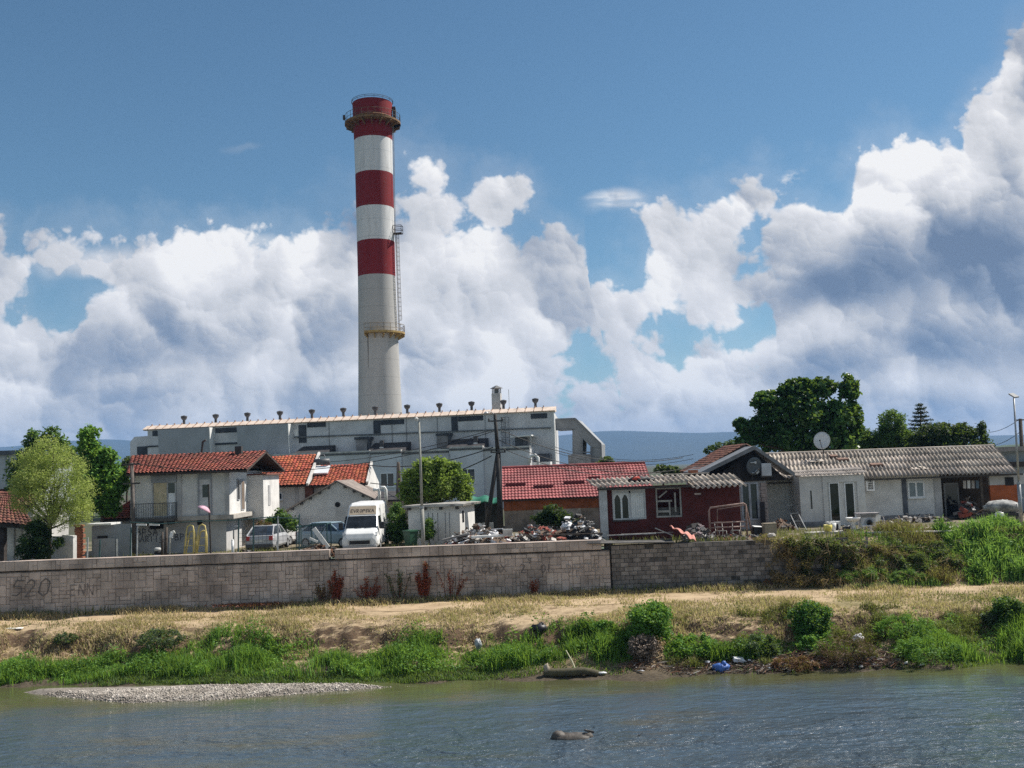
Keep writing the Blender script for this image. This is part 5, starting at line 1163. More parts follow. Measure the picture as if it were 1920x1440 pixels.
def white_house():
    t, f = building('long_white_house', 'long low whitewashed house with big corrugated roof and glazed porch', 1437, 66)
    xA, xB, xE = f(1495, 950)[0], f(1766, 950)[0], f(1852, 950)[0]; xZ = f(1912, 950)[0]
    ze = f(1740, 893, -.9)[1]; zr = f(1650, 845, 4.6)[1]; zw = ze + .12
    B(0, 0, 0, xB, 8, zw, 'wall', PLASTER, t)
    rn = random.Random(12); xr0, xr1 = f(1434, 850, 4.6)[0], f(1864, 838, 4.6)[0]
    wavy_roof((f(1437, 893, -.9)[0], -.9, ze + .1), (f(1908, 890, -.9)[0], -.9, ze), (xr1, 4.6, zr), (xr0, 4.6, zr), FIBRE, t, period=.25, amp=.075, rows=4, sheet=6, ragged=.06, rnd=rn)
    wavy_roof((xZ, 10, ze), (0, 10, ze), (xr0, 4.6, zr), (xr1, 4.6, zr), FIBRE, t, 'rear_roof', period=.37, amp=.04, rows=2, sheet=6)
    MB().tube([(xr0, 4.6, zr + .05), (xr1, 4.6, zr + .05)], .10, 8).build('ridge_cap', FIBRE, t)
    B(0, -.75, ze - .14, xZ, -.66, ze - .03, 'fascia', IRON, t)
    wavy_roof((f(1419, 899, -1.4)[0], -1.4, f(1450, 899, -1.4)[1]), (f(1502, 897, -1.4)[0], -1.4, f(1450, 899, -1.4)[1]), (f(1502, 897, -1.4)[0], -.2, f(1450, 889, -.2)[1]), (f(1419, 899, -1.4)[0], -.2, f(1450, 889, -.2)[1]), FIBRE, t, 'canopy_roof', period=.18, rows=1, rnd=rn)
    # porch
    pd = -2.5; pa, pb, pc, pe = (f(a, 930, pd)[0] for a in (1500, 1543, 1551, 1621)); zp = f(1560, 892, pd)[1]
    po = MB().box(pa, pd, 0, pe, -.003, zp); porch = po.build('porch', PLASTER, t)
    wavy_roof((f(1492, 893, pd - .4)[0], pd - .4, zp + .06), (f(1626, 890, pd - .4)[0], pd - .4, zp + .08), (f(1610, 876, -.8)[0], -.8, f(1560, 878, -.8)[1]), (f(1480, 880, -.8)[0], -.8, f(1560, 880, -.8)[1]), mat('porch_sheet', (.42, .37, .33), .95, .2, 1.4, .3, stain=.5), t, 'porch_roof', period=.12, amp=.018, rows=2, sheet=8, rnd=rn)
    (a0, z1), (a1, z0) = f(1519, 920, pd), f(1523.5, 954, pd); B(a0, pd - .02, z0, a1, pd - .003, z1, 'slit_window', GLASS2, porch)
    B(pb, pd - .1, 0, pc, pd - .003, zp - .02, 'pier', PLASTER, porch); B(f(1607, 930, pd)[0], pd - .1, 0, pe + .02, pd - .003, zp - .02, 'pier', PLASTER, porch)
    B(pc, pd - .1, f(1570, 904, pd)[1], f(1607, 930, pd)[0], pd - .003, zp - .02, 'lintel', PLASTER, porch)
    for a, b in ((1553, 1577), (1582, 1605)):
        (x0, z1), (x1, z0) = f(a, 905, pd), f(b, 979, pd); m = MB(); frame(m, x0, .25, x1, z1, pd - .003, .06, .06); d = m.build('glass_door', PVC, porch); B(x0 + .06, pd - .03, .3, x1 - .06, pd - .005, z1 - .06, 'pane', GLASS2, d)
    B(pa, pd - .16, 0, pb, pd - .003, .28, 'plinth', mat('plinth_grey', (.22, .22, .23), .9, .2, 2), porch)
    # windows, posts and the open lean-to at the end
    (x0, z1), (x1, z0) = f(1701, 903), f(1734, 933); window(t, x0, z0, x1, z1, -.002, 2, PVC, mat('curtain_glass', (.20, .25, .27), .15, .1), .09)
    (x0, _), (x1, _) = f(1692.5, 940), f(1701, 940); B(x0, -.06, 0, x1, -.003, zw - .2, 'post', mat('post_blue_grey', (.10, .11, .13), .8, .2), t)
    (x0, _), (x1, _) = f(1753, 940), f(1766, 940); B(x0, -.08, 0, x1, -.003, zw - .2, 'post', PLASTER2, t)
    B(xB - 4.3, -.05, .0, xB - .6, -.003, .35, 'plinth', mat('plinth_grey', (.22, .22, .23)), t)
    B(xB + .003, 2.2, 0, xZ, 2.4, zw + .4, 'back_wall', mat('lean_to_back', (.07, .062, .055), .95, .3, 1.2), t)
    (x0, z1), (x1, _) = f(1768, 906, .4), f(1798, 940, .4); d = MB(); frame(d, x0, 0, x1, z1, .4, .09, .08); d = d.build('door', mat('door_grey', (.19, .19, .19), .7), t); B(x0 + .09, .34, 0, x1 - .09, .37, z1 - .09, 'pane', GLASS2, d); B(x0, .3, f(0, 946, .4)[1], x1, .33, f(0, 944, .4)[1] + .05, 'door_rail', PLASTER2, d)
    x, _ = f(1838, 930, -.4); B(x, -.5, 0, x + .16, -.34, ze - .05, 'timber_post', WOOD, t)
    (x0, z1), (x1, z0) = f(1856, 910, -.2), f(1913, 946, -.2); B(x0, -.2, z0 - .2, x1, .0, z1, 'brick_infill', mat('infill_orange', (.35, .095, .035), .9, .15, 2, .3, 12), t); B(x0, -.2, z1 + .002, x1 + .5, .0, ze - .1, 'upper_wall', PLASTER2, t); B(x0, -.2, 0, x1, 0, z0 - .203, 'low_wall', mat('low_wall', (.12, .10, .085), .9, .3), t)
    (a, z1), (b, z0) = f(1884, 898, -.2), f(1901, 910, -.2); B(a, -.23, z0, b, -.203, z1 + .1, 'vent_opening', DARK, t)
    rn2 = random.Random(5)
    # cooling unit beside the porch
    p = P(1630, 909, 65.6); u = thing('boxed_window', 'small white barred window box beside the glazed porch', 'window box', tuple(p))
    m = MB(); frame(m, -.26, -.38, .26, .38, .0, .09, .22); c = m.build('casing', PVC, u); B(-.17, -.08, -.29, .17, -.05, .29, 'grille_back', GLASS2, c); m = MB(); [m.box(x, -.15, -.29, x + .025, -.12, .29) for x in (-.1, -.01, .08)]; [m.box(-.17, -.148, z, .17, -.122, z + .025) for z in (-.15, 0, .14)]; m.build('grille', WHITE, c)
    # things lying on the roof
    spot = lambda px, py, y: Vector((f(px, py, y)[0], y, f(px, py, y)[1])) + t.location
    for px, py, y, w, lab in ((1563, 857, 3.4, .5, 'orange brick on the corrugated roof nearest the white dish'), (1580, 863, 2.6, .75, 'long brown brick block half way down the corrugated roof'), (1643, 873, 1.3, .8, 'flat brick slab low on the corrugated roof above the porch end')):
        b = thing('roof_brick', lab, 'brick', tuple(spot(px, py, y))); MB().obox(Vector((0, 0, .02)), w, .35, .22, (.3, 0, .1)).build('block', mat('roof_brick', (.20, .12, .09), .9, .2, 4), b)
    for px, py, y, w, lab in ((1725, 880, .5, 1.1, 'pale loose sheet lying across the corrugated roof above the window'), (1805, 869, 1.6, .8, 'pale patch sheet on the corrugated roof near its far end'), (1530, 866, 2.3, 1.0, 'broken white sheet pieces beside the foot of the white dish')):
        b = thing('loose_sheet', lab, 'roof sheet', tuple(spot(px, py, y) + Vector((0, 0, .08)))); MB().obox(Vector((0, 0, 0)), w, .4, .03, (.32, 0, rn2.uniform(-.2, .2))).obox(Vector((.2, .1, .05)), w * .5, .3, .03, (.4, .1, .5)).build('sheet', FIBRE, b)
    p = P(1541, 826, 69); s = thing('white_satellite_dish', 'white satellite dish standing above the corrugated roof', 'satellite dish', tuple(p), R(-28)); dish(s, .60, mat('dish_white', (.62, .63, .62), .5, .05), R(-12))
white_house()

def more_sheds():
    t, f = building('flat_roofed_shed', 'low white shed with flat boarded roof beside the lamp post', 765, 58.6, R(-13), 'shed')
    x1 = f(862, 970)[0]; z = f(815, 950)[1]; B(0, 0, 0, x1, 3.2, z, 'wall', PLASTER, t)
    m = MB(); [m.box(x, -.02, .3, x + .03, -.003, z - .35) for x in (1.2, 1.45, 1.75, 2.2, 2.45)]; m.build('wall_crack', mat('crack_grey', (.24, .25, .27), .9), t)
    MB().prism([(-.25, z + .003), (x1 + .3, z + .003), (x1 + .35, z + .12), (x1 * .6, z + .16), (-.25, z + .1)], 'y', -.35, 3.5).build('roof', mat('roof_board', (.40, .38, .35), .9, .25, 2, .3, stain=.5), t)
    for k in range(4): x = .1 + k * (x1 - .2) / 3; B(x - .06, -.28, z - .17, x + .06, -.003, z, 'joist_end', IRON, t)
    B(x1, .5, z - .95, x1 + .02, .85, z - .3, 'side_slot', GLASS2, t)
    t, f = building('lean_to_shed', 'beige lean-to with dark tarred roof between van and walnut tree', 712, 65, cat='shed')
    x1 = f(795, 950)[0]; z = f(740, 938)[1]; B(0, 0, 0, x1, 4, z, 'wall', mat('beige_wall', (.42, .38, .34), .9, .15), t); MB().prism([(-.4, z - .05), (-.4, z + .06), (3, z + .55), (4, z - .05)], 'x', -.3, x1 + .3).build('roof', mat('tar_roof', (.045, .042, .045)), t)
    p = P(711, 925, 64.5); v = thing('twin_vent_pipe', 'two bent white vent pipes on the lean-to roof', 'vent pipe', (p.x, p.y, p.z - .4))
    for dx, h in ((-.12, .5), (.3, .62)): MB().smooth().tube([(dx + .12, 0, -.3), (dx + .12, 0, h), (dx + .05, -.05, h + .14), (dx - .25, -.1, h + .14)], .10, 9).build('pipe', WHITE, v)
    t, f = building('tarp_shelter', 'dark open shelter roofed with sagging green tarpaulin behind the poles', 880, 62, cat='shelter')
    x1 = f(938, 950)[0]; z = f(905, 940)[1]; vs, fs = [], []; n = 12
    for j in range(n + 1):
        for i in range(n + 1): u, v_ = i / n, j / n; vs.append((-.1 + u * (x1 + .2), v_ * 3, z + .25 * math.sin(v_ * 3) - .16 * math.sin(u * math.pi * 2) ** 2 + .3 * (1 - u) * v_))
    m = MB().smooth(); m.add(vs, [(j * (n + 1) + i, j * (n + 1) + i + 1, (j + 1) * (n + 1) + i + 1, (j + 1) * (n + 1) + i) for j in range(n) for i in range(n)])
    for i in range(n): pass
    o = m.build('tarpaulin', mat('tarp_green', (.018, .14, .085), .6, .25, 2, .4), t); sd_ = o.modifiers.new('thick', 'SOLIDIFY'); sd_.thickness = .04
    for x in (.05, x1 * .5, x1 - .1): B(x, .05, 0, x + .1, .15, z - .05, 'post', IRON, t)
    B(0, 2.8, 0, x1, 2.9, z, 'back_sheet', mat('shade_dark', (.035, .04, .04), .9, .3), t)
    B(.1, .5, .1, x1 * .75, .6, 1.0, 'white_sheet', mat('sheet_dull', (.42, .44, .45), .9, .2, 1.5), t)
    t, f = building('blue_grey_house', 'flat roofed pale blue house just beyond the far end of the corrugated roof', 1868, 71)
    z = f(1890, 846)[1]; B(0, 0, 0, 9, 8, z - .003, 'wall', mat('blue_wall', (.36, .42, .47), .9, .1), t); B(-.5, -.9, z, 9.5, 8, z + .3, 'roof', mat('flat_roof', (.30, .27, .25), .9, .2), t); B(-.3, -.5, z - 1.1, 9, -.003, z - .75, 'beam', mat('eaves_dark', (.06, .05, .045)), t)
more_sheds()
# ------------------------------------------------------------------ vehicles
def loft(mb, secs, ring):
    """skin a row of cross-sections; ring(sec) gives the outline points of one section"""
    rs = [ring(s) for s in secs]; n = len(rs[0]); vs = [p for r_ in rs for p in r_]; fs = []
    for i in range(len(rs) - 1):
        for k in range(n): k2 = (k + 1) % n; fs.append((i * n + k, i * n + k2, (i + 1) * n + k2, (i + 1) * n + k))
    fs.append(tuple(range(n - 1, -1, -1))); fs.append(tuple((len(rs) - 1) * n + k for k in range(n)))
    return mb.add(vs, fs)
TYRE = mat('tyre_rubber', (.018, .018, .019), .85, .2, 8)
def wheel(parent, x, y, r=.33, w=.2):
    h = MB().lathe([(r * .62, -w / 2), (r * .62, w / 2)], 20).build('wheel', mat('rim_grey', (.30, .31, .32), .4, .1), parent); h.matrix_local = Matrix.Translation((x, y, r)) @ Matrix.Rotation(math.pi / 2, 4, 'Y')
    MB().smooth().lathe([(r * .62, -w * .5), (r * .93, -w * .52), (r, -w * .3), (r, w * .3), (r * .93, w * .52), (r * .62, w * .5)], 24, cap=False).build('tyre', TYRE, h)
    return h
def van():
    Y = 56.2; p = P(674, 1000, Y); t = thing('delivery_van', 'white high roofed delivery van with beige lettered forehead facing the river', 'van', (p.x, Y, GZ))
    paint = mat('van_white', (.72, .72, .71), .35, .06, 1.2, stain=.25, stain_col=(.45, .43, .40), stain_scale=1.0)
    S_ = [(0, .34, .74, .90, .84), (.10, .27, .98, .99, .90), (.30, .27, 1.10, 1.02, .93), (.58, .27, 1.24, 1.03, .93), (1.22, .27, 1.93, 1.03, .86), (1.62, .27, 2.47, 1.03, .83), (2.0, .27, 2.62, 1.03, .83), (5.2, .27, 2.64, 1.03, .83), (5.4, .33, 2.56, 1.01, .80)]
    def ring(s):
        y, zb, zt, wb, wt = s; zm = zb + (zt - zb) * .42
        return [(-wb + .05, y, zb), (wb - .05, y, zb), (wb, y, zb + .12), (wb, y, zm), (wt + .01, y, zt - .13), (wt - .14, y, zt), (-wt + .14, y, zt), (-wt - .01, y, zt - .13), (-wb, y, zm), (-wb, y, zb + .12)]
    b = loft(MB(), S_, ring).build('body', paint, t, .03)
    def plate(pts, name, m_, off, par=t, thick=.02):
        v = [Vector(q) for q in pts]; n = (v[1] - v[0]).cross(v[2] - v[0]).normalized(); a = [q + n * off for q in v]; c = [q - n * .04 for q in v]; k = len(v)
        return MB().add(a + c, [tuple(range(k)), tuple(range(2 * k - 1, k - 1, -1))] + [(i, i + k, (i + 1) % k + k, (i + 1) % k) for i in range(k)]).build(name, m_, par)
    yz = lambda z: .58 + (z - 1.24) / .69 * .64
    plate([(-.86, yz(1.27), 1.27), (.86, yz(1.27), 1.27), (.80, yz(1.86), 1.86), (.72, yz(1.90), 1.90), (-.72, yz(1.90), 1.90), (-.80, yz(1.86), 1.86)], 'windscreen', mat('screen_glass', (.02, .023, .027), .07, .3), .012)
    yf = lambda z: 1.22 + (z - 1.93) / .54 * .40
    fo = plate([(-.76, yf(1.97), 1.97), (.76, yf(1.97), 1.97), (.74, yf(2.43), 2.43), (-.74, yf(2.43), 2.43)], 'forehead', mat('forehead_beige', (.42, .34, .25), .7, .12, 3), .012)
    m = MB(); scrawl(m, 'EVROPSKA', -.68, 0, .135, 0, .035, .05, 1.25); L = m.build('lettering', mat('letter_dark', (.07, .055, .05), .8), fo)
    L.matrix_local = Matrix.Translation((0, yf(2.10) - .018, 2.10)) @ Matrix.Rotation(-math.atan2(.40, .54), 4, 'X')
    B(-.55, -.035, .40, .55, .02, .60, 'grille', mat('grille_black', (.02, .02, .022), .6), t); m = MB(); frame(m, -.62, .36, .62, .66, -.03, .045, .03); m.build('grille_surround', mat('chrome_dull', (.55, .55, .56), .3, metal=.6), t)
    m = MB(); m.box(-.94, -.06, .12, .94, .12, .34); m.build('bumper', mat('bumper_grey', (.36, .36, .36), .6), t, .03)
    for s in (-1, 1):
        plate([(s * .66, .07, .84), (s * .95, .12, .86), (s * .97, .28, 1.06), (s * .80, .16, 1.0)][::s], 'headlight', mat('lamp_glass', (.45, .46, .47), .12), .022)
        mr = MB().box(s * 1.03 if s > 0 else -1.27, .72, 1.18, s * 1.27 if s > 0 else -1.03, .86, 1.56).build('mirror', mat('mirror_black', (.025, .025, .027), .5), t, .03); MB().bar((s * 1.0, .85, 1.25), (s * 1.08, .82, 1.25), .08).build('mirror_arm', IRON, mr)
        for y in (.95, 4.35): wheel(t, s * .93, y)
        pl = [(s * 1.0, .98, 1.33), (s * 1.0, 1.75, 1.33), (s * .915, 1.75, 1.92), (s * .93, 1.26, 1.88)]
        plate(pl if s > 0 else pl[::-1], 'side_window', GLASS2, .028)
        pl = [(s * 1.035, 1.9, .55), (s * 1.035, 1.92, .55), (s * .89, 1.92, 2.3), (s * .89, 1.9, 2.3)]; plate(pl if s > 0 else pl[::-1], 'door_seam', IRON, .012)
        B(s * 1.035 if s > 0 else -1.05, 1.2, .62, s * 1.05 if s > 0 else -1.035, 5.1, .72, 'side_trim', mat('trim_grey', (.30, .30, .30), .6), t)
    for a in (-.35, .2):
        m = MB(); m.bar((a, yz(1.27) - .03, 1.27), (a + .42, yz(1.32) - .035, 1.33), .025); m.build('wiper', IRON, t)
    m = MB(); scrawl(m, 'LC', 0, 0, .3, 0, .05, .06); L = m.build('side_lettering', mat('side_mark', (.40, .40, .42), .7), t); L.matrix_local = Matrix.Translation((1.0, 2.6, 1.5)) @ Matrix.Rotation(math.pi / 2, 4, 'Z') @ Matrix.Rotation(-.09, 4, 'X')
van()
def car(name, label, px, Y, rz, col, length=4.1, est=False):
    p = P(px, 1000, Y); t = thing(name, label, 'car', (p.x, Y, GZ), rz)
    paint = mat('car_' + col[0], col[1], .3, .06, 1, spec=.5); h = length / 2; W2 = .84
    back = h - (.12 if est else .35)
    S_ = [(-h, .42, .62, .70), (-h + .1, .28, .80, .80), (-h + 1.0, .24, .95, W2), (0, .24, .98, W2), (h - .25, .24, .98, W2), (h - .05, .3, .94, .80), (h, .42, .75, .76)]
    loft(MB(), S_, lambda s: [(-s[3] + .06, s[0], s[1]), (s[3] - .06, s[0], s[1]), (s[3], s[0], s[1] + .12), (s[3], s[0], s[2] - .16), (s[3] - .08, s[0], s[2]), (-s[3] + .08, s[0], s[2]), (-s[3], s[0], s[2] - .16), (-s[3], s[0], s[1] + .12)]).build('body', paint, t, .04)
    C = [(-h + 1.05, .95, .74, .74), (-h + 1.75, 1.40, .74, .60), (h - 1.0, 1.44, .74, .60), (back, .97, .74, .70)]
    loft(MB(), C, lambda s: [(-s[2], s[0], .93), (s[2], s[0], .93), (s[3], s[0], s[1] - .03), (s[3] - .1, s[0], s[1]), (-s[3] + .1, s[0], s[1]), (-s[3], s[0], s[1] - .03)]).build('cabin_glass', GLASS, t)
    m = MB().box(-.58, -h + 1.72, 1.40, .58, h - .98, 1.47)
    for s in (-1, 1):
        for a, b in (((-h + 1.05), (-h + 1.75)), (back, h - 1.0)): m.bar((s * .745, a, .95), (s * .60, b, 1.42), .07)
        m.bar((s * .75, 0, .95), (s * .61, 0, 1.42), .07)
    m.build('roof', paint, t, .02)
    for s in (-1, 1):
        for y in (-h + .75, h - .75): wheel(t, s * .76, y, .30, .18)
        B(s * .6 - .14, -h - .01, .62, s * .6 + .14, -h + .2, .74, 'headlight', mat('lamp_glass', (.45, .46, .47)), t); B(s * .66 - .1, h - .15, .68, s * .66 + .1, h + .01, .92, 'tail_light', mat('tail_red', (.38, .02, .02), .25), t)
    B(-.8, -h - .04, .3, .8, -h + .12, .46, 'bumper', mat('bumper_dark', (.08, .08, .085), .6), t); B(-.78, h - .12, .3, .78, h + .04, .48, 'bumper', mat('bumper_dark', (.08, .08, .085)), t)
    B(-.25, h + .012, .6, .25, h + .02, .70, 'number_plate', WHITE, t)
    return t
car('parked_car', 'silver estate car with dark rear window parked beyond the mesh fence', 503, 60.5, math.pi, ('silver', (.42, .43, .45)), 4.3, True)
car('parked_car', 'white hatchback with red tail lights just beyond the silver estate car', 540, 65, math.pi - .3, ('white', (.66, .66, .66)), 3.9)
car('parked_car', 'pale blue car half hidden by the white van', 622, 61, 1.15, ('blue', (.26, .36, .43)), 4.1)

# ------------------------------------------------------------------ poles and wires
def pole_pts(px0, py0, px1, py1, Y): return P(px0, py0, Y), P(px1, py1, Y)
CONC = mat('pole_concrete', (.30, .30, .27), .9, .12, 2, stain=.3)
def lamp(name, label, px0, px1, py1, Y, r0, r1, head, mt):
    b = P(px0, 1000, Y); b.z = GZ; tp = P(px1, py1, Y); t = thing(name, label, 'street lamp', tuple(b)); d = tp - b
    MB().smooth().tube([(0, 0, 0), d * .33], r0, 12).build('base_tube', mt, t); MB().smooth().tube([d * .33, d], [r1, r1 * .75], 12).build('pole', mt, t)
    MB().lathe([(r0 * 1.15, 0), (r0 * 1.15, .1)], 12, tuple(d * .33)).build('collar', STEEL, t)
    return t, d
t, d = lamp('street_lamp', 'tall grey lamp post beside the white shed with a small bracket head', 793, 785.5, 791, 55, .105, .075, 0, CONC)
m = MB(); m.bar(d, d + Vector((0, 0, .12)), .1); m.tube([d + Vector((-.16, 0, .1)), d + Vector((.1, 0, .1))], .03, 6); m.build('bracket', STEEL, t); MB().lathe([(.10, 0), (.13, .12), (.05, .2)], 10, tuple(d + Vector((-.14, -.05, .06)))).build('lamp_head', mat('lamp_head_pale', (.5, .5, .48), .5), t)
t, d = lamp('street_lamp', 'slender grey lamp post with flat square head at the end of the white house', 1916, 1901, 747, 57, .10, .062, 0, STEEL)
MB().obox(d + Vector((-.05, -.12, .16)), .30, .5, .07, (.5, -.1, .2)).build('lamp_head', mat('lamp_head_grey', (.16, .17, .18), .5), t); MB().bar(d, d + Vector((-.02, 0, .14)), .05).build('bracket', STEEL, t)

def a_pole():
    Y = 60; b = P(938, 968, Y); b.z = GZ; t = thing('utility_pole', 'dark tarred wooden utility pole with a second leaning brace leg', 'utility pole', tuple(b))
    tar = mat('tarred_wood', (.028, .026, .026), .8, .3, 3, .3); top, fork = P(928, 775, Y) - b, P(934, 848, Y) - b; lf = P(906, 964, Y) - b; lf.z = 0
    MB().smooth().tube([(0, 0, 0), fork], [.19, .15], 10).build('leg', tar, t); MB().smooth().tube([lf + Vector((0, .3, 0)), fork + Vector((0, .05, .1))], [.15, .12], 10).build('brace_leg', tar, t); MB().smooth().tube([fork - Vector((0, 0, .6)), top], [.14, .10], 10).build('pole', tar, t)
    for k, z in ((.92, 1), (.70, 1)):
        q = fork.lerp(top, (k - .6) / .4 * 1.0) if k > .7 else fork; m = MB(); m.bar(q + Vector((-.45, -.12, .0)), q + Vector((.45, -.12, 0)), .08)
        for x in (-.4, 0, .4): m.lathe([(.04, 0), (.05, .1), (.02, .16)], 8, tuple(q + Vector((x, -.12, .03))))
        m.build('cross_arm', IRON, t)
    MB().smooth().tube([top + Vector((0, -.05, -.1)), top + Vector((-.25, -.35, .1)), top + Vector((-.45, -.5, .05))], .025, 6).build('lamp_bracket', STEEL, t); MB().lathe([(.05, .1), (.17, 0), (.12, -.06)], 10, tuple(top + Vector((-.5, -.5, 0)))).build('lamp_head', STEEL, t)
    return b + top, b + fork
ATOP, AFORK = a_pole()
def simple_pole(name, label, px0, py0, px1, py1, Y, r, m_, arm=0, ground=True):
    b = P(px0, py0, Y); b.z = GZ; tp = P(px1, py1, Y); t = thing(name, label, 'utility pole', tuple(b)); d = tp - b
    MB().smooth().tube([(0, 0, 0), d], [r, r * .75], 10).build('pole', m_, t)
    if arm:
        for z in (d * .985, d * .78)[:arm]: MB().bar(z + Vector((-.5, -.1, 0)), z + Vector((.5, -.1, 0)), .09).build('cross_arm', IRON, t)
    return t, tp
_, LTOP = simple_pole('utility_pole', 'dark topped utility pole against the corner of the two storey house', 252, 1040, 247, 868, 58.6, .13, mat('pole_grey_brown', (.12, .105, .095), .9, .3, 2), 2)
_, RTOP = simple_pole('utility_pole', 'dark wooden utility pole beyond the slender lamp post', 1918, 900, 1913, 785, 76, .17, WOOD, 1)
t, _ = simple_pole('wooden_trestle', 'grey wooden trestle of two leaning poles in front of the plant window', 742, 935, 746, 866, 66, .10, WOOD); MB().smooth().tube([P(757, 940, 66) * 1 - Vector(t.location) * 1 - Vector((0, 0, P(757, 940, 66).z - GZ)), P(747, 867, 66) - Vector(t.location)], .09, 8).build('brace_leg', WOOD, t); t['category'] = 'pole frame'
def wire(a, b, sag, label, r=.023):
    a, b = Vector(a), Vector(b); pts = []
    for i in range(25): w = i / 24; p = a.lerp(b, w); p.z -= sag * 4 * w * (1 - w); pts.append(p - a)
    o = MB().tube(pts, r, 5).build('power_line', mat('cable_black', (.02, .02, .022), .7), None); o.location = a
    return tag(o, label, 'power line', None, 'thing')
up = lambda p, dz, dx=0: p + Vector((dx, -.1, dz))
wire(up(ATOP, -1.0, -.3), P(560, 868, 90), .5, 'black cable from upper part of tarred pole down towards the plant bays')
wire(up(AFORK, .3, -.3), P(690, 872, 75), .5, 'thick black cable from pole fork passing above the walnut tree', .034)
wire(up(AFORK, -.2, -.4), P(690, 905, 75), .7, 'lowest black cable from pole fork into the walnut tree crown', .034)
wire(up(ATOP, -1.05, -.1), LTOP, 1.3, 'long slack cable from tarred pole to the pole at the house corner')
wire(up(ATOP, -1.0, .3), P(1280, 858, 66), .9, 'cable from tarred pole to the roof of the old tile house')
wire(up(ATOP, -1.6, .2), P(1330, 868, 66), 1.2, 'slack cable from tarred pole passing above red roof towards timber gable')
wire(up(AFORK, .2, .3), P(1236, 884, 71), .8, 'short cable from pole fork along the red sheet roof')
wire(P(1040, 838, 100), P(1300, 852, 100), .9, 'thin distant cable in front of the blue hills, upper one')
wire(P(1040, 848, 100), P(1300, 860, 100), .9, 'thin distant cable in front of the blue hills, lower one')
wire(RTOP, P(1830, 806, 120), .6, 'cable running from the far wooden pole above the dark trees')
wire(up(RTOP, -.9), P(1830, 832, 110), .6, 'lower cable running from the far wooden pole down to the trees')

# ------------------------------------------------------------------ yard clutter along the wall
def on(px, Y): p = P(px, 1000, Y); return Vector((p.x, Y, GZ))
def fence():
    Y = 55; xs_ = [P(a, 1000, Y).x for a in (163, 186, 244, 256, 446, 474, 520, 560)]; t = thing('pipe_fence', 'rickety green pipe fence with a sagging top rail in front of the houses', 'fence', (xs_[0], Y, GZ))
    g = mat('fence_green', (.035, .085, .085), .6, .25, 3); g2 = mat('fence_pale', (.38, .40, .40), .6, .2, 3)
    for k, (x, py) in enumerate(zip(xs_, (985, 990, 983, 982, 975, 974, 972, 970))):
        z = P(400, py, Y).z - GZ + (-.4 if k < 2 else 0); MB().tube([(x - xs_[0], 0, 0), (x - xs_[0] + .05, 0, z)], .04, 6).build('post', g if k % 3 else g2, t)
    m = MB(); pts = [(P(a, 1000, Y).x - xs_[0], 0, P(a, b, Y).z - GZ) for a, b in ((244, 979), (300, 982), (360, 978), (446, 975), (500, 970), (560, 972))]; m.tube(pts, .03, 6).build('rail', g, t)
    for a in (264, 288): MB().obox(Vector((P(a, 1000, Y).x - xs_[0], .1, P(a, 984, Y).z - GZ)), .55, .06, .09, (0, .05, 0)).build('pale_strip', WHITE, t)
    wm = MB()
    for x in np.arange(xs_[4], xs_[7], .22): wm.bar((x - xs_[0], .02, .1), (x - xs_[0], .02, 1.5), .012)
    for z in np.arange(.2, 1.5, .22): wm.bar((xs_[4] - xs_[0], .02, z), (xs_[7] - xs_[0], .02, z), .012)
    wm.build('wire_mesh', IRON, t)
fence()
def wooden_post(px, Y, h, lab, r=.1, lean=0):
    t = thing('wooden_post', lab, 'post', tuple(on(px, Y))); MB().smooth().tube([(0, 0, 0), (lean * .5, .02, h * .55), (lean, 0, h)], [r, r * .9, r * .7], 8).build('trunk', WOOD, t); MB().bar((-.1, -.12, h * .62), (.16, -.1, h * .66), .05).build('nailed_batten', WOOD, t)
wooden_post(309, 55.3, 1.75, 'thick weathered post near the graffiti wall, with nailed batten', .10, .1); wooden_post(303, 55.6, 1.5, 'thinner dark post standing close behind the thick weathered post', .07, .05)
t = thing('bent_pipe', 'tall pale pipe bent over at its top beside the weathered posts', 'pipe', tuple(on(318, 55.2))); MB().smooth().tube([(0, 0, 0), (.02, 0, 1.25), (.1, 0, 1.5), (.22, 0, 1.55), (.3, 0, 1.4)], .045, 8).build('tube', mat('pipe_pale', (.52, .52, .48), .6, .15, 4), t); MB().obox(Vector((.12, -.05, 1.35)), .16, .1, .3, (0, .2, 0)).build('wrapped_top', WHITE, t)
def step_ladder():
    t = thing('ladder', 'yellow bent pipe ladder standing nearer the weathered posts', 'ladder', tuple(on(355, 55))); y = mat('yellow_pipe', (.56, .45, .16), .6, .18, 3, stain=.4, stain_col=(.2, .13, .06))
    for dy in (0, .35):
        MB().smooth().tube([(-.27 - dy * .1, dy - .2, 0), (-.13, dy - .05, 1.55 - dy), (-.09, dy, 1.78 - dy), (.06, dy, 1.86 - dy), (.2, dy, 1.78 - dy), (.25, dy - .05, 1.55 - dy), (.27, dy - .2, 0)], .042, 8).build('side_pipe', y, t)
    for z in (.35, .75, 1.15): MB().bar((-.24 + z * .06, -.13, z), (.27, -.13, z), .035).build('rung', y, t)
    return t
s1 = step_ladder(); s2 = copy_tree(s1); s2.location = on(377, 55); s2.rotation_euler.z = .12; s2['label'] = 'yellow bent pipe ladder standing under the pink umbrella'
s1['group'] = s2['group'] = 'yellow pipe ladders behind the river wall'
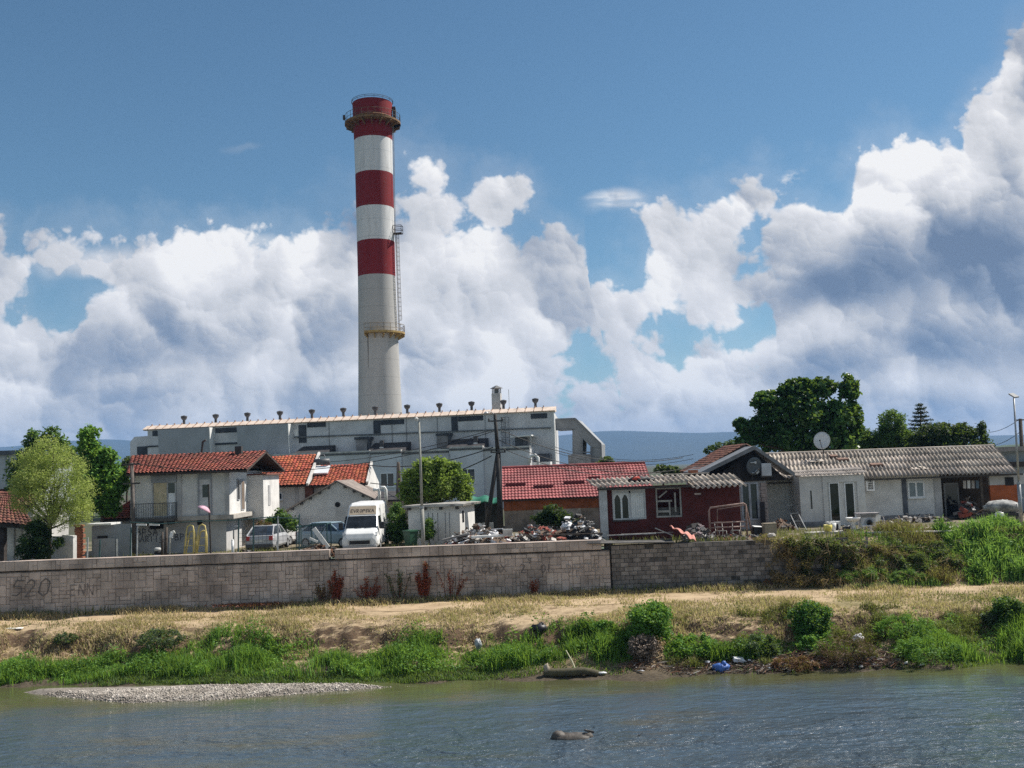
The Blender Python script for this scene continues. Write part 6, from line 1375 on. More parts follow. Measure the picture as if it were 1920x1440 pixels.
def parasol():
    Y = 55.6; b = on(395, Y); tp = P(391, 908, Y) - b; c = P(382, 957, Y) - b; t = thing('pink_umbrella', 'small faded pink umbrella tied to a dark pole in front of the house', 'umbrella', tuple(b))
    MB().tube([(0, 0, 0), tp], .05, 8).build('pole', IRON, t); vs, fs, n = [], [], 16
    for k in range(6):
        a = k / 5 * 1.25
        for i in range(n): th = 2 * math.pi * i / n; vs.append((.42 * math.sin(a) * math.cos(th), .42 * math.sin(a) * math.sin(th), .36 * math.cos(a) - .1))
    for k in range(5):
        for i in range(n): fs.append((k * n + i, (k + 1) * n + i, (k + 1) * n + (i + 1) % n, k * n + (i + 1) % n))
    o = MB().smooth().add(vs, fs).build('canopy', mat('umbrella_pink', (.70, .42, .50), .8, .1, 3), t); o.matrix_local = Matrix.Translation(c) @ Matrix.Rotation(.5, 4, 'Y') @ Matrix.Rotation(-.15, 4, 'X'); sd_ = o.modifiers.new('thick', 'SOLIDIFY'); sd_.thickness = .012
    for k in range(4):
        th = k * math.pi / 4; MB().tube([(.39 * math.cos(th), .39 * math.sin(th), -.0), (0, 0, .24), (-.39 * math.cos(th), -.39 * math.sin(th), 0)], .008, 5).build('rib', STEEL, t).matrix_local = o.matrix_local
parasol()
t = thing('tyre_stack', 'short black and white striped bollard of stacked tyres by the weathered posts', 'bollard', tuple(on(295, 54.8)))
for k in range(4): MB().smooth().lathe([(.12, 0), (.17, .03), (.18, .09), (.17, .15), (.12, .18)], 14, (random.uniform(-.02, .02), 0, .18 * k)).build('tyre', TYRE if k % 2 == 0 else mat('tyre_white', (.5, .5, .48), .8, .2, 3), t)
t = thing('white_post', 'short white marker post in front of the ground floor corner', 'post', tuple(on(436, 54.8))); MB().smooth().tube([(0, 0, 0), (0, 0, .95)], .075, 10).build('tube', WHITE, t); MB().ball((0, 0, .95), .075, 10, 6).build('cap', WHITE, t)
t = thing('hooked_pipe', 'grey pipe with a shower like hook top beside the white marker post', 'pipe', tuple(on(438, 55.4))); MB().smooth().tube([(0, 0, 0), (0, 0, 1.5), (.08, 0, 1.68), (.22, 0, 1.66), (.32, 0, 1.5)], .04, 8).build('tube', STEEL, t); MB().lathe([(.03, 0), (.09, -.08)], 10, (.32, 0, 1.5)).build('hook_end', STEEL, t)
def cage():
    t = thing('mesh_cage', 'green framed wire mesh cage standing among rusty scrap beside the van', 'cage', tuple(on(556, 57))); g = mat('fence_green', (.035, .085, .085)); w, dd, h = 1.7, 1.2, 1.55; m = MB()
    for x in (0, w * .5, w):
        for y in (0, dd): m.bar((x, y, 0), (x, y, h - .12 * (x == 0)), .05)
    for y in (0, dd): m.bar((0, y, h - .12), (w, y, h), .05); m.bar((0, y, .3), (w, y, .3), .05)
    m.bar((0, 0, h - .12), (0, dd, h - .12), .05); m.bar((w, 0, h), (w, dd, h), .05); m.bar((w * .5, 0, .3), (w, 0, h), .04); m.build('frame', g, t)
    m = MB(); [m.bar((x, .01, .3), (x, .01, h - .1), .012) for x in np.arange(.1, w, .1)]; [m.bar((0, .01, z), (w, .01, z), .012) for z in np.arange(.35, h - .1, .1)]; m.build('wire_mesh', STEEL, t)
cage()
t = thing('white_plank', 'long white board leaning on the mesh cage', 'board', tuple(on(612, 56.2))); MB().obox(Vector((-.33, .1, .82)), .24, .06, 1.35, (0, -.62, 0)).build('board', WHITE, t); MB().obox(Vector((-.75, .16, .72)), .12, .06, .5, (0, -1.1, 0)).build('broken_end', WHITE, t)
def scrap_heap(name, label, px0, px1, Y, h, mats_, n, seed, cat='scrap heap', sz=(.15, .5), depth=1.0, kind=None):
    """a heap of thin bent sheets and bars over a low mound"""
    rnd = random.Random(seed); a, b = on(px0, Y), on(px1, Y); t = thing(name, label, cat, tuple((a + b) / 2)); w = (b - a).length / 2; m = MB()
    for i in range(n):
        u = rnd.uniform(-1, 1); v = rnd.uniform(-1, 1); top = h * max(.05, (1 - u * u * .75)) * (1 - .5 * abs(v)); z = top * rnd.uniform(.25, 1.0); s = rnd.uniform(*sz) * (1.7 if rnd.random() < .12 else 1); m.mat(rnd.randrange(len(mats_)))
        if rnd.random() < .35: m.obox(Vector((u * w, v * depth, z)), s * 2.4, .05, .04, (rnd.uniform(-.4, .4), rnd.uniform(-.5, .5), rnd.uniform(0, 3)))
        else: m.obox(Vector((u * w, v * depth, z)), s, s * rnd.uniform(.5, 1), s * rnd.uniform(.08, .5), (rnd.uniform(-.7, .7), rnd.uniform(-.7, .7), rnd.uniform(0, 3)))
    m.mat(0); n0 = 18; vs, fs = [], []
    for j in range(7):
        for i in range(n0): u, v = i / (n0 - 1) * 2 - 1, j / 6 * 2 - 1; vs.append((u * w, v * depth, h * .62 * max(0, 1 - u * u * .8) * max(0, 1 - v * v) + rnd.uniform(0, .08) * h - .03))
    m.add(vs, [(j * n0 + i, j * n0 + i + 1, (j + 1) * n0 + i + 1, (j + 1) * n0 + i) for j in range(6) for i in range(n0 - 1)]); m.build('rubble', mats_, t)
    if kind: t['kind'] = kind
    HEAPS.append((a.x * .5 + b.x * .5, Y, w, depth, h)); return t
HEAPS = []
def heap_top(x, y):
    z = GZ
    for cx, cy, w, dd, h in HEAPS: u, v = (x - cx) / w, (y - cy) / dd; z = max(z, GZ + h * .62 * max(0, 1 - u * u * .8) * max(0, 1 - v * v))
    return z
DUSTY = mat('rubble_brown', (.16, .115, .085), .95, .3, 3, .4); PALE = mat('rubble_pale', (.48, .45, .42), .9, .2, 3); GREYR = mat('rubble_grey', (.24, .23, .22), .9, .25, 3); PLW = mat('plastic_white', (.72, .72, .74), .5, .1, 4, .3); BLK = mat('plastic_black', (.02, .02, .024), .45, .3, 4, .4)
PINK = mat('cloth_pink', (.55, .24, .20), .85, .2, 3, .4); BLUEP = mat('plastic_blue', (.06, .14, .42), .5, .2, 4, .3); REDR = mat('rubble_red', (.26, .07, .05), .9, .25, 3)
scrap_heap('scrap_heap', 'heap of rusty scrap metal in front of the mesh cage', 556, 628, 54.6, .55, [RUST, RUST, DUSTY, IRON], 90, 1, sz=(.12, .4), depth=.6)
scrap_heap('scrap_heap', 'dark tangle of rusty pipes spilling over the gap in the coping', 614, 634, 54.0, .5, [RUST, IRON, DUSTY], 30, 2, sz=(.1, .3), depth=.4)
scrap_heap('scrap_heap', 'low tangle of dry sticks and scrap at the white marker post', 440, 476, 54.6, .45, [DUSTY, WOOD, IRON, PALE], 70, 41, sz=(.1, .3), depth=.5)
scrap_heap('scrap_heap', 'low grey rubble strip behind the wall below the metal gate', 165, 240, 54.4, .3, [GREYR, DUSTY, IRON], 70, 42, sz=(.1, .3), depth=.4)
scrap_heap('rubbish_heap', 'flat rubbish strip along the wall edge beside the lamp post', 742, 830, 54.1, .35, [DUSTY, PALE, GREYR, RUST], 110, 43, 'rubbish heap', (.07, .24), .5)
scrap_heap('rubbish_heap', 'scattered rubbish under the swing frame and metal chairs', 1325, 1432, 55.2, .3, [DUSTY, PALE, IRON, GREYR, REDR], 120, 44, 'rubbish heap', (.07, .22), .7)
scrap_heap('rubbish_heap', 'long heap of household rubbish and rubble behind the wall below the utility pole', 832, 965, 55, 1.35, [DUSTY, PALE, PLW, REDR, GREYR, DUSTY], 380, 3, 'rubbish heap', (.08, .30), 1.1)
scrap_heap('rubbish_heap', 'rubbish heap with dark red boards and white scraps before the red roofed house', 955, 1062, 55.4, 1.3, [DUSTY, REDR, PALE, BLK, GREYR, REDR], 300, 4, 'rubbish heap', (.08, .34), 1.1)
scrap_heap('rubbish_heap', 'dark shaded pile of black bags and rubble beside the red hut post', 1040, 1124, 56, 1.75, [BLK, GREYR, DUSTY, PLW], 260, 5, 'rubbish heap', (.1, .34), 1.0)
def bag(px, py, Y, r, m_, lab, name='rubbish_bag', cat='bag', squash=(1.1, .9, .75), z=None, seed=1):
    p = P(px, py, Y); 
    if z is not None: p.z = z
    rn = random.Random(seed * 7 + 1); t = thing(name, lab, cat, tuple(p)); b = MB().smooth(); b.ball((0, 0, r * .4), r, 12, 8, .33, squash, rn); b.build('sack', m_, t)
    k = MB().smooth(); k.ball((r * .35, -r * .2, r * 1.05), r * .32, 9, 6, .3, (1, 1, 1), rn); k.build('knot', m_, t); return t
for i, (px, py, Y, r, m_, lab) in enumerate([(861, 1001, 54.4, .26, PLW, 'white plastic bag at the lamp post end of the long rubbish heap'), (884, 993, 54.6, .30, PALE, 'greyish sack in the middle of the long rubbish heap'), (905, 992, 54.6, .30, PLW, 'puffed white bag below the utility pole'), (925, 990, 54.7, .28, PLW, 'white bag topping the long rubbish heap just past the pole'),
        (868, 984, 55.6, .26, mat('bag_yellow', (.62, .52, .24), .6, .1), 'pale yellow bag against the corner of the white shed'), (1030, 977, 55.6, .32, PALE, 'pale rounded sack on the second rubbish heap'), (1062, 974, 55.8, .34, PLW, 'grey white bundle high on the dark pile'), (1004, 1001, 54.6, .22, PLW, 'small white bag low on the second rubbish heap'), (846, 1006, 54.2, .2, PLW, 'small white bag lying at the outer end of the long heap'),
        (1100, 988, 55.2, .30, BLK, 'shiny black bag in the shade near the hut post')]): bag(px, py, Y + .2, r * .82, m_, lab, z=heap_top(P(px, py, Y).x, Y + .2) - .04, seed=i + 1)['group'] = 'rubbish bags on the heaps'
def plank(px0, py0, px1, py1, Y, w, m_, lab, name='plank', cat='plank', h=.05):
    a, b = P(px0, py0, Y), P(px1, py1, Y); t = thing(name, lab, cat, tuple(a)); MB().bar((0, 0, 0), b - a, w, h).build('board', m_, t); return t
plank(884, 1007, 962, 1003, 54.0, .3, WHITE, 'long white board lying on the wall top below the heap', h=.1); plank(1000, 1004, 1128, 1000, 54.3, .12, WOOD, 'dark beam lying along the second rubbish heap', 'beam', 'beam'); plank(830, 1013, 880, 1000, 54.1, .5, GREYR, 'grey concrete slab tilted at the end of the long heap', 'concrete_slab', 'slab', .1)
for a in [(1138, 1004, 1230, 1000, 53.9, .07, PALE, 'thin pale pole lying on the slab below the hut window'), (1165, 1002, 1262, 998, 54.1, .10, GREYR, 'grey plank lying behind the thin pale pole'), (1228, 990, 1262, 1004, 54.0, .06, PALE, 'short pale stick propped on the planks near the pink cloth')]: plank(*a)
t = thing('pale_crate', 'pale open crate at the end of the long rubbish heap', 'crate', tuple(P(952, 1004, 54.0))); m = MB(); m.box(-.25, -.2, 0, .25, .2, .03); m.box(-.25, -.2, .03, .25, -.17, .34); m.box(-.25, .17, .03, .25, .2, .34); m.box(-.25, -.17, .03, -.22, .17, .34); m.box(.22, -.17, .03, .25, .17, .34); m.build('side', PALE, t); B(-.27, -.22, .3, .27, -.203, .36, 'rim', WHITE, t)
t = thing('green_bin', 'dark green rubbish bin beside the lamp post', 'bin', tuple(on(770, 57))); MB().lathe([(.33, .12), (.42, .95)], 4, cap=True).build('tub', mat('bin_green', (.02, .07, .04), .5), t); MB().obox(Vector((0, 0, 1.0)), .66, .66, .08, (0, 0, math.pi / 4)).build('lid', mat('bin_green2', (.025, .09, .05), .5), t)
# pile of clothes, pink cloth and the pipe frame in front of the red hut
scrap_heap('clothes_heap', 'grey heap of old clothes and rags in front of the red hut', 1284, 1330, 55, 1.0, [GREYR, PALE, mat('rag_mauve', (.24, .19, .20), .9, .3, 3), IRON], 150, 9, 'clothes heap', (.12, .32), .7)
c0 = P(1262, 1000, 54.0); t = thing('pink_cloth', 'crumpled salmon pink cloth hanging over the wall edge', 'cloth', tuple(c0)); rn = random.Random(3); vs, fs = [], []; n = 14
for j in range(n):
    for i in range(n): u, v = i / (n - 1), j / (n - 1); vs.append((u * 1.15 - .1, .35 - v * 1.15 + .1 * math.sin(u * 9), .32 - u * .5 - max(0, v - .6) * .7 * u + .07 * math.sin(u * 17 + v * 5) + rn.uniform(0, .03)))
m = MB().smooth().add(vs, [(j * n + i, j * n + i + 1, (j + 1) * n + i + 1, (j + 1) * n + i) for j in range(n - 1) for i in range(n - 1)]).build('fabric', PINK, t); m.modifiers.new('thick', 'SOLIDIFY').thickness = .03
def pipe_frame():
    Y = 55.4; b = on(1331, Y); t = thing('swing_set', 'tall rusty pipe swing frame standing before the red hut', 'swing', tuple(b)); f = lambda px, py, dy=0: tuple(P(px, py, Y + dy) - b); r = mat('pipe_rust', (.30, .20, .17), .7, .25, 4); z0 = lambda px, dy=0: (f(px, 1000, dy)[0], dy, 0)
    MB().smooth().tube([z0(1332), f(1329, 958), f(1332, 952), f(1394, 944), f(1398, 946), z0(1401)], .05, 8).build('near_hoop', r, t)
    MB().smooth().tube([z0(1411, .8), f(1399, 950, .5), f(1396, 945, .1)], .045, 8).build('stay', r, t); MB().smooth().tube([z0(1345, 1.2), f(1345, 955, 1.2), f(1398, 947, .2)], .03, 8).build('rear_bar', r, t)
    for py in (981, 990): MB().smooth().tube([f(1331, py), f(1401, py - 3)], .035, 8).build('cross_bar', r, t)
pipe_frame()
def chair_frame(px, lab, rz):
    t = thing('chair_frame', lab, 'chair frame', tuple(on(px, 55.8)), rz, 'bare metal chair frames'); s = mat('chair_steel', (.32, .30, .28), .5, .2, 3)
    for x in (-.22, .22): MB().smooth().tube([(x, -.25, 0), (x, -.2, .45), (x, .2, .45), (x, .28, .9)], .022, 6).build('side_tube', s, t); MB().smooth().tube([(x, .2, .45), (x, .3, 0)], .022, 6).build('rear_leg', s, t)
    for z, y in ((.45, -.2), (.9, .28), (.65, .24)): MB().bar((-.22, y, z), (.22, y, z), .04).build('cross_tube', s, t)
    B(-.2, -.18, .44, .2, .18, .47, 'seat', IRON, t)
chair_frame(1352, 'bare metal chair frame inside the rusty pipe frame, nearer the clothes heap', .3); chair_frame(1380, 'bare metal chair frame inside the rusty pipe frame, nearer the beige box', -.4)
def crate_box(px, Y, w, h, d_, m_, lab, name='old_box', cat='box', rz=.1, z=GZ):
    t = thing(name, lab, cat, tuple(on(px, Y)), rz); t.location.z = z; B(-w / 2, -d_ / 2, 0, w / 2, d_ / 2, h, 'body', m_, t, .015); B(-w / 2 - .015, -d_ / 2 - .015, h + .002, w / 2 + .015, d_ / 2 + .015, h + .05, 'lid', m_, t); return t
crate_box(1443, 55.8, .66, .72, .5, mat('box_beige', (.28, .235, .17), .85, .15, 2), 'beige wooden box in front of the brick jamb'); crate_box(1421, 56.2, .5, .5, .4, BLK, 'black crate with pale papers next to the beige box'); 
t = thing('paper_sheet', 'white sheet of paper on the black crate', 'paper', tuple(on(1421, 56.1) + Vector((0, 0, .57)))); MB().obox(Vector((0, 0, .02)), .5, .34, .02, (.15, .1, .2)).build('sheet', WHITE, t)
t = thing('leaning_frame', 'old metal bed frame leaning against the whitewashed wall', 'bed frame', tuple(on(1497, 60))); b_ = P(1473, 946, 64) - t.location; 
for o in (0, .5): MB().bar((o, 0, 0), b_ + Vector((o, 0, 0)), .05).build('side_rail', STEEL, t)
for w in (.05, .35, .65, .97): MB().bar(b_ * w, b_ * w + Vector((.5, 0, 0)), .04).build('cross_rail', STEEL, t)
def washer():
    t = thing('washing_machine', 'worn white washing machine with dark round door on the terrace', 'washing machine', tuple(on(1627, 57.2)), -.12); w = mat('washer_white', (.56, .55, .55), .5, .15, 2, stain=.4)
    B(-.42, -.32, .03, .42, .32, .98, 'cabinet', w, t, .02); B(-.6, -.4, .985, .62, .4, 1.06, 'table_top', mat('table_grey', (.28, .26, .26), .8, .2, 3), t)
    d = MB().lathe([(.25, 0), (.25, .05), (.2, .07)], 24).build('door', STEEL, t); d.matrix_local = Matrix.Translation((.05, -.322, .52)) @ Matrix.Rotation(math.pi / 2, 4, 'X'); MB().lathe([(.19, .06), (.1, .10)], 20).build('porthole', GLASS2, d); B(-.4, -.335, .82, .4, -.322, .95, 'control_panel', GREYR, t)
washer()
t = thing('wash_basin', 'white pedestal wash basin standing on the terrace', 'basin', tuple(on(1601, 56.9))); MB().smooth().lathe([(.16, 0), (.13, .1), (.11, .5), (.2, .6)], 16).build('pedestal', WHITE, t); MB().smooth().lathe([(.12, .58), (.32, .66), (.40, .8), (.40, .84), (.34, .82), (.2, .7)], 20).build('bowl', WHITE, t)
t = thing('stool', 'low white stool in front of the washing machine', 'stool', tuple(on(1625, 56.75))); B(-.26, -.2, .34, .26, .2, .39, 'seat', WHITE, t); [B(x - .03, y - .03, 0, x + .03, y + .03, .338, 'leg', WHITE, t) for x in (-.2, .2) for y in (-.15, .15)]
def bicycle():
    t = thing('bicycle', 'small pale bicycle leaning beside the washing machine', 'bicycle', tuple(on(1646, 57)), .25); s = mat('bike_pale', (.55, .53, .55), .4, .1)
    for x in (-.1, .55):
        w = MB().smooth().tube([(.27 * math.cos(a) + x, 0, .28 + .27 * math.sin(a)) for a in np.linspace(0, 6.283, 25)], .022, 6).build('wheel', TYRE, t); m = MB(); [m.tube([(x, 0, .28), (x + .26 * math.cos(a), 0, .28 + .26 * math.sin(a))], .005, 4) for a in np.linspace(0, 5.7, 10)]; m.build('spokes', STEEL, w)
    m = MB(); [m.tube([a, b], .02, 6) for a, b in (((-.1, 0, .28), (.1, 0, .65)), ((.1, 0, .65), (.42, 0, .62)), ((.2, 0, .28), (.1, 0, .68)), ((.2, 0, .28), (.42, 0, .62)), ((-.1, 0, .28), (.2, 0, .28)), ((.55, 0, .28), (.40, 0, .8)))]; m.build('frame', s, t)
    MB().ball((.09, 0, .75), .1, 8, 6, 0, (1.2, .7, .4)).build('saddle', IRON, t); MB().tube([(.38, -.22, .86), (.40, 0, .82), (.38, .22, .86)], .018, 6).build('handlebar', STEEL, t); MB().obox(Vector((.0, -.08, .75)), .3, .06, .42, (0, .3, 0)).build('hung_cloth', WHITE, t)
bicycle()
def bucket(px, Y, r, h, m_, lab, z=GZ):
    t = thing('bucket', lab, 'bucket', tuple(on(px, Y)), 0, 'buckets on the terrace edge'); t.location.z = z + .005; MB().smooth().lathe([(r * .8, 0), (r, h), (r * .93, h), (r * .74, .03)], 18).build('tub', m_, t); MB().tube([(r * math.cos(a), 0, h + r * .75 * math.sin(a)) for a in np.linspace(0, math.pi, 12)], .012, 5).build('handle', STEEL, t)
bucket(1553, 56.8, .24, .36, mat('bucket_yellow', (.68, .58, .12), .45, .06), 'yellow plastic bucket on the terrace edge', GZ + .13); bucket(1562, 57.0, .20, .44, WHITE, 'white bucket half hidden by the yellow bucket', GZ + .13); bucket(1588, 56.8, .24, .2, BLK, 'low black tub beside the wash basin', GZ + .13)
t = crate_box(1563, 58.4, .72, .5, .4, WHITE, 'small white box with dark opening in front of the porch doors', 'kennel'); B(-.2, -.215, .08, .22, -.203, .42, 'opening', DARK, t)
t = thing('terrace_edge', 'long pale concrete terrace edge in front of the white house', 'kerb', tuple(on(1515, 56.5))); L = (on(1815, 56.5) - on(1515, 56.5)).x; B(0, 0, -.25, L, .8, .12, 'slab', mat('terrace_pale', (.50, .48, .45), .9, .15, 1.2, stain=.3), t); B(.1, .04, -.6, L - .1, .5, -.253, 'footing', DARK, t)
def bank(px, py, dz=0):
    """where the line of sight through a pixel meets the bank"""
    d = ray(px, py); t = 38.0
    for _ in range(400):
        p = Vector((d.x * t, d.y * t, EYE + d.z * t))
        if p.z <= max(tz(p.x, p.y), 0): break
        t += .06
    return p + Vector((0, 0, dz))
t = thing('pipe_rail', 'low pale pipe rail below the terrace with a short concrete post', 'rail', tuple(bank(1575, 1016) + Vector((0, 0, .45)))); e = bank(1790, 1012) + Vector((0, 0, .45)) - t.location; MB().smooth().tube([(0, 0, 0), e * .55, e], .06, 8).build('upper_pipe', PALE, t); MB().smooth().tube([(-.3, -.1, -.25), e * .6 + Vector((0, -.1, -.22))], .05, 8).build('lower_pipe', PALE, t); q = e * .57; B(q.x - .15, -.15, -.6, q.x + .15, .15, .25, 'post', GREYR, t)
def covered_cart():
    t = thing('covered_cart', 'loaded cart under a grey tarpaulin in front of the orange brick wall', 'cart', tuple(on(1882, 60))); m = MB().smooth(); rn = random.Random(9); m.ball((0, 0, .95), 1.0, 18, 9, .12, (1.02, .7, .42), rn); m.build('load', mat('tarp_grey', (.42, .42, .40), .8, .25, 2, .5, col2=(.12, .12, .12)), t)
    B(-.95, -.6, .45, .95, .6, .62, 'bed', IRON, t); [wheel(t, x, y, .28, .12) for x, y in ((-.7, -.5), (.7, -.5))]; MB().bar((.7, -.5, 1.2), (1.0, -.6, 1.5), .05).build('handle', PALE, t)
covered_cart()
t = thing('white_barrel', 'white plastic barrel standing before the covered cart', 'barrel', tuple(on(1877, 57.5))); MB().smooth().lathe([(.2, 0), (.24, .08), (.25, .4), (.24, .7), (.2, .78)], 16).build('drum', PLW, t); MB().lathe([(.12, .78), (.12, .84)], 12).build('lid', mat('lid_grey', (.4, .4, .4), .6), t)
scrap_heap('clutter_heap', 'jumble of household things on the terrace around the wash basin', 1575, 1612, 57.6, .45, [PALE, GREYR, IRON, DUSTY, PLW], 50, 45, 'clutter', (.08, .25), .4)
scrap_heap('clutter_heap', 'low clutter at the foot of the house wall under the double window', 1660, 1780, 63.5, .5, [IRON, DUSTY, GREYR, PALE], 110, 46, 'clutter', (.1, .3), .5)
scrap_heap('clutter_heap', 'pots and dead plants along the whitewashed wall by the bed frame', 1440, 1492, 61, .7, [DUSTY, IRON, GREYR, RUST], 70, 47, 'clutter', (.1, .3), .5)
m = scrap_heap('clutter_heap', 'household clutter in the dark recess of the open lean-to', 1800, 1840, 65, 1.3, [IRON, DUSTY, GREYR, PALE, REDR], 90, 15, 'clutter', (.12, .4), .7)
for k, (px, c_) in enumerate([(1808, PALE), (1816, WHITE), (1824, PALE), (1832, mat('cloth_blue', (.2, .28, .36), .9))]):
    t = thing('hung_cloth', ['narrow beige cloth hanging nearest the lean-to door', 'white cloth hanging second from the lean-to door', 'beige cloth hanging between white and blue cloths', 'bluish cloth hanging nearest the timber post'][k], 'cloth', tuple(P(px, 902, 65.9)), 0, 'clothes hung in the lean-to'); MB().obox(Vector((0, 0, -.22)), .2, .03, .5, (0, .06, .2)).build('fabric', c_, t); MB().obox(Vector((0, 0, .04)), .03, .04, .06, (0, 0, 0)).build('peg', WOOD, t)
# ------------------------------------------------------------------ things on the bank and in the water
bag(1012, 1183, 0, .30, BLK, 'black bin bag lying on the dry scarp', seed=21).location = bank(1012, 1184); bag(1610, 1208, 0, .22, PLW, 'white plastic bag caught in brown brush on the bank', seed=22).location = bank(1610, 1212, .25); bag(1355, 1258, 0, .30, BLUEP, 'bright blue plastic bag at the water edge', squash=(1.2, .8, .6), seed=23).location = bank(1353, 1258); bag(897, 1226, 0, .2, mat('cloth_grey_white', (.36, .38, .39), .7, .3, 4), 'pale grey cloth bundle in the tall green grass', 'cloth_bundle', 'cloth', (.8, .7, 1.2), seed=24).location = bank(897, 1226, .3)
for k, (px, py, s, lab) in enumerate([(1385, 1243, .42, 'large white foam block beside the blue plastic bag'), (1372, 1236, .26, 'white foam piece leaning on the large foam block'), (1405, 1242, .2, 'small white foam scrap just past the large foam block'), (1326, 1246, .24, 'white crumpled plastic sheet short of the blue bag'), (1482, 1254, .18, 'white bottle shaped scrap on the brown debris'), (1672, 1243, .2, 'white plastic tub at the foot of the grassy bank'), (1700, 1246, .16, 'pale scrap lying past the white tub')]):
    t = thing('foam_scrap', lab, 'litter', tuple(bank(px, py, .05)), k * .7, 'pale litter at the water edge'); MB().obox(Vector((0, 0, s * .2)), s, s * .6, s * .4, (.2, .15, 0)).build('block', PLW, t, .02); MB().obox(Vector((s * .5, -s * .3, s * .1)), s * .4, s * .3, s * .15, (.1, .4, .8)).build('broken_corner', PLW, t)
t = thing('sign_board', 'pale blue white board propped at the foot of the block wall', 'board', tuple(bank(1399, 1098))); MB().prism([(-.28, -.1), (.26, -.1), (.26, .42), (-.05, .34), (-.28, .22)], 'y', 0, .04).build('board', mat('board_pale_blue', (.56, .62, .68), .6, .06), t).rotation_euler = (-.2, 0, 0); MB().bar((0, .05, 0), (.0, .3, .2), .04).build('prop', WOOD, t)
t = thing('paper_sheet', 'white sheet lying flat on the dry bank', 'paper', tuple(bank(28, 1180, .03))); MB().obox(Vector((0, 0, .02)), .72, .3, .03, (.05, .03, .1)).build('sheet', WHITE, t)
scrap_heap('driftwood_pile', 'small pile of dark boards and rags at the wall foot near the pale board', 1418, 1460, 52.2, .3, [DUSTY, IRON, RUST], 40, 31, 'debris', (.1, .35), .4).location = bank(1440, 1100)
t = thing('stranded_log', 'dark mossy log stranded at the water edge below the green grass', 'log', tuple(bank(1020, 1268, .06))); e = bank(1122, 1268, .12) - t.location; m = MB().smooth(); rn = random.Random(4); m.tube([(0, 0, .05)] + [e * w + Vector((0, rn.uniform(-.04, .04), .08 + rn.uniform(-.02, .03))) for w in (.15, .35, .55, .75)] + [e], [.10, .17, .16, .17, .15, .11], 10); m.build('trunk', mat('log_dark', (.065, .058, .04), .95, .3, 4, .6, 12, col2=(.10, .09, .05)), t); MB().smooth().ball((.12, -.02, .25), .16, 9, 7, .3, (.8, .8, 1.2), rn).build('stump', mat('stump_pale', (.30, .26, .20), .9, .3, 4), t)
t = thing('pale_stick', 'pale bare stick leaning out of the grass above the stranded log', 'stick', tuple(bank(1083, 1262))); e = P(1061, 1219, t.location.y + .4) - t.location; MB().tube([(0, 0, -.1), e * .5 + Vector((.02, 0, 0)), e], [.035, .03, .018], 6).build('stem', mat('stick_pale', (.58, .55, .36), .8), t); MB().tube([e * .6, e * .75 + Vector((.12, 0, 0))], [.014, .008], 5).build('twig', mat('stick_pale', (.58, .55, .36)), t)
p = PZ(1073, 1386, -.05); t = thing('river_rock', 'dark angular rock breaking the water surface', 'rock', tuple(p)); m = MB(); rn = random.Random(5); m.smooth().ball((.0, 0, -.02), .42, 13, 9, .16, (1.5, .8, .52), rn).ball((-.42, .0, .06), .24, 11, 8, .18, (1.0, .8, .85), rn).ball((.45, .05, .0), .24, 10, 7, .2, (1.2, .8, .7), rn); m.build('stone', mat('rock_wet', (.075, .065, .056), .6, .3, 3, .6, 12), t); m = MB(); m.add([(-.62, -.15, 0), (-.58, .25, 0), (.6, .3, 0), (.78, -.1, 0), (.2, -.4, 0), (-.60, -.02, .24), (-.3, .15, .2), (.25, .2, .18), (.45, .05, .23), (.62, .0, .1), (.15, -.25, .13)], [(0, 4, 10, 5), (4, 3, 9, 10), (3, 2, 8, 9), (2, 1, 6, 7), (2, 7, 8), (1, 0, 5, 6), (5, 10, 6), (6, 10, 7), (10, 9, 8), (10, 8, 7)]); MB().obox(Vector((.55, .1, .2)), .3, .12, .06, (0, .3, .4)).build('shelf', mat('rock_wet', (.13, .115, .10)), t)
p = PZ(1191, 1384, -.05); t = thing('twig', 'thin dark twig poking out of the river past the rock', 'twig', tuple(p)); MB().tube([(0, 0, -.1), (.1, .05, .05), (.26, .1, .13)], [.025, .018, .01], 6).build('stem', IRON, t); MB().tube([(.1, .05, .05), (.12, .05, .14)], [.01, .006], 5).build('shoot', IRON, t)
rl_ = random.Random(19)
spots_ = ['right against the near end of the blue bag', 'in front of the bush hollow by the water', 'between foam block and orange dry reeds', 'at the first stems of the orange dry reeds', 'on the dark twigs past the dead brush', 'under the grassy mound by the water', 'at the upper edge of the debris behind the blue bag', 'at the far end of the brown debris', 'just past the small foam scrap', 'against the far end of the stranded log']
for k_, (px, py) in enumerate([(1338, 1256), (1205, 1262), (1430, 1252), (1442, 1256), (1615, 1254), (1730, 1250), (1366, 1238), (1640, 1250), (1412, 1244), (1128, 1266)]):
    t = thing('plastic_scrap', ('pale crumpled plastic scrap ' if k_ % 2 else 'white torn plastic scrap ') + spots_[k_], 'litter', tuple(bank(px, py, .06)), rl_.uniform(0, 3), 'pale litter at the water edge'); b_ = MB().smooth(); b_.ball((0, 0, .03), rl_.uniform(.05, .13), 8, 6, .42, (1.8, .9, .45), rl_); b_.build('sheet', PLW if k_ % 2 else PALE, t)
    MB().obox(Vector((.16, .03, .02)), .14, .09, .02, (.3, .2, .5)).build('torn_strip', PLW, t)
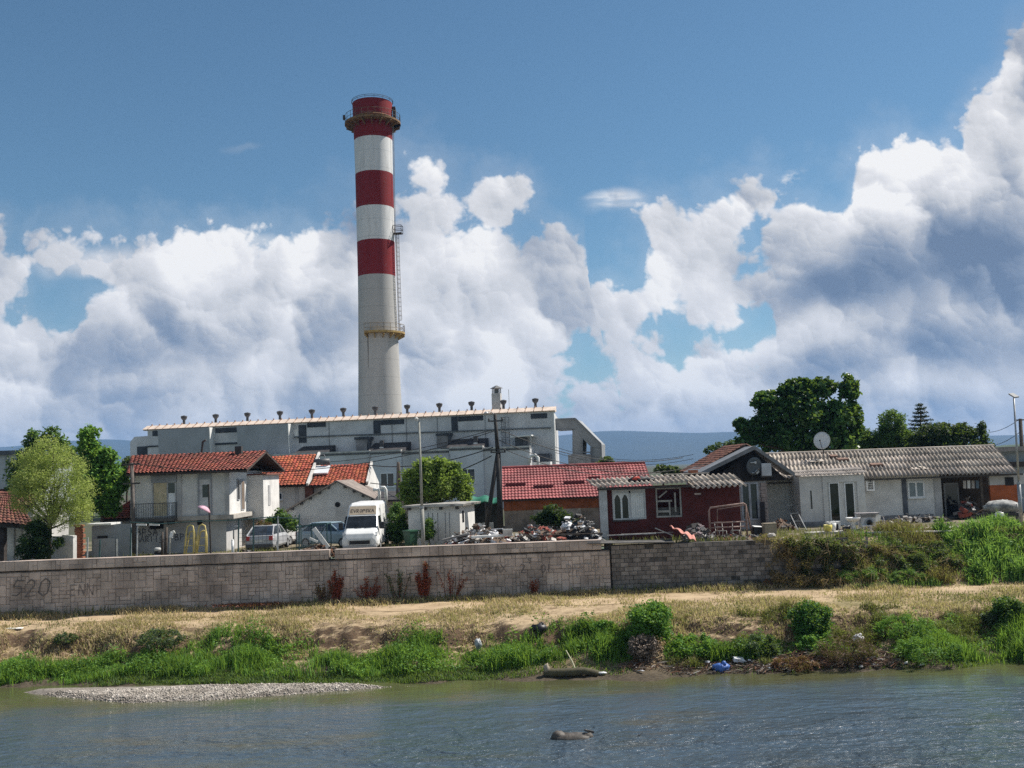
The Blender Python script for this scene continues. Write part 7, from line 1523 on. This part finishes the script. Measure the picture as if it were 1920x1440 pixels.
def debris():
    rnd = random.Random(77); m = MB(); mats_ = [mat('twig_brown', (.105, .062, .040), .95, .3, 4), mat('twig_rust', (.19, .085, .045), .95, .3, 4), mat('twig_grey', (.21, .175, .145), .95, .3, 4), PALE]
    for i in range(2300):
        px = rnd.choice([rnd.uniform(1140, 1640), rnd.uniform(1380, 1630), rnd.uniform(1420, 1560)]); X = px2x(px); s = rnd.uniform(.0, 1.15) * np.interp(px, [1140, 1200, 1400, 1560, 1640], [.6, 1, 1.0, 1.5, .7]); Y = float(shore(np.array([X]))[0]) + s + .1; z = tz(X, Y) + rnd.uniform(0, .18) * (1.3 if px > 1420 else .6)
        m.mat(rnd.choices([0, 1, 2, 3], [5, 3 if 1420 < px < 1540 else 1, 2, .35])[0]); L = rnd.uniform(.1, .5); a = rnd.gauss(0, .7); c = Vector((X, Y, z)); d = Vector((math.cos(a), math.sin(a), rnd.gauss(.12, .22))) * L; m.tube([c - d * .5, c + Vector((rnd.uniform(-.04, .04), 0, rnd.uniform(0, .05))), c + d * .5], [.018, .016, .008], 4)
    tag(m.build('debris', mats_), 'tangled brown driftwood twigs and reeds washed up along the water edge', 'driftwood', kind='stuff')
debris()
# ------------------------------------------------------------------ trees and shrubs
def limb(mb, a, b, r0, r1, rnd, wob=.12):
    a, b = Vector(a), Vector(b); n = 5; L = (b - a).length
    mb.tube([a.lerp(b, i / n) + (Vector((rnd.uniform(-1, 1), rnd.uniform(-1, 1), rnd.uniform(-.3, .3))) * wob * L * .3 if 0 < i < n else Vector()) for i in range(n + 1)], [r0 + (r1 - r0) * i / n for i in range(n + 1)], 7, cap=False)
BARK = mat('bark', (.085, .065, .05), .95, .3, 5, .5)
def tree(name, label, cat, px, py, Y, clumps, n, L, Wd, leaf, trunk_r, seed, up=.5, hang=0.0, shell=.55, group=None, gz=GZ, limbs=9, inner=None):
    """clumps: (px, py, depth offset, radius px across, radius px up) seen at Y; the trunk stands under (px, py)"""
    rng = np.random.default_rng(seed); rnd = random.Random(seed); b = P(px, py, Y); b.z = gz; t = thing(name, label, cat, tuple(b), 0, group); s = Y / F_PX
    cl = []
    for c in clumps:
        p = P(c[0], c[1], Y + c[2]) - b; k = (Y + c[2]) / F_PX; cl.append((p.x, p.y, p.z, c[3] * k, (c[3] + c[4]) / 2 * k * .9, c[4] * k))
    fine = []
    for (x, y, z, rx, ry, rz) in cl:
        r0 = min(rx, rz); sm_ = max(.16, min(.26 * r0, .5)); m_ = int(np.clip(9 * rx * rz / sm_ ** 2 / 5, 7, 70))
        fine += sub_clumps(x, y, z, rx * .92, ry * .92, rz * .92, m_, sm_ * .8, sm_ * 1.5, rng, -1); fine.append((x, y, z, rx * .8, ry * .8, rz * .8))
    pts = clump_points(fine, n, rng, shell)
    v, q = leaf_quads(pts, L, Wd, up, hang, rng); np_mesh('crown', v, q, leaf, t)
    tr = MB().smooth(); zs = sorted(cl, key=lambda c: c[2]); cz = np.average([c[2] for c in cl], weights=[c[3] for c in cl]); cx = np.average([c[0] for c in cl], weights=[c[3] for c in cl])
    fork = Vector((cx * .5, 0, max(.3, min(c[2] - c[5] for c in cl) + .25 * (cz - min(c[2] - c[5] for c in cl)))))
    limb(tr, (0, 0, -.1), fork, trunk_r, trunk_r * .7, rnd, .1); tr.build('trunk', BARK, t)
    bm_ = MB().smooth()
    for i in range(limbs):
        c = cl[i % len(cl)]; e = Vector((c[0] + rnd.uniform(-.5, .5) * c[3], c[1] + rnd.uniform(-.5, .5) * c[4], c[2] + rnd.uniform(-.2, .6) * c[5])); limb(bm_, fork * rnd.uniform(.8, 1), e, trunk_r * .5, trunk_r * .1, rnd)
    bm_.build('branch', BARK, t)
    return t
LF_WILLOW = leaf_mat('leaf_willow', (.52, .57, .19), (.30, .36, .11), .58)
LF_BRIGHT = leaf_mat('leaf_bright', (.20, .39, .07), (.075, .19, .036), .45)
LF_DARK = leaf_mat('leaf_dark', (.020, .058, .016), (.012, .034, .012), .25)
LF_MID = leaf_mat('leaf_mid', (.08, .175, .042), (.038, .09, .026), .38)
LF_WALNUT = leaf_mat('leaf_walnut', (.29, .37, .08), (.10, .18, .042), .48)
LF_MULB = leaf_mat('leaf_mulberry', (.055, .15, .04), (.016, .058, .02), .35, .38)
LF_GREY = leaf_mat('leaf_grey', (.095, .13, .065), (.05, .078, .042), .35)
tree('dark_tree', 'dark green tree rising behind the willow crown', 'tree', 85, 1000, 66, [(70, 830, 0, 24, 26), (96, 822, 0, 20, 26), (60, 880, 0, 40, 45), (45, 910, -1, 32, 40), (120, 850, 0, 26, 30)], 9000, .22, .13, LF_MID, .16, 1)
tree('maple_tree', 'bright green leafy tree with two tall lobes beside the two storey house', 'tree', 195, 1000, 60.5, [(168, 828, 0, 22, 30), (176, 860, 0, 28, 30), (206, 862, 0, 15, 24), (190, 895, 0, 36, 34), (214, 905, 0, 24, 34), (185, 935, 0, 38, 28), (160, 880, .6, 24, 40), (205, 950, 0, 22, 18)], 17000, .20, .15, LF_BRIGHT, .14, 2)
tree('willow_tree', 'feathery yellow green willow with wispy crown at the wall', 'tree', 92, 1000, 55.4, [(92, 850, 0, 36, 34), (60, 880, 0, 38, 44), (118, 880, 0, 42, 44), (85, 920, -.3, 60, 44), (135, 925, 0, 44, 44), (46, 930, 0, 30, 38), (110, 965, 0, 60, 30), (150, 960, 0, 30, 26), (35, 905, 0, 18, 24)], 26000, .16, .035, LF_WILLOW, .12, 3, .2, .55, .4, limbs=16)
tree('dark_shrub', 'dense dark bush on the wall between hut and whitewashed wall', 'shrub', 66, 1040, 54.6, [(66, 1010, 0, 26, 30), (50, 1035, 0, 22, 18), (84, 1035, 0, 16, 18), (72, 990, 0, 18, 16), (108, 1016, 0, 10, 8)], 7000, .15, .08, LF_DARK, .06, 4, limbs=6)
tree('walnut_tree', 'round yellow green walnut tree before the plant windows', 'tree', 815, 960, 62, [(800, 890, 0, 34, 30), (775, 905, 0, 26, 30), (835, 895, 0, 30, 30), (858, 905, 0, 26, 26), (815, 920, 0, 56, 28), (770, 928, 0, 22, 22), (868, 925, 0, 20, 20), (795, 872, 0, 20, 14), (850, 880, 0, 16, 14), (822, 880, -.5, 26, 24), (820, 905, -.8, 34, 26)], 15000, .22, .12, LF_WALNUT, .12, 5, .6)
tree('dark_shrub', 'tall dark green shrub squeezed between van and white shed', 'shrub', 745, 1010, 59.5, [(745, 975, 0, 16, 28), (740, 1000, 0, 18, 22), (752, 998, 0, 14, 24), (743, 955, 0, 10, 14)], 6000, .14, .09, LF_MID, .05, 6, limbs=5)
tree('dark_shrub', 'green shrub growing behind the fence between house and gabled shed', 'shrub', 530, 990, 63, [(530, 970, 0, 20, 14), (515, 982, 0, 18, 14), (545, 982, 0, 16, 14)], 4200, .15, .09, LF_MID, .05, 7, limbs=5)
tree('rusty_shrub', 'low reddish brown dry shrub beside the silver car', 'shrub', 496, 990, 60, [(494, 985, 0, 12, 12), (505, 990, 0, 9, 10)], 1300, .12, .05, leaf_mat('leaf_rust', (.16, .07, .03), (.09, .045, .025), .2), .04, 8, limbs=4)
tree('dark_shrub', 'small shrub at the foot of the lamp post', 'shrub', 806, 1005, 57.4, [(806, 990, 0, 12, 20), (800, 1004, 0, 14, 12)], 2400, .12, .07, LF_MID, .04, 9, limbs=4)
tree('dark_shrub', 'dark drooping shrub against the red roofed house wall', 'shrub', 1035, 985, 60, [(1035, 960, 0, 24, 14), (1020, 972, 0, 22, 14), (1052, 975, 0, 24, 16), (1078, 980, 0, 22, 14)], 5200, .17, .08, LF_DARK, .06, 10, limbs=6)
tree('mulberry_tree', 'big dark green mulberry tree with drooping leafy boughs behind the white house', 'tree', 1500, 900, 75,
     [(1480, 728, 0, 24, 18), (1440, 757, 0, 28, 26), (1505, 722, 0, 16, 14), (1540, 728, 0, 28, 20), (1592, 728, 0, 20, 24), (1500, 770, 0, 54, 40), (1570, 785, 0, 36, 44), (1425, 800, 0, 28, 24), (1388, 798, 0, 12, 16), (1470, 822, 0, 52, 28), (1545, 832, 0, 66, 30), (1604, 790, 0, 12, 40), (1402, 826, 0, 24, 16)], 22000, .34, .24, LF_MULB, .28, 11, .4, .45, limbs=14)
tree('grey_tree', 'grey green feathery tree just past the mulberry', 'tree', 1672, 880, 84, [(1672, 795, 0, 26, 26), (1660, 825, 0, 34, 26), (1690, 825, 0, 26, 30), (1640, 832, 0, 30, 22), (1620, 826, 0, 20, 24)], 15000, .24, .10, LF_MID, .15, 12, .2, .4, .45)
tree('round_tree', 'broad dark bushy tree with ragged end behind the far end of the long roof', 'tree', 1785, 880, 82, [(1760, 815, 0, 44, 22), (1800, 812, 0, 34, 18), (1730, 828, 0, 34, 22), (1835, 818, 0, 18, 18), (1850, 835, 0, 16, 12), (1790, 832, 0, 66, 18), (1842, 800, 0, 8, 9)], 12000, .24, .13, LF_DARK, .2, 13)
def fir():
    Y = 88; b = P(1728, 900, Y); b.z = GZ; tp = P(1725, 758, Y) - b; t = thing('fir_tree', 'slim dark fir with open layered branches above the long roof', 'tree', tuple(b)); MB().smooth().tube([(0, 0, 0), tp], [.22, .03], 8).build('trunk', BARK, t); rnd = random.Random(6); rng = np.random.default_rng(6); pts = []; br = MB()
    for k in range(13):
        w = .50 + .49 * k / 12; c = tp * w; r = (1 - w) * 3.9 + .2
        for i in range(9):
            a = i * 2 * math.pi / 9 + k * .4; R_ = r * rnd.uniform(.75, 1.15); d = Vector((math.cos(a) * R_, math.sin(a) * R_, .12 * R_)); br.tube([c, c + d], [.04, .012], 5)
            m_ = int(34 * R_) + 6; u = rng.uniform(.2, 1.03, m_)[:, None]; pts.append(np.array(c) + np.array(d) * u + rng.normal(size=(m_, 3)) * np.array([.11, .11, .06]))
    br.build('branch', BARK, t); v, q = leaf_quads(np.concatenate(pts), .26, .06, .3, .05, rng); np_mesh('crown', v, q, leaf_mat('leaf_fir', (.018, .042, .026), (.010, .026, .018), .1), t)
fir()
for a in [('small_tree', 'small tree top showing above the red roof against the hills', 1137, 880, 90, [(1137, 866, 0, 14, 10), (1128, 872, 0, 10, 8)], 15), ('small_tree', 'olive tree top between red roof and old tile house', 1240, 890, 80, [(1240, 880, 0, 16, 8), (1262, 882, 0, 12, 8)], 16), ('small_tree', 'pale green tree top just above the old tile house ridge', 1345, 880, 100, [(1350, 838, 0, 24, 10), (1335, 845, 0, 16, 10), (1372, 832, 0, 14, 10)], 17)]:
    tree(a[0], a[1], 'tree', a[2], a[3], a[4], a[5], 1500, .24, .13, LF_GREY if a[6] != 17 else leaf_mat('leaf_far_green', (.07, .13, .04), (.04, .08, .028), .2), .1, a[6], limbs=4)
tree('roadside_tree', 'dusty shrub by the pole at the two storey house corner', 'shrub', 240, 960, 66, [(238, 870, 0, 12, 14), (236, 900, 0, 10, 20)], 1500, .18, .1, LF_GREY, .08, 18, limbs=4)

# ---- shrubs of the bank
def shrub(name, label, px, py, w, h, n, L, Wd, leaf, seed, hang=.1, cat='shrub', lumps=10, yo=0.0):
    b = bank(px, py); k = (b.y + yo) / F_PX; rng = np.random.default_rng(seed); t = thing(name, label, cat, (b.x, b.y + yo, tz(b.x, b.y + yo) if yo else b.z)); w, h = w * k / 2, h * k
    cl = sub_clumps(0, 0, h * .48, w * .85, w * .7, h * .46, lumps * 3, .11 * h, .2 * h, rng, -.9) + [(0, 0, h * .42, w * .7, w * .6, h * .38)]; pts = clump_points(cl, n, rng, .6); pts[:, 2] = np.abs(pts[:, 2]); v, q = leaf_quads(pts, L, Wd, .5, hang, rng); np_mesh('foliage', v, q, leaf, t)
    m = MB(); rnd = random.Random(seed); [m.tube([(rnd.uniform(-.1, .1), rnd.uniform(-.1, .1), -.1), (c[0] * .5, c[1] * .5, c[2] * .6), (c[0], c[1], c[2])], [.03, .022, .01], 5) for c in cl[:8]]; m.build('stem', BARK, t); return t
LF_BANK = leaf_mat('leaf_bank', (.16, .34, .056), (.055, .15, .03), .42)
shrub('bank_shrub', 'large rounded green bush overhanging a dark hollow in the bank', 1222, 1205, 105, 78, 6500, .13, .08, LF_BANK, 31, lumps=18)
shrub('bank_shrub', 'round dark green bush standing alone on the brown scarp', 1520, 1198, 84, 72, 6000, .12, .08, leaf_mat('leaf_bush', (.075, .20, .04), (.028, .09, .02), .35), 32, lumps=16)
shrub('bank_shrub', 'dark green bush on the dry bank below the reeds', 1893, 1170, 62, 52, 3500, .12, .08, LF_MID, 33); shrub('bank_shrub', 'low dull bush beside the dark green bush below the reeds', 1862, 1172, 40, 26, 1500, .11, .07, LF_GREY, 34)
shrub('bank_shrub', 'small bright green bush just before the dark hollow', 1134, 1198, 50, 36, 2200, .11, .07, LF_BANK, 35); shrub('bank_shrub', 'brownish shrub drooping over the dark hollow to the water', 1205, 1240, 60, 50, 2200, .12, .06, leaf_mat('leaf_brown', (.15, .10, .045), (.07, .055, .03), .25), 36)
shrub('bank_shrub', 'grey green tuft of weeds on the scarp above the gravel bar', 300, 1218, 110, 42, 2600, .13, .05, LF_GREY, 37); shrub('bank_shrub', 'dark low weeds clump on the scarp near the paper sheet', 122, 1208, 52, 22, 1100, .11, .05, LF_GREY, 38)
shrub('bank_shrub', 'green weed clump below the round dark bush', 1530, 1222, 100, 34, 2600, .12, .07, LF_BANK, 39); shrub('bank_shrub', 'pale green weeds between the two round bushes on the water slope', 1300, 1232, 110, 44, 3200, .12, .06, LF_BANK, 40); shrub('bank_shrub', 'sage green leafy weeds on the water slope short of the round dark bush', 1420, 1232, 100, 44, 3000, .12, .06, leaf_mat('leaf_sage', (.085, .135, .050), (.04, .075, .028), .3), 41)
shrub('dead_brush', 'rust brown dead brush heap above the debris', 1590, 1245, 130, 60, 2600, .2, .025, leaf_mat('leaf_dead', (.15, .075, .04), (.08, .045, .028), .2), 42, .2); shrub('dead_brush', 'orange brown dry reeds lying at the water edge', 1490, 1256, 110, 24, 1600, .22, .025, leaf_mat('leaf_dry_orange', (.27, .12, .055), (.15, .07, .04), .2), 43, .1)
shrub('bank_shrub', 'bright grassy mound on the bank beyond the dead brush', 1690, 1200, 130, 46, 3600, .16, .03, LF_BANK, 44, -.3); shrub('bank_shrub', 'green grassy mound by the water beyond the dead brush', 1745, 1240, 150, 46, 4200, .17, .03, LF_BANK, 45, -.3)
def bank_tangle():
    n = 60000; X = RNG.uniform(px2x(1180), px2x(1960), n); s_ = RNG.uniform(.7, 4.6, n); Y = shore(X) + s_; c = fbm(X, Y * 1.3, 83, 5, 1.6); k = RNG.random(n) < np.clip(.12 + 1.1 * c, 0, 1); X, Y, c = X[k], Y[k], c[k]; h_ = .16 + .5 * np.clip(c, 0, 1)
    p_ = blades(np.stack([X, Y, TZ(X, Y) - .02], 1), h_, RNG.uniform(.015, .03, len(X)), .9); m_ = RNG.random(len(X)) < .5
    l_ = leaf_quads(np.stack([X[m_], Y[m_], TZ(X[m_], Y[m_]) + h_[m_] * RNG.uniform(.2, .9, m_.sum())], 1), .12, .05, .5)
    tag(mesh_from('mixed_weeds', [p_, l_], leaf_mat('mixed_weed', (.19, .22, .075), (.16, .105, .05), .35)), 'tangled olive and brown weeds between the shrubs of the bank', 'weeds', kind='stuff')
bank_tangle()
# red stalks in front of the stone wall
def stalks(label, px, py, w, h, n, leaf, seed, L=.10, name='red_weed'):
    b = bank(px, py); b.y = WALL_Y - .35; b.z = tz(b.x, b.y); k = b.y / F_PX; t = thing(name, label, 'weed', tuple(b)); rng = np.random.default_rng(seed); rnd = random.Random(seed); m = MB(); pts = []
    for i in range(9):
        x = rnd.uniform(-.5, .5) * w * k * .5; hh = h * k * rnd.uniform(.55, 1.0); e = Vector((x * 1.9, rnd.uniform(-.15, .05), hh)); m.tube([(x * .5, 0, -.1), (x * 1.1, -.03, hh * .5), e], [.016, .012, .006], 4); u = rng.uniform(.25, 1.0, n // 9)[:, None]; pts.append(np.array([x * .5, 0, 0]) + (np.array(e) - np.array([x * .5, 0, 0])) * u + rng.normal(size=(n // 9, 3)) * np.array([.055, .04, .05]))
    m.build('stem', mat('stalk_red', (.16, .05, .035), .9, .2), t); v, q = leaf_quads(np.concatenate(pts), L, L * .6, .3, .0, rng); np_mesh('foliage', v, q, leaf, t)
RW = leaf_mat('leaf_red', (.36, .075, .045), (.19, .045, .03), .35)
for a in [('narrow upright clump of red stalks nearest the gap in the coping', 652, 1115, 28, 66, 1500, RW, 51), ('spreading clump of red stalks by the grey green weed', 705, 1115, 50, 50, 800, RW, 52), ('tall dense column of dark red stalks on the stone wall', 803, 1112, 28, 74, 2200, RW, 53), ('sparse fan of thin dark red stalks beside the tall red column', 852, 1110, 60, 56, 380, RW, 54), ('reddish brown stalks under the faded graffiti', 1000, 1102, 20, 36, 260, RW, 55), ('dry brownish weeds at the corner of the recessed wall bay', 628, 1118, 36, 44, 500, leaf_mat('leaf_dryweed', (.20, .13, .07), (.12, .08, .045), .3), 56)]: stalks(*a)
stalks('tall grey green weed growing before the stone wall', 758, 1115, 50, 62, 900, LF_GREY, 57, .08, 'green_weed'); tag(mesh_from('red_litter', [leaf_quads(np.stack([RNG.normal(P(470, 1130, 52.3).x, 1.0, 900), RNG.normal(52.35, .22, 900), np.full(900, 2.08)], 1) + np.array([0, 0, 1]) * RNG.uniform(0, .12, (900, 1)), .13, .05)], leaf_mat('leaf_litter_red', (.20, .065, .035), (.12, .05, .03), .1)), 'strip of red brown dead plants at the foot of the stone wall', 'dead plants', kind='stuff')
# brush hanging over the end of the block wall, and the reeds
def mass(name, label, boxes, n, L, Wd, leaf, seed, hang=0.0, up=.4, cat='scrub', kind=None, stems=True):
    """scrub over the slope: boxes of (px, py, Y, radius px across, radius px up)"""
    rng = np.random.default_rng(seed); sit = lambda px, py, Y: (lambda p: P(px, py, min(Y, 52.8) if py > 1012 else 53.4) if p.x < XW + .3 and p.y > 52.8 else (p + Vector((0, -.12, .05)) if p.y < 57 else P(px, py, 56)))(bank(px, py)); c0 = sit(*boxes[0][:3]); t = thing(name, label, cat, tuple(c0)); cl = []; boxes = [(a, b + 4, Y, rx * 1.1, ry * 1.0) for a, b, Y, rx, ry in boxes]; n = int(n * (1.5 if boxes[0][0] > 1600 else .9))
    for (px, py, Y, rx, ry) in boxes: p = sit(px, py, Y) - c0; k = Y / F_PX; cl += sub_clumps(p.x, p.y, p.z, rx * k, .5, ry * k, 12, .12, .28, rng, -1)
    pts = clump_points(cl, n, rng, .5); v, q = leaf_quads(pts, L, Wd, up, hang, rng); np_mesh('foliage', v, q, leaf, t)
    rnd = random.Random(seed); m = MB()
    for i in range(40):
        c = rnd.choice(cl); a = Vector(c[:3]); m.tube([a + Vector((rnd.uniform(-.3, .3), .2, -.3)), a + Vector((rnd.uniform(-.3, .3), -.25, .15)), a + Vector((rnd.uniform(-.6, .6), -.5, rnd.uniform(-.6, .3)))], [.014, .011, .005], 4)
    m.build('stem', mat('stem_straw', (.30, .22, .12), .9, .2), t); return t
LF_HAY = leaf_mat('leaf_hay', (.36, .25, .115), (.16, .11, .055), .35); LF_OLIVE = leaf_mat('leaf_olive', (.165, .18, .065), (.075, .095, .036), .35)
mass('dry_brush', 'straw brown dry brush tumbling over the end of the block wall', [(1462, 1020, 53.3, 26, 20), (1490, 1015, 53.3, 22, 18), (1470, 1055, 53, 26, 24), (1500, 1050, 53, 26, 26), (1455, 1080, 52.8, 14, 14), (1440, 1006, 53.6, 22, 6), (1520, 1082, 52.4, 26, 8), (1490, 1084, 52.2, 24, 7), (1560, 1084, 52, 26, 7)], 5200, .22, .03, LF_HAY, 61, .3)
mass('olive_scrub', 'olive green scrub with dry tufts below the terrace', [(1540, 1025, 53.6, 30, 20), (1575, 1040, 53.4, 30, 26), (1530, 1065, 53, 28, 22), (1610, 1045, 53.4, 30, 24), (1510, 1028, 53.7, 16, 14)], 8500, .15, .06, LF_OLIVE, 62, .1)
mass('dry_brush', 'brownish dry tufts mixed in the scrub below the pipe rail', [(1605, 1060, 52.8, 26, 22), (1650, 1040, 53.4, 30, 22), (1700, 1045, 53.4, 36, 20), (1560, 1075, 52.6, 20, 10)], 4200, .2, .03, LF_HAY, 63, .1)
mass('olive_scrub', 'darker scrub below the concrete post of the pipe rail', [(1660, 1060, 53, 34, 22), (1710, 1062, 53, 36, 22), (1760, 1050, 53.4, 40, 26), (1690, 1030, 53.8, 30, 12), (1745, 1028, 53.9, 30, 10)], 9000, .15, .06, leaf_mat('leaf_scrub', (.11, .155, .058), (.058, .08, .034), .35), 64, .1)
mass('grass_clump', 'light green long grass at the foot of the scrub slope', [(1640, 1078, 52.2, 30, 12), (1680, 1082, 52, 34, 12), (1600, 1082, 52, 24, 8), (1730, 1080, 52, 36, 14)], 5500, .28, .03, leaf_mat('leaf_longgrass', (.17, .30, .08), (.08, .17, .045), .45), 65, -.6, cat='grass clump')
mass('dry_brush', 'reddish brown tuft at the picture edge above the reeds', [(1890, 1008, 55, 30, 10), (1860, 1002, 55.6, 26, 8)], 1700, .18, .03, LF_HAY, 66)
for a_ in [('olive_scrub', 'low olive scrub on the yard edge in front of the terrace buckets', [(1500, 1012, 54.6, 26, 6), (1540, 1016, 54.4, 30, 7), (1585, 1020, 55.2, 30, 7)], 4200, LF_OLIVE, 71), ('olive_scrub', 'low scrub at the yard edge beneath the washing machine', [(1630, 1022, 55.6, 30, 6), (1675, 1024, 55.4, 32, 6), (1720, 1026, 55, 32, 7), (1765, 1022, 55, 30, 7)], 4200, leaf_mat('leaf_scrub', (.11, .155, .058), (.058, .08, .034), .35), 72)]: mass(a_[0], a_[1], a_[2], a_[3], .14, .06, a_[4], a_[5], .1)
mass('leafy_shrub', 'bright green leafy shrub topping the reeds below the terrace end', [(1825, 998, 54.6, 28, 16), (1850, 1003, 54.4, 26, 16)], 4000, .14, .08, leaf_mat('leaf_fresh', (.16, .32, .055), (.06, .16, .03), .4), 67, .1)
def slope_growth(name, label, px0, px1, y0, y1, n, h, w, leaf, kind_cat, seed, lean=.5, top=None):
    rng = np.random.default_rng(seed); X = rng.uniform(P(px0, 1050, 53.5).x, P(px1, 1050, 53.5).x, n); Y = rng.uniform(y0, y1, n); c = fbm(X, Y, seed, 4, 1.3); k = rng.random(n) < .55 + .8 * c; X, Y, c = X[k], Y[k], c[k]
    hh = h * np.clip(.8 + .7 * c, .4, 1.4)
    if top is not None: hh *= np.interp(X, [P(a, 1050, 53.5).x for a, b in top], [b for a, b in top])
    parts = [blades(np.stack([X, Y, TZ(X, Y) - .03], 1), hh, w, lean, rng)]
    m_ = rng.random(len(X)) < .6; parts.append(leaf_quads(np.stack([X[m_], Y[m_], TZ(X[m_], Y[m_]) + hh[m_] * rng.uniform(.3, 1.0, m_.sum())], 1), h * .28, w * 1.1, .3, -.2, rng))
    return tag(mesh_from(name, parts, leaf), label, kind_cat, kind='stuff')
LF_REED = leaf_mat('leaf_reed', (.21, .40, .10), (.09, .20, .05), .5)
slope_growth('reed_thicket', 'dense bright green reed thicket covering the slope below the terrace end', 1776, 2120, 51.0, 55.2, 15000, .9, .06, LF_REED, 'reeds', 68, .55, [(1776, .5), (1810, 1.0), (1840, 1.15), (1880, .9), (2100, 1.0)])
slope_growth('slope_grass', 'tangled straw coloured grass hanging over the slope below the terrace', 1585, 1800, 51.2, 55.9, 9000, .5, .035, LF_HAY, 'grass', 69, .9)
slope_growth('slope_weeds', 'green weeds growing through straw grass on the terrace slope', 1570, 1800, 50.9, 55.2, 7000, .45, .04, leaf_mat('leaf_longgrass', (.17, .30, .08), (.08, .17, .045), .4), 'weeds', 70, .7)
for k, (px, py, s) in enumerate([(1470, 1012, .22), (1497, 1018, .3), (1446, 1004, .2)]):
    t = thing('pale_stone', ['small pale stone nested in dry brush', 'largest pale stone lying on the dry brush', 'pale stone at the wall edge before the dry brush'][k], 'stone', tuple(P(px, py, 53.1)), 0, 'pale stones in the dry brush'); MB().ball((0, 0, 0), s, 9, 6, .25, (1.2, .8, .6), random.Random(k)).build('rock', PALE, t); MB().ball((s * .9, 0, -.05), s * .4, 8, 5, .25, (1, .8, .6), random.Random(k + 9)).build('chip', PALE, t)
# weeds along the wall top and around the yards
def yard_weeds():
    X = RNG.uniform(-27, 29, 26000); Y = 53.6 + RNG.uniform(0, 1, 26000) ** 1.6 * 5.5; c = fbm(X, Y, 71, 4, 1.1); k = (RNG.random(26000) < .15 + .7 * c + .3 * (X > 13)) & ~((X > 15) & (Y > 56.2) & (Y < 58)); X, Y = X[k], Y[k]
    v, q = blades(np.stack([X, Y, np.full(len(X), GZ)], 1), .32, RNG.uniform(.015, .035, len(X)), .7); tag(np_mesh('yard_weeds', v, q, leaf_mat('yard_weed', (.24, .20, .085), (.11, .12, .045), .3)), 'dry weeds growing in the yards behind the river wall', 'weeds', kind='stuff')
yard_weeds()
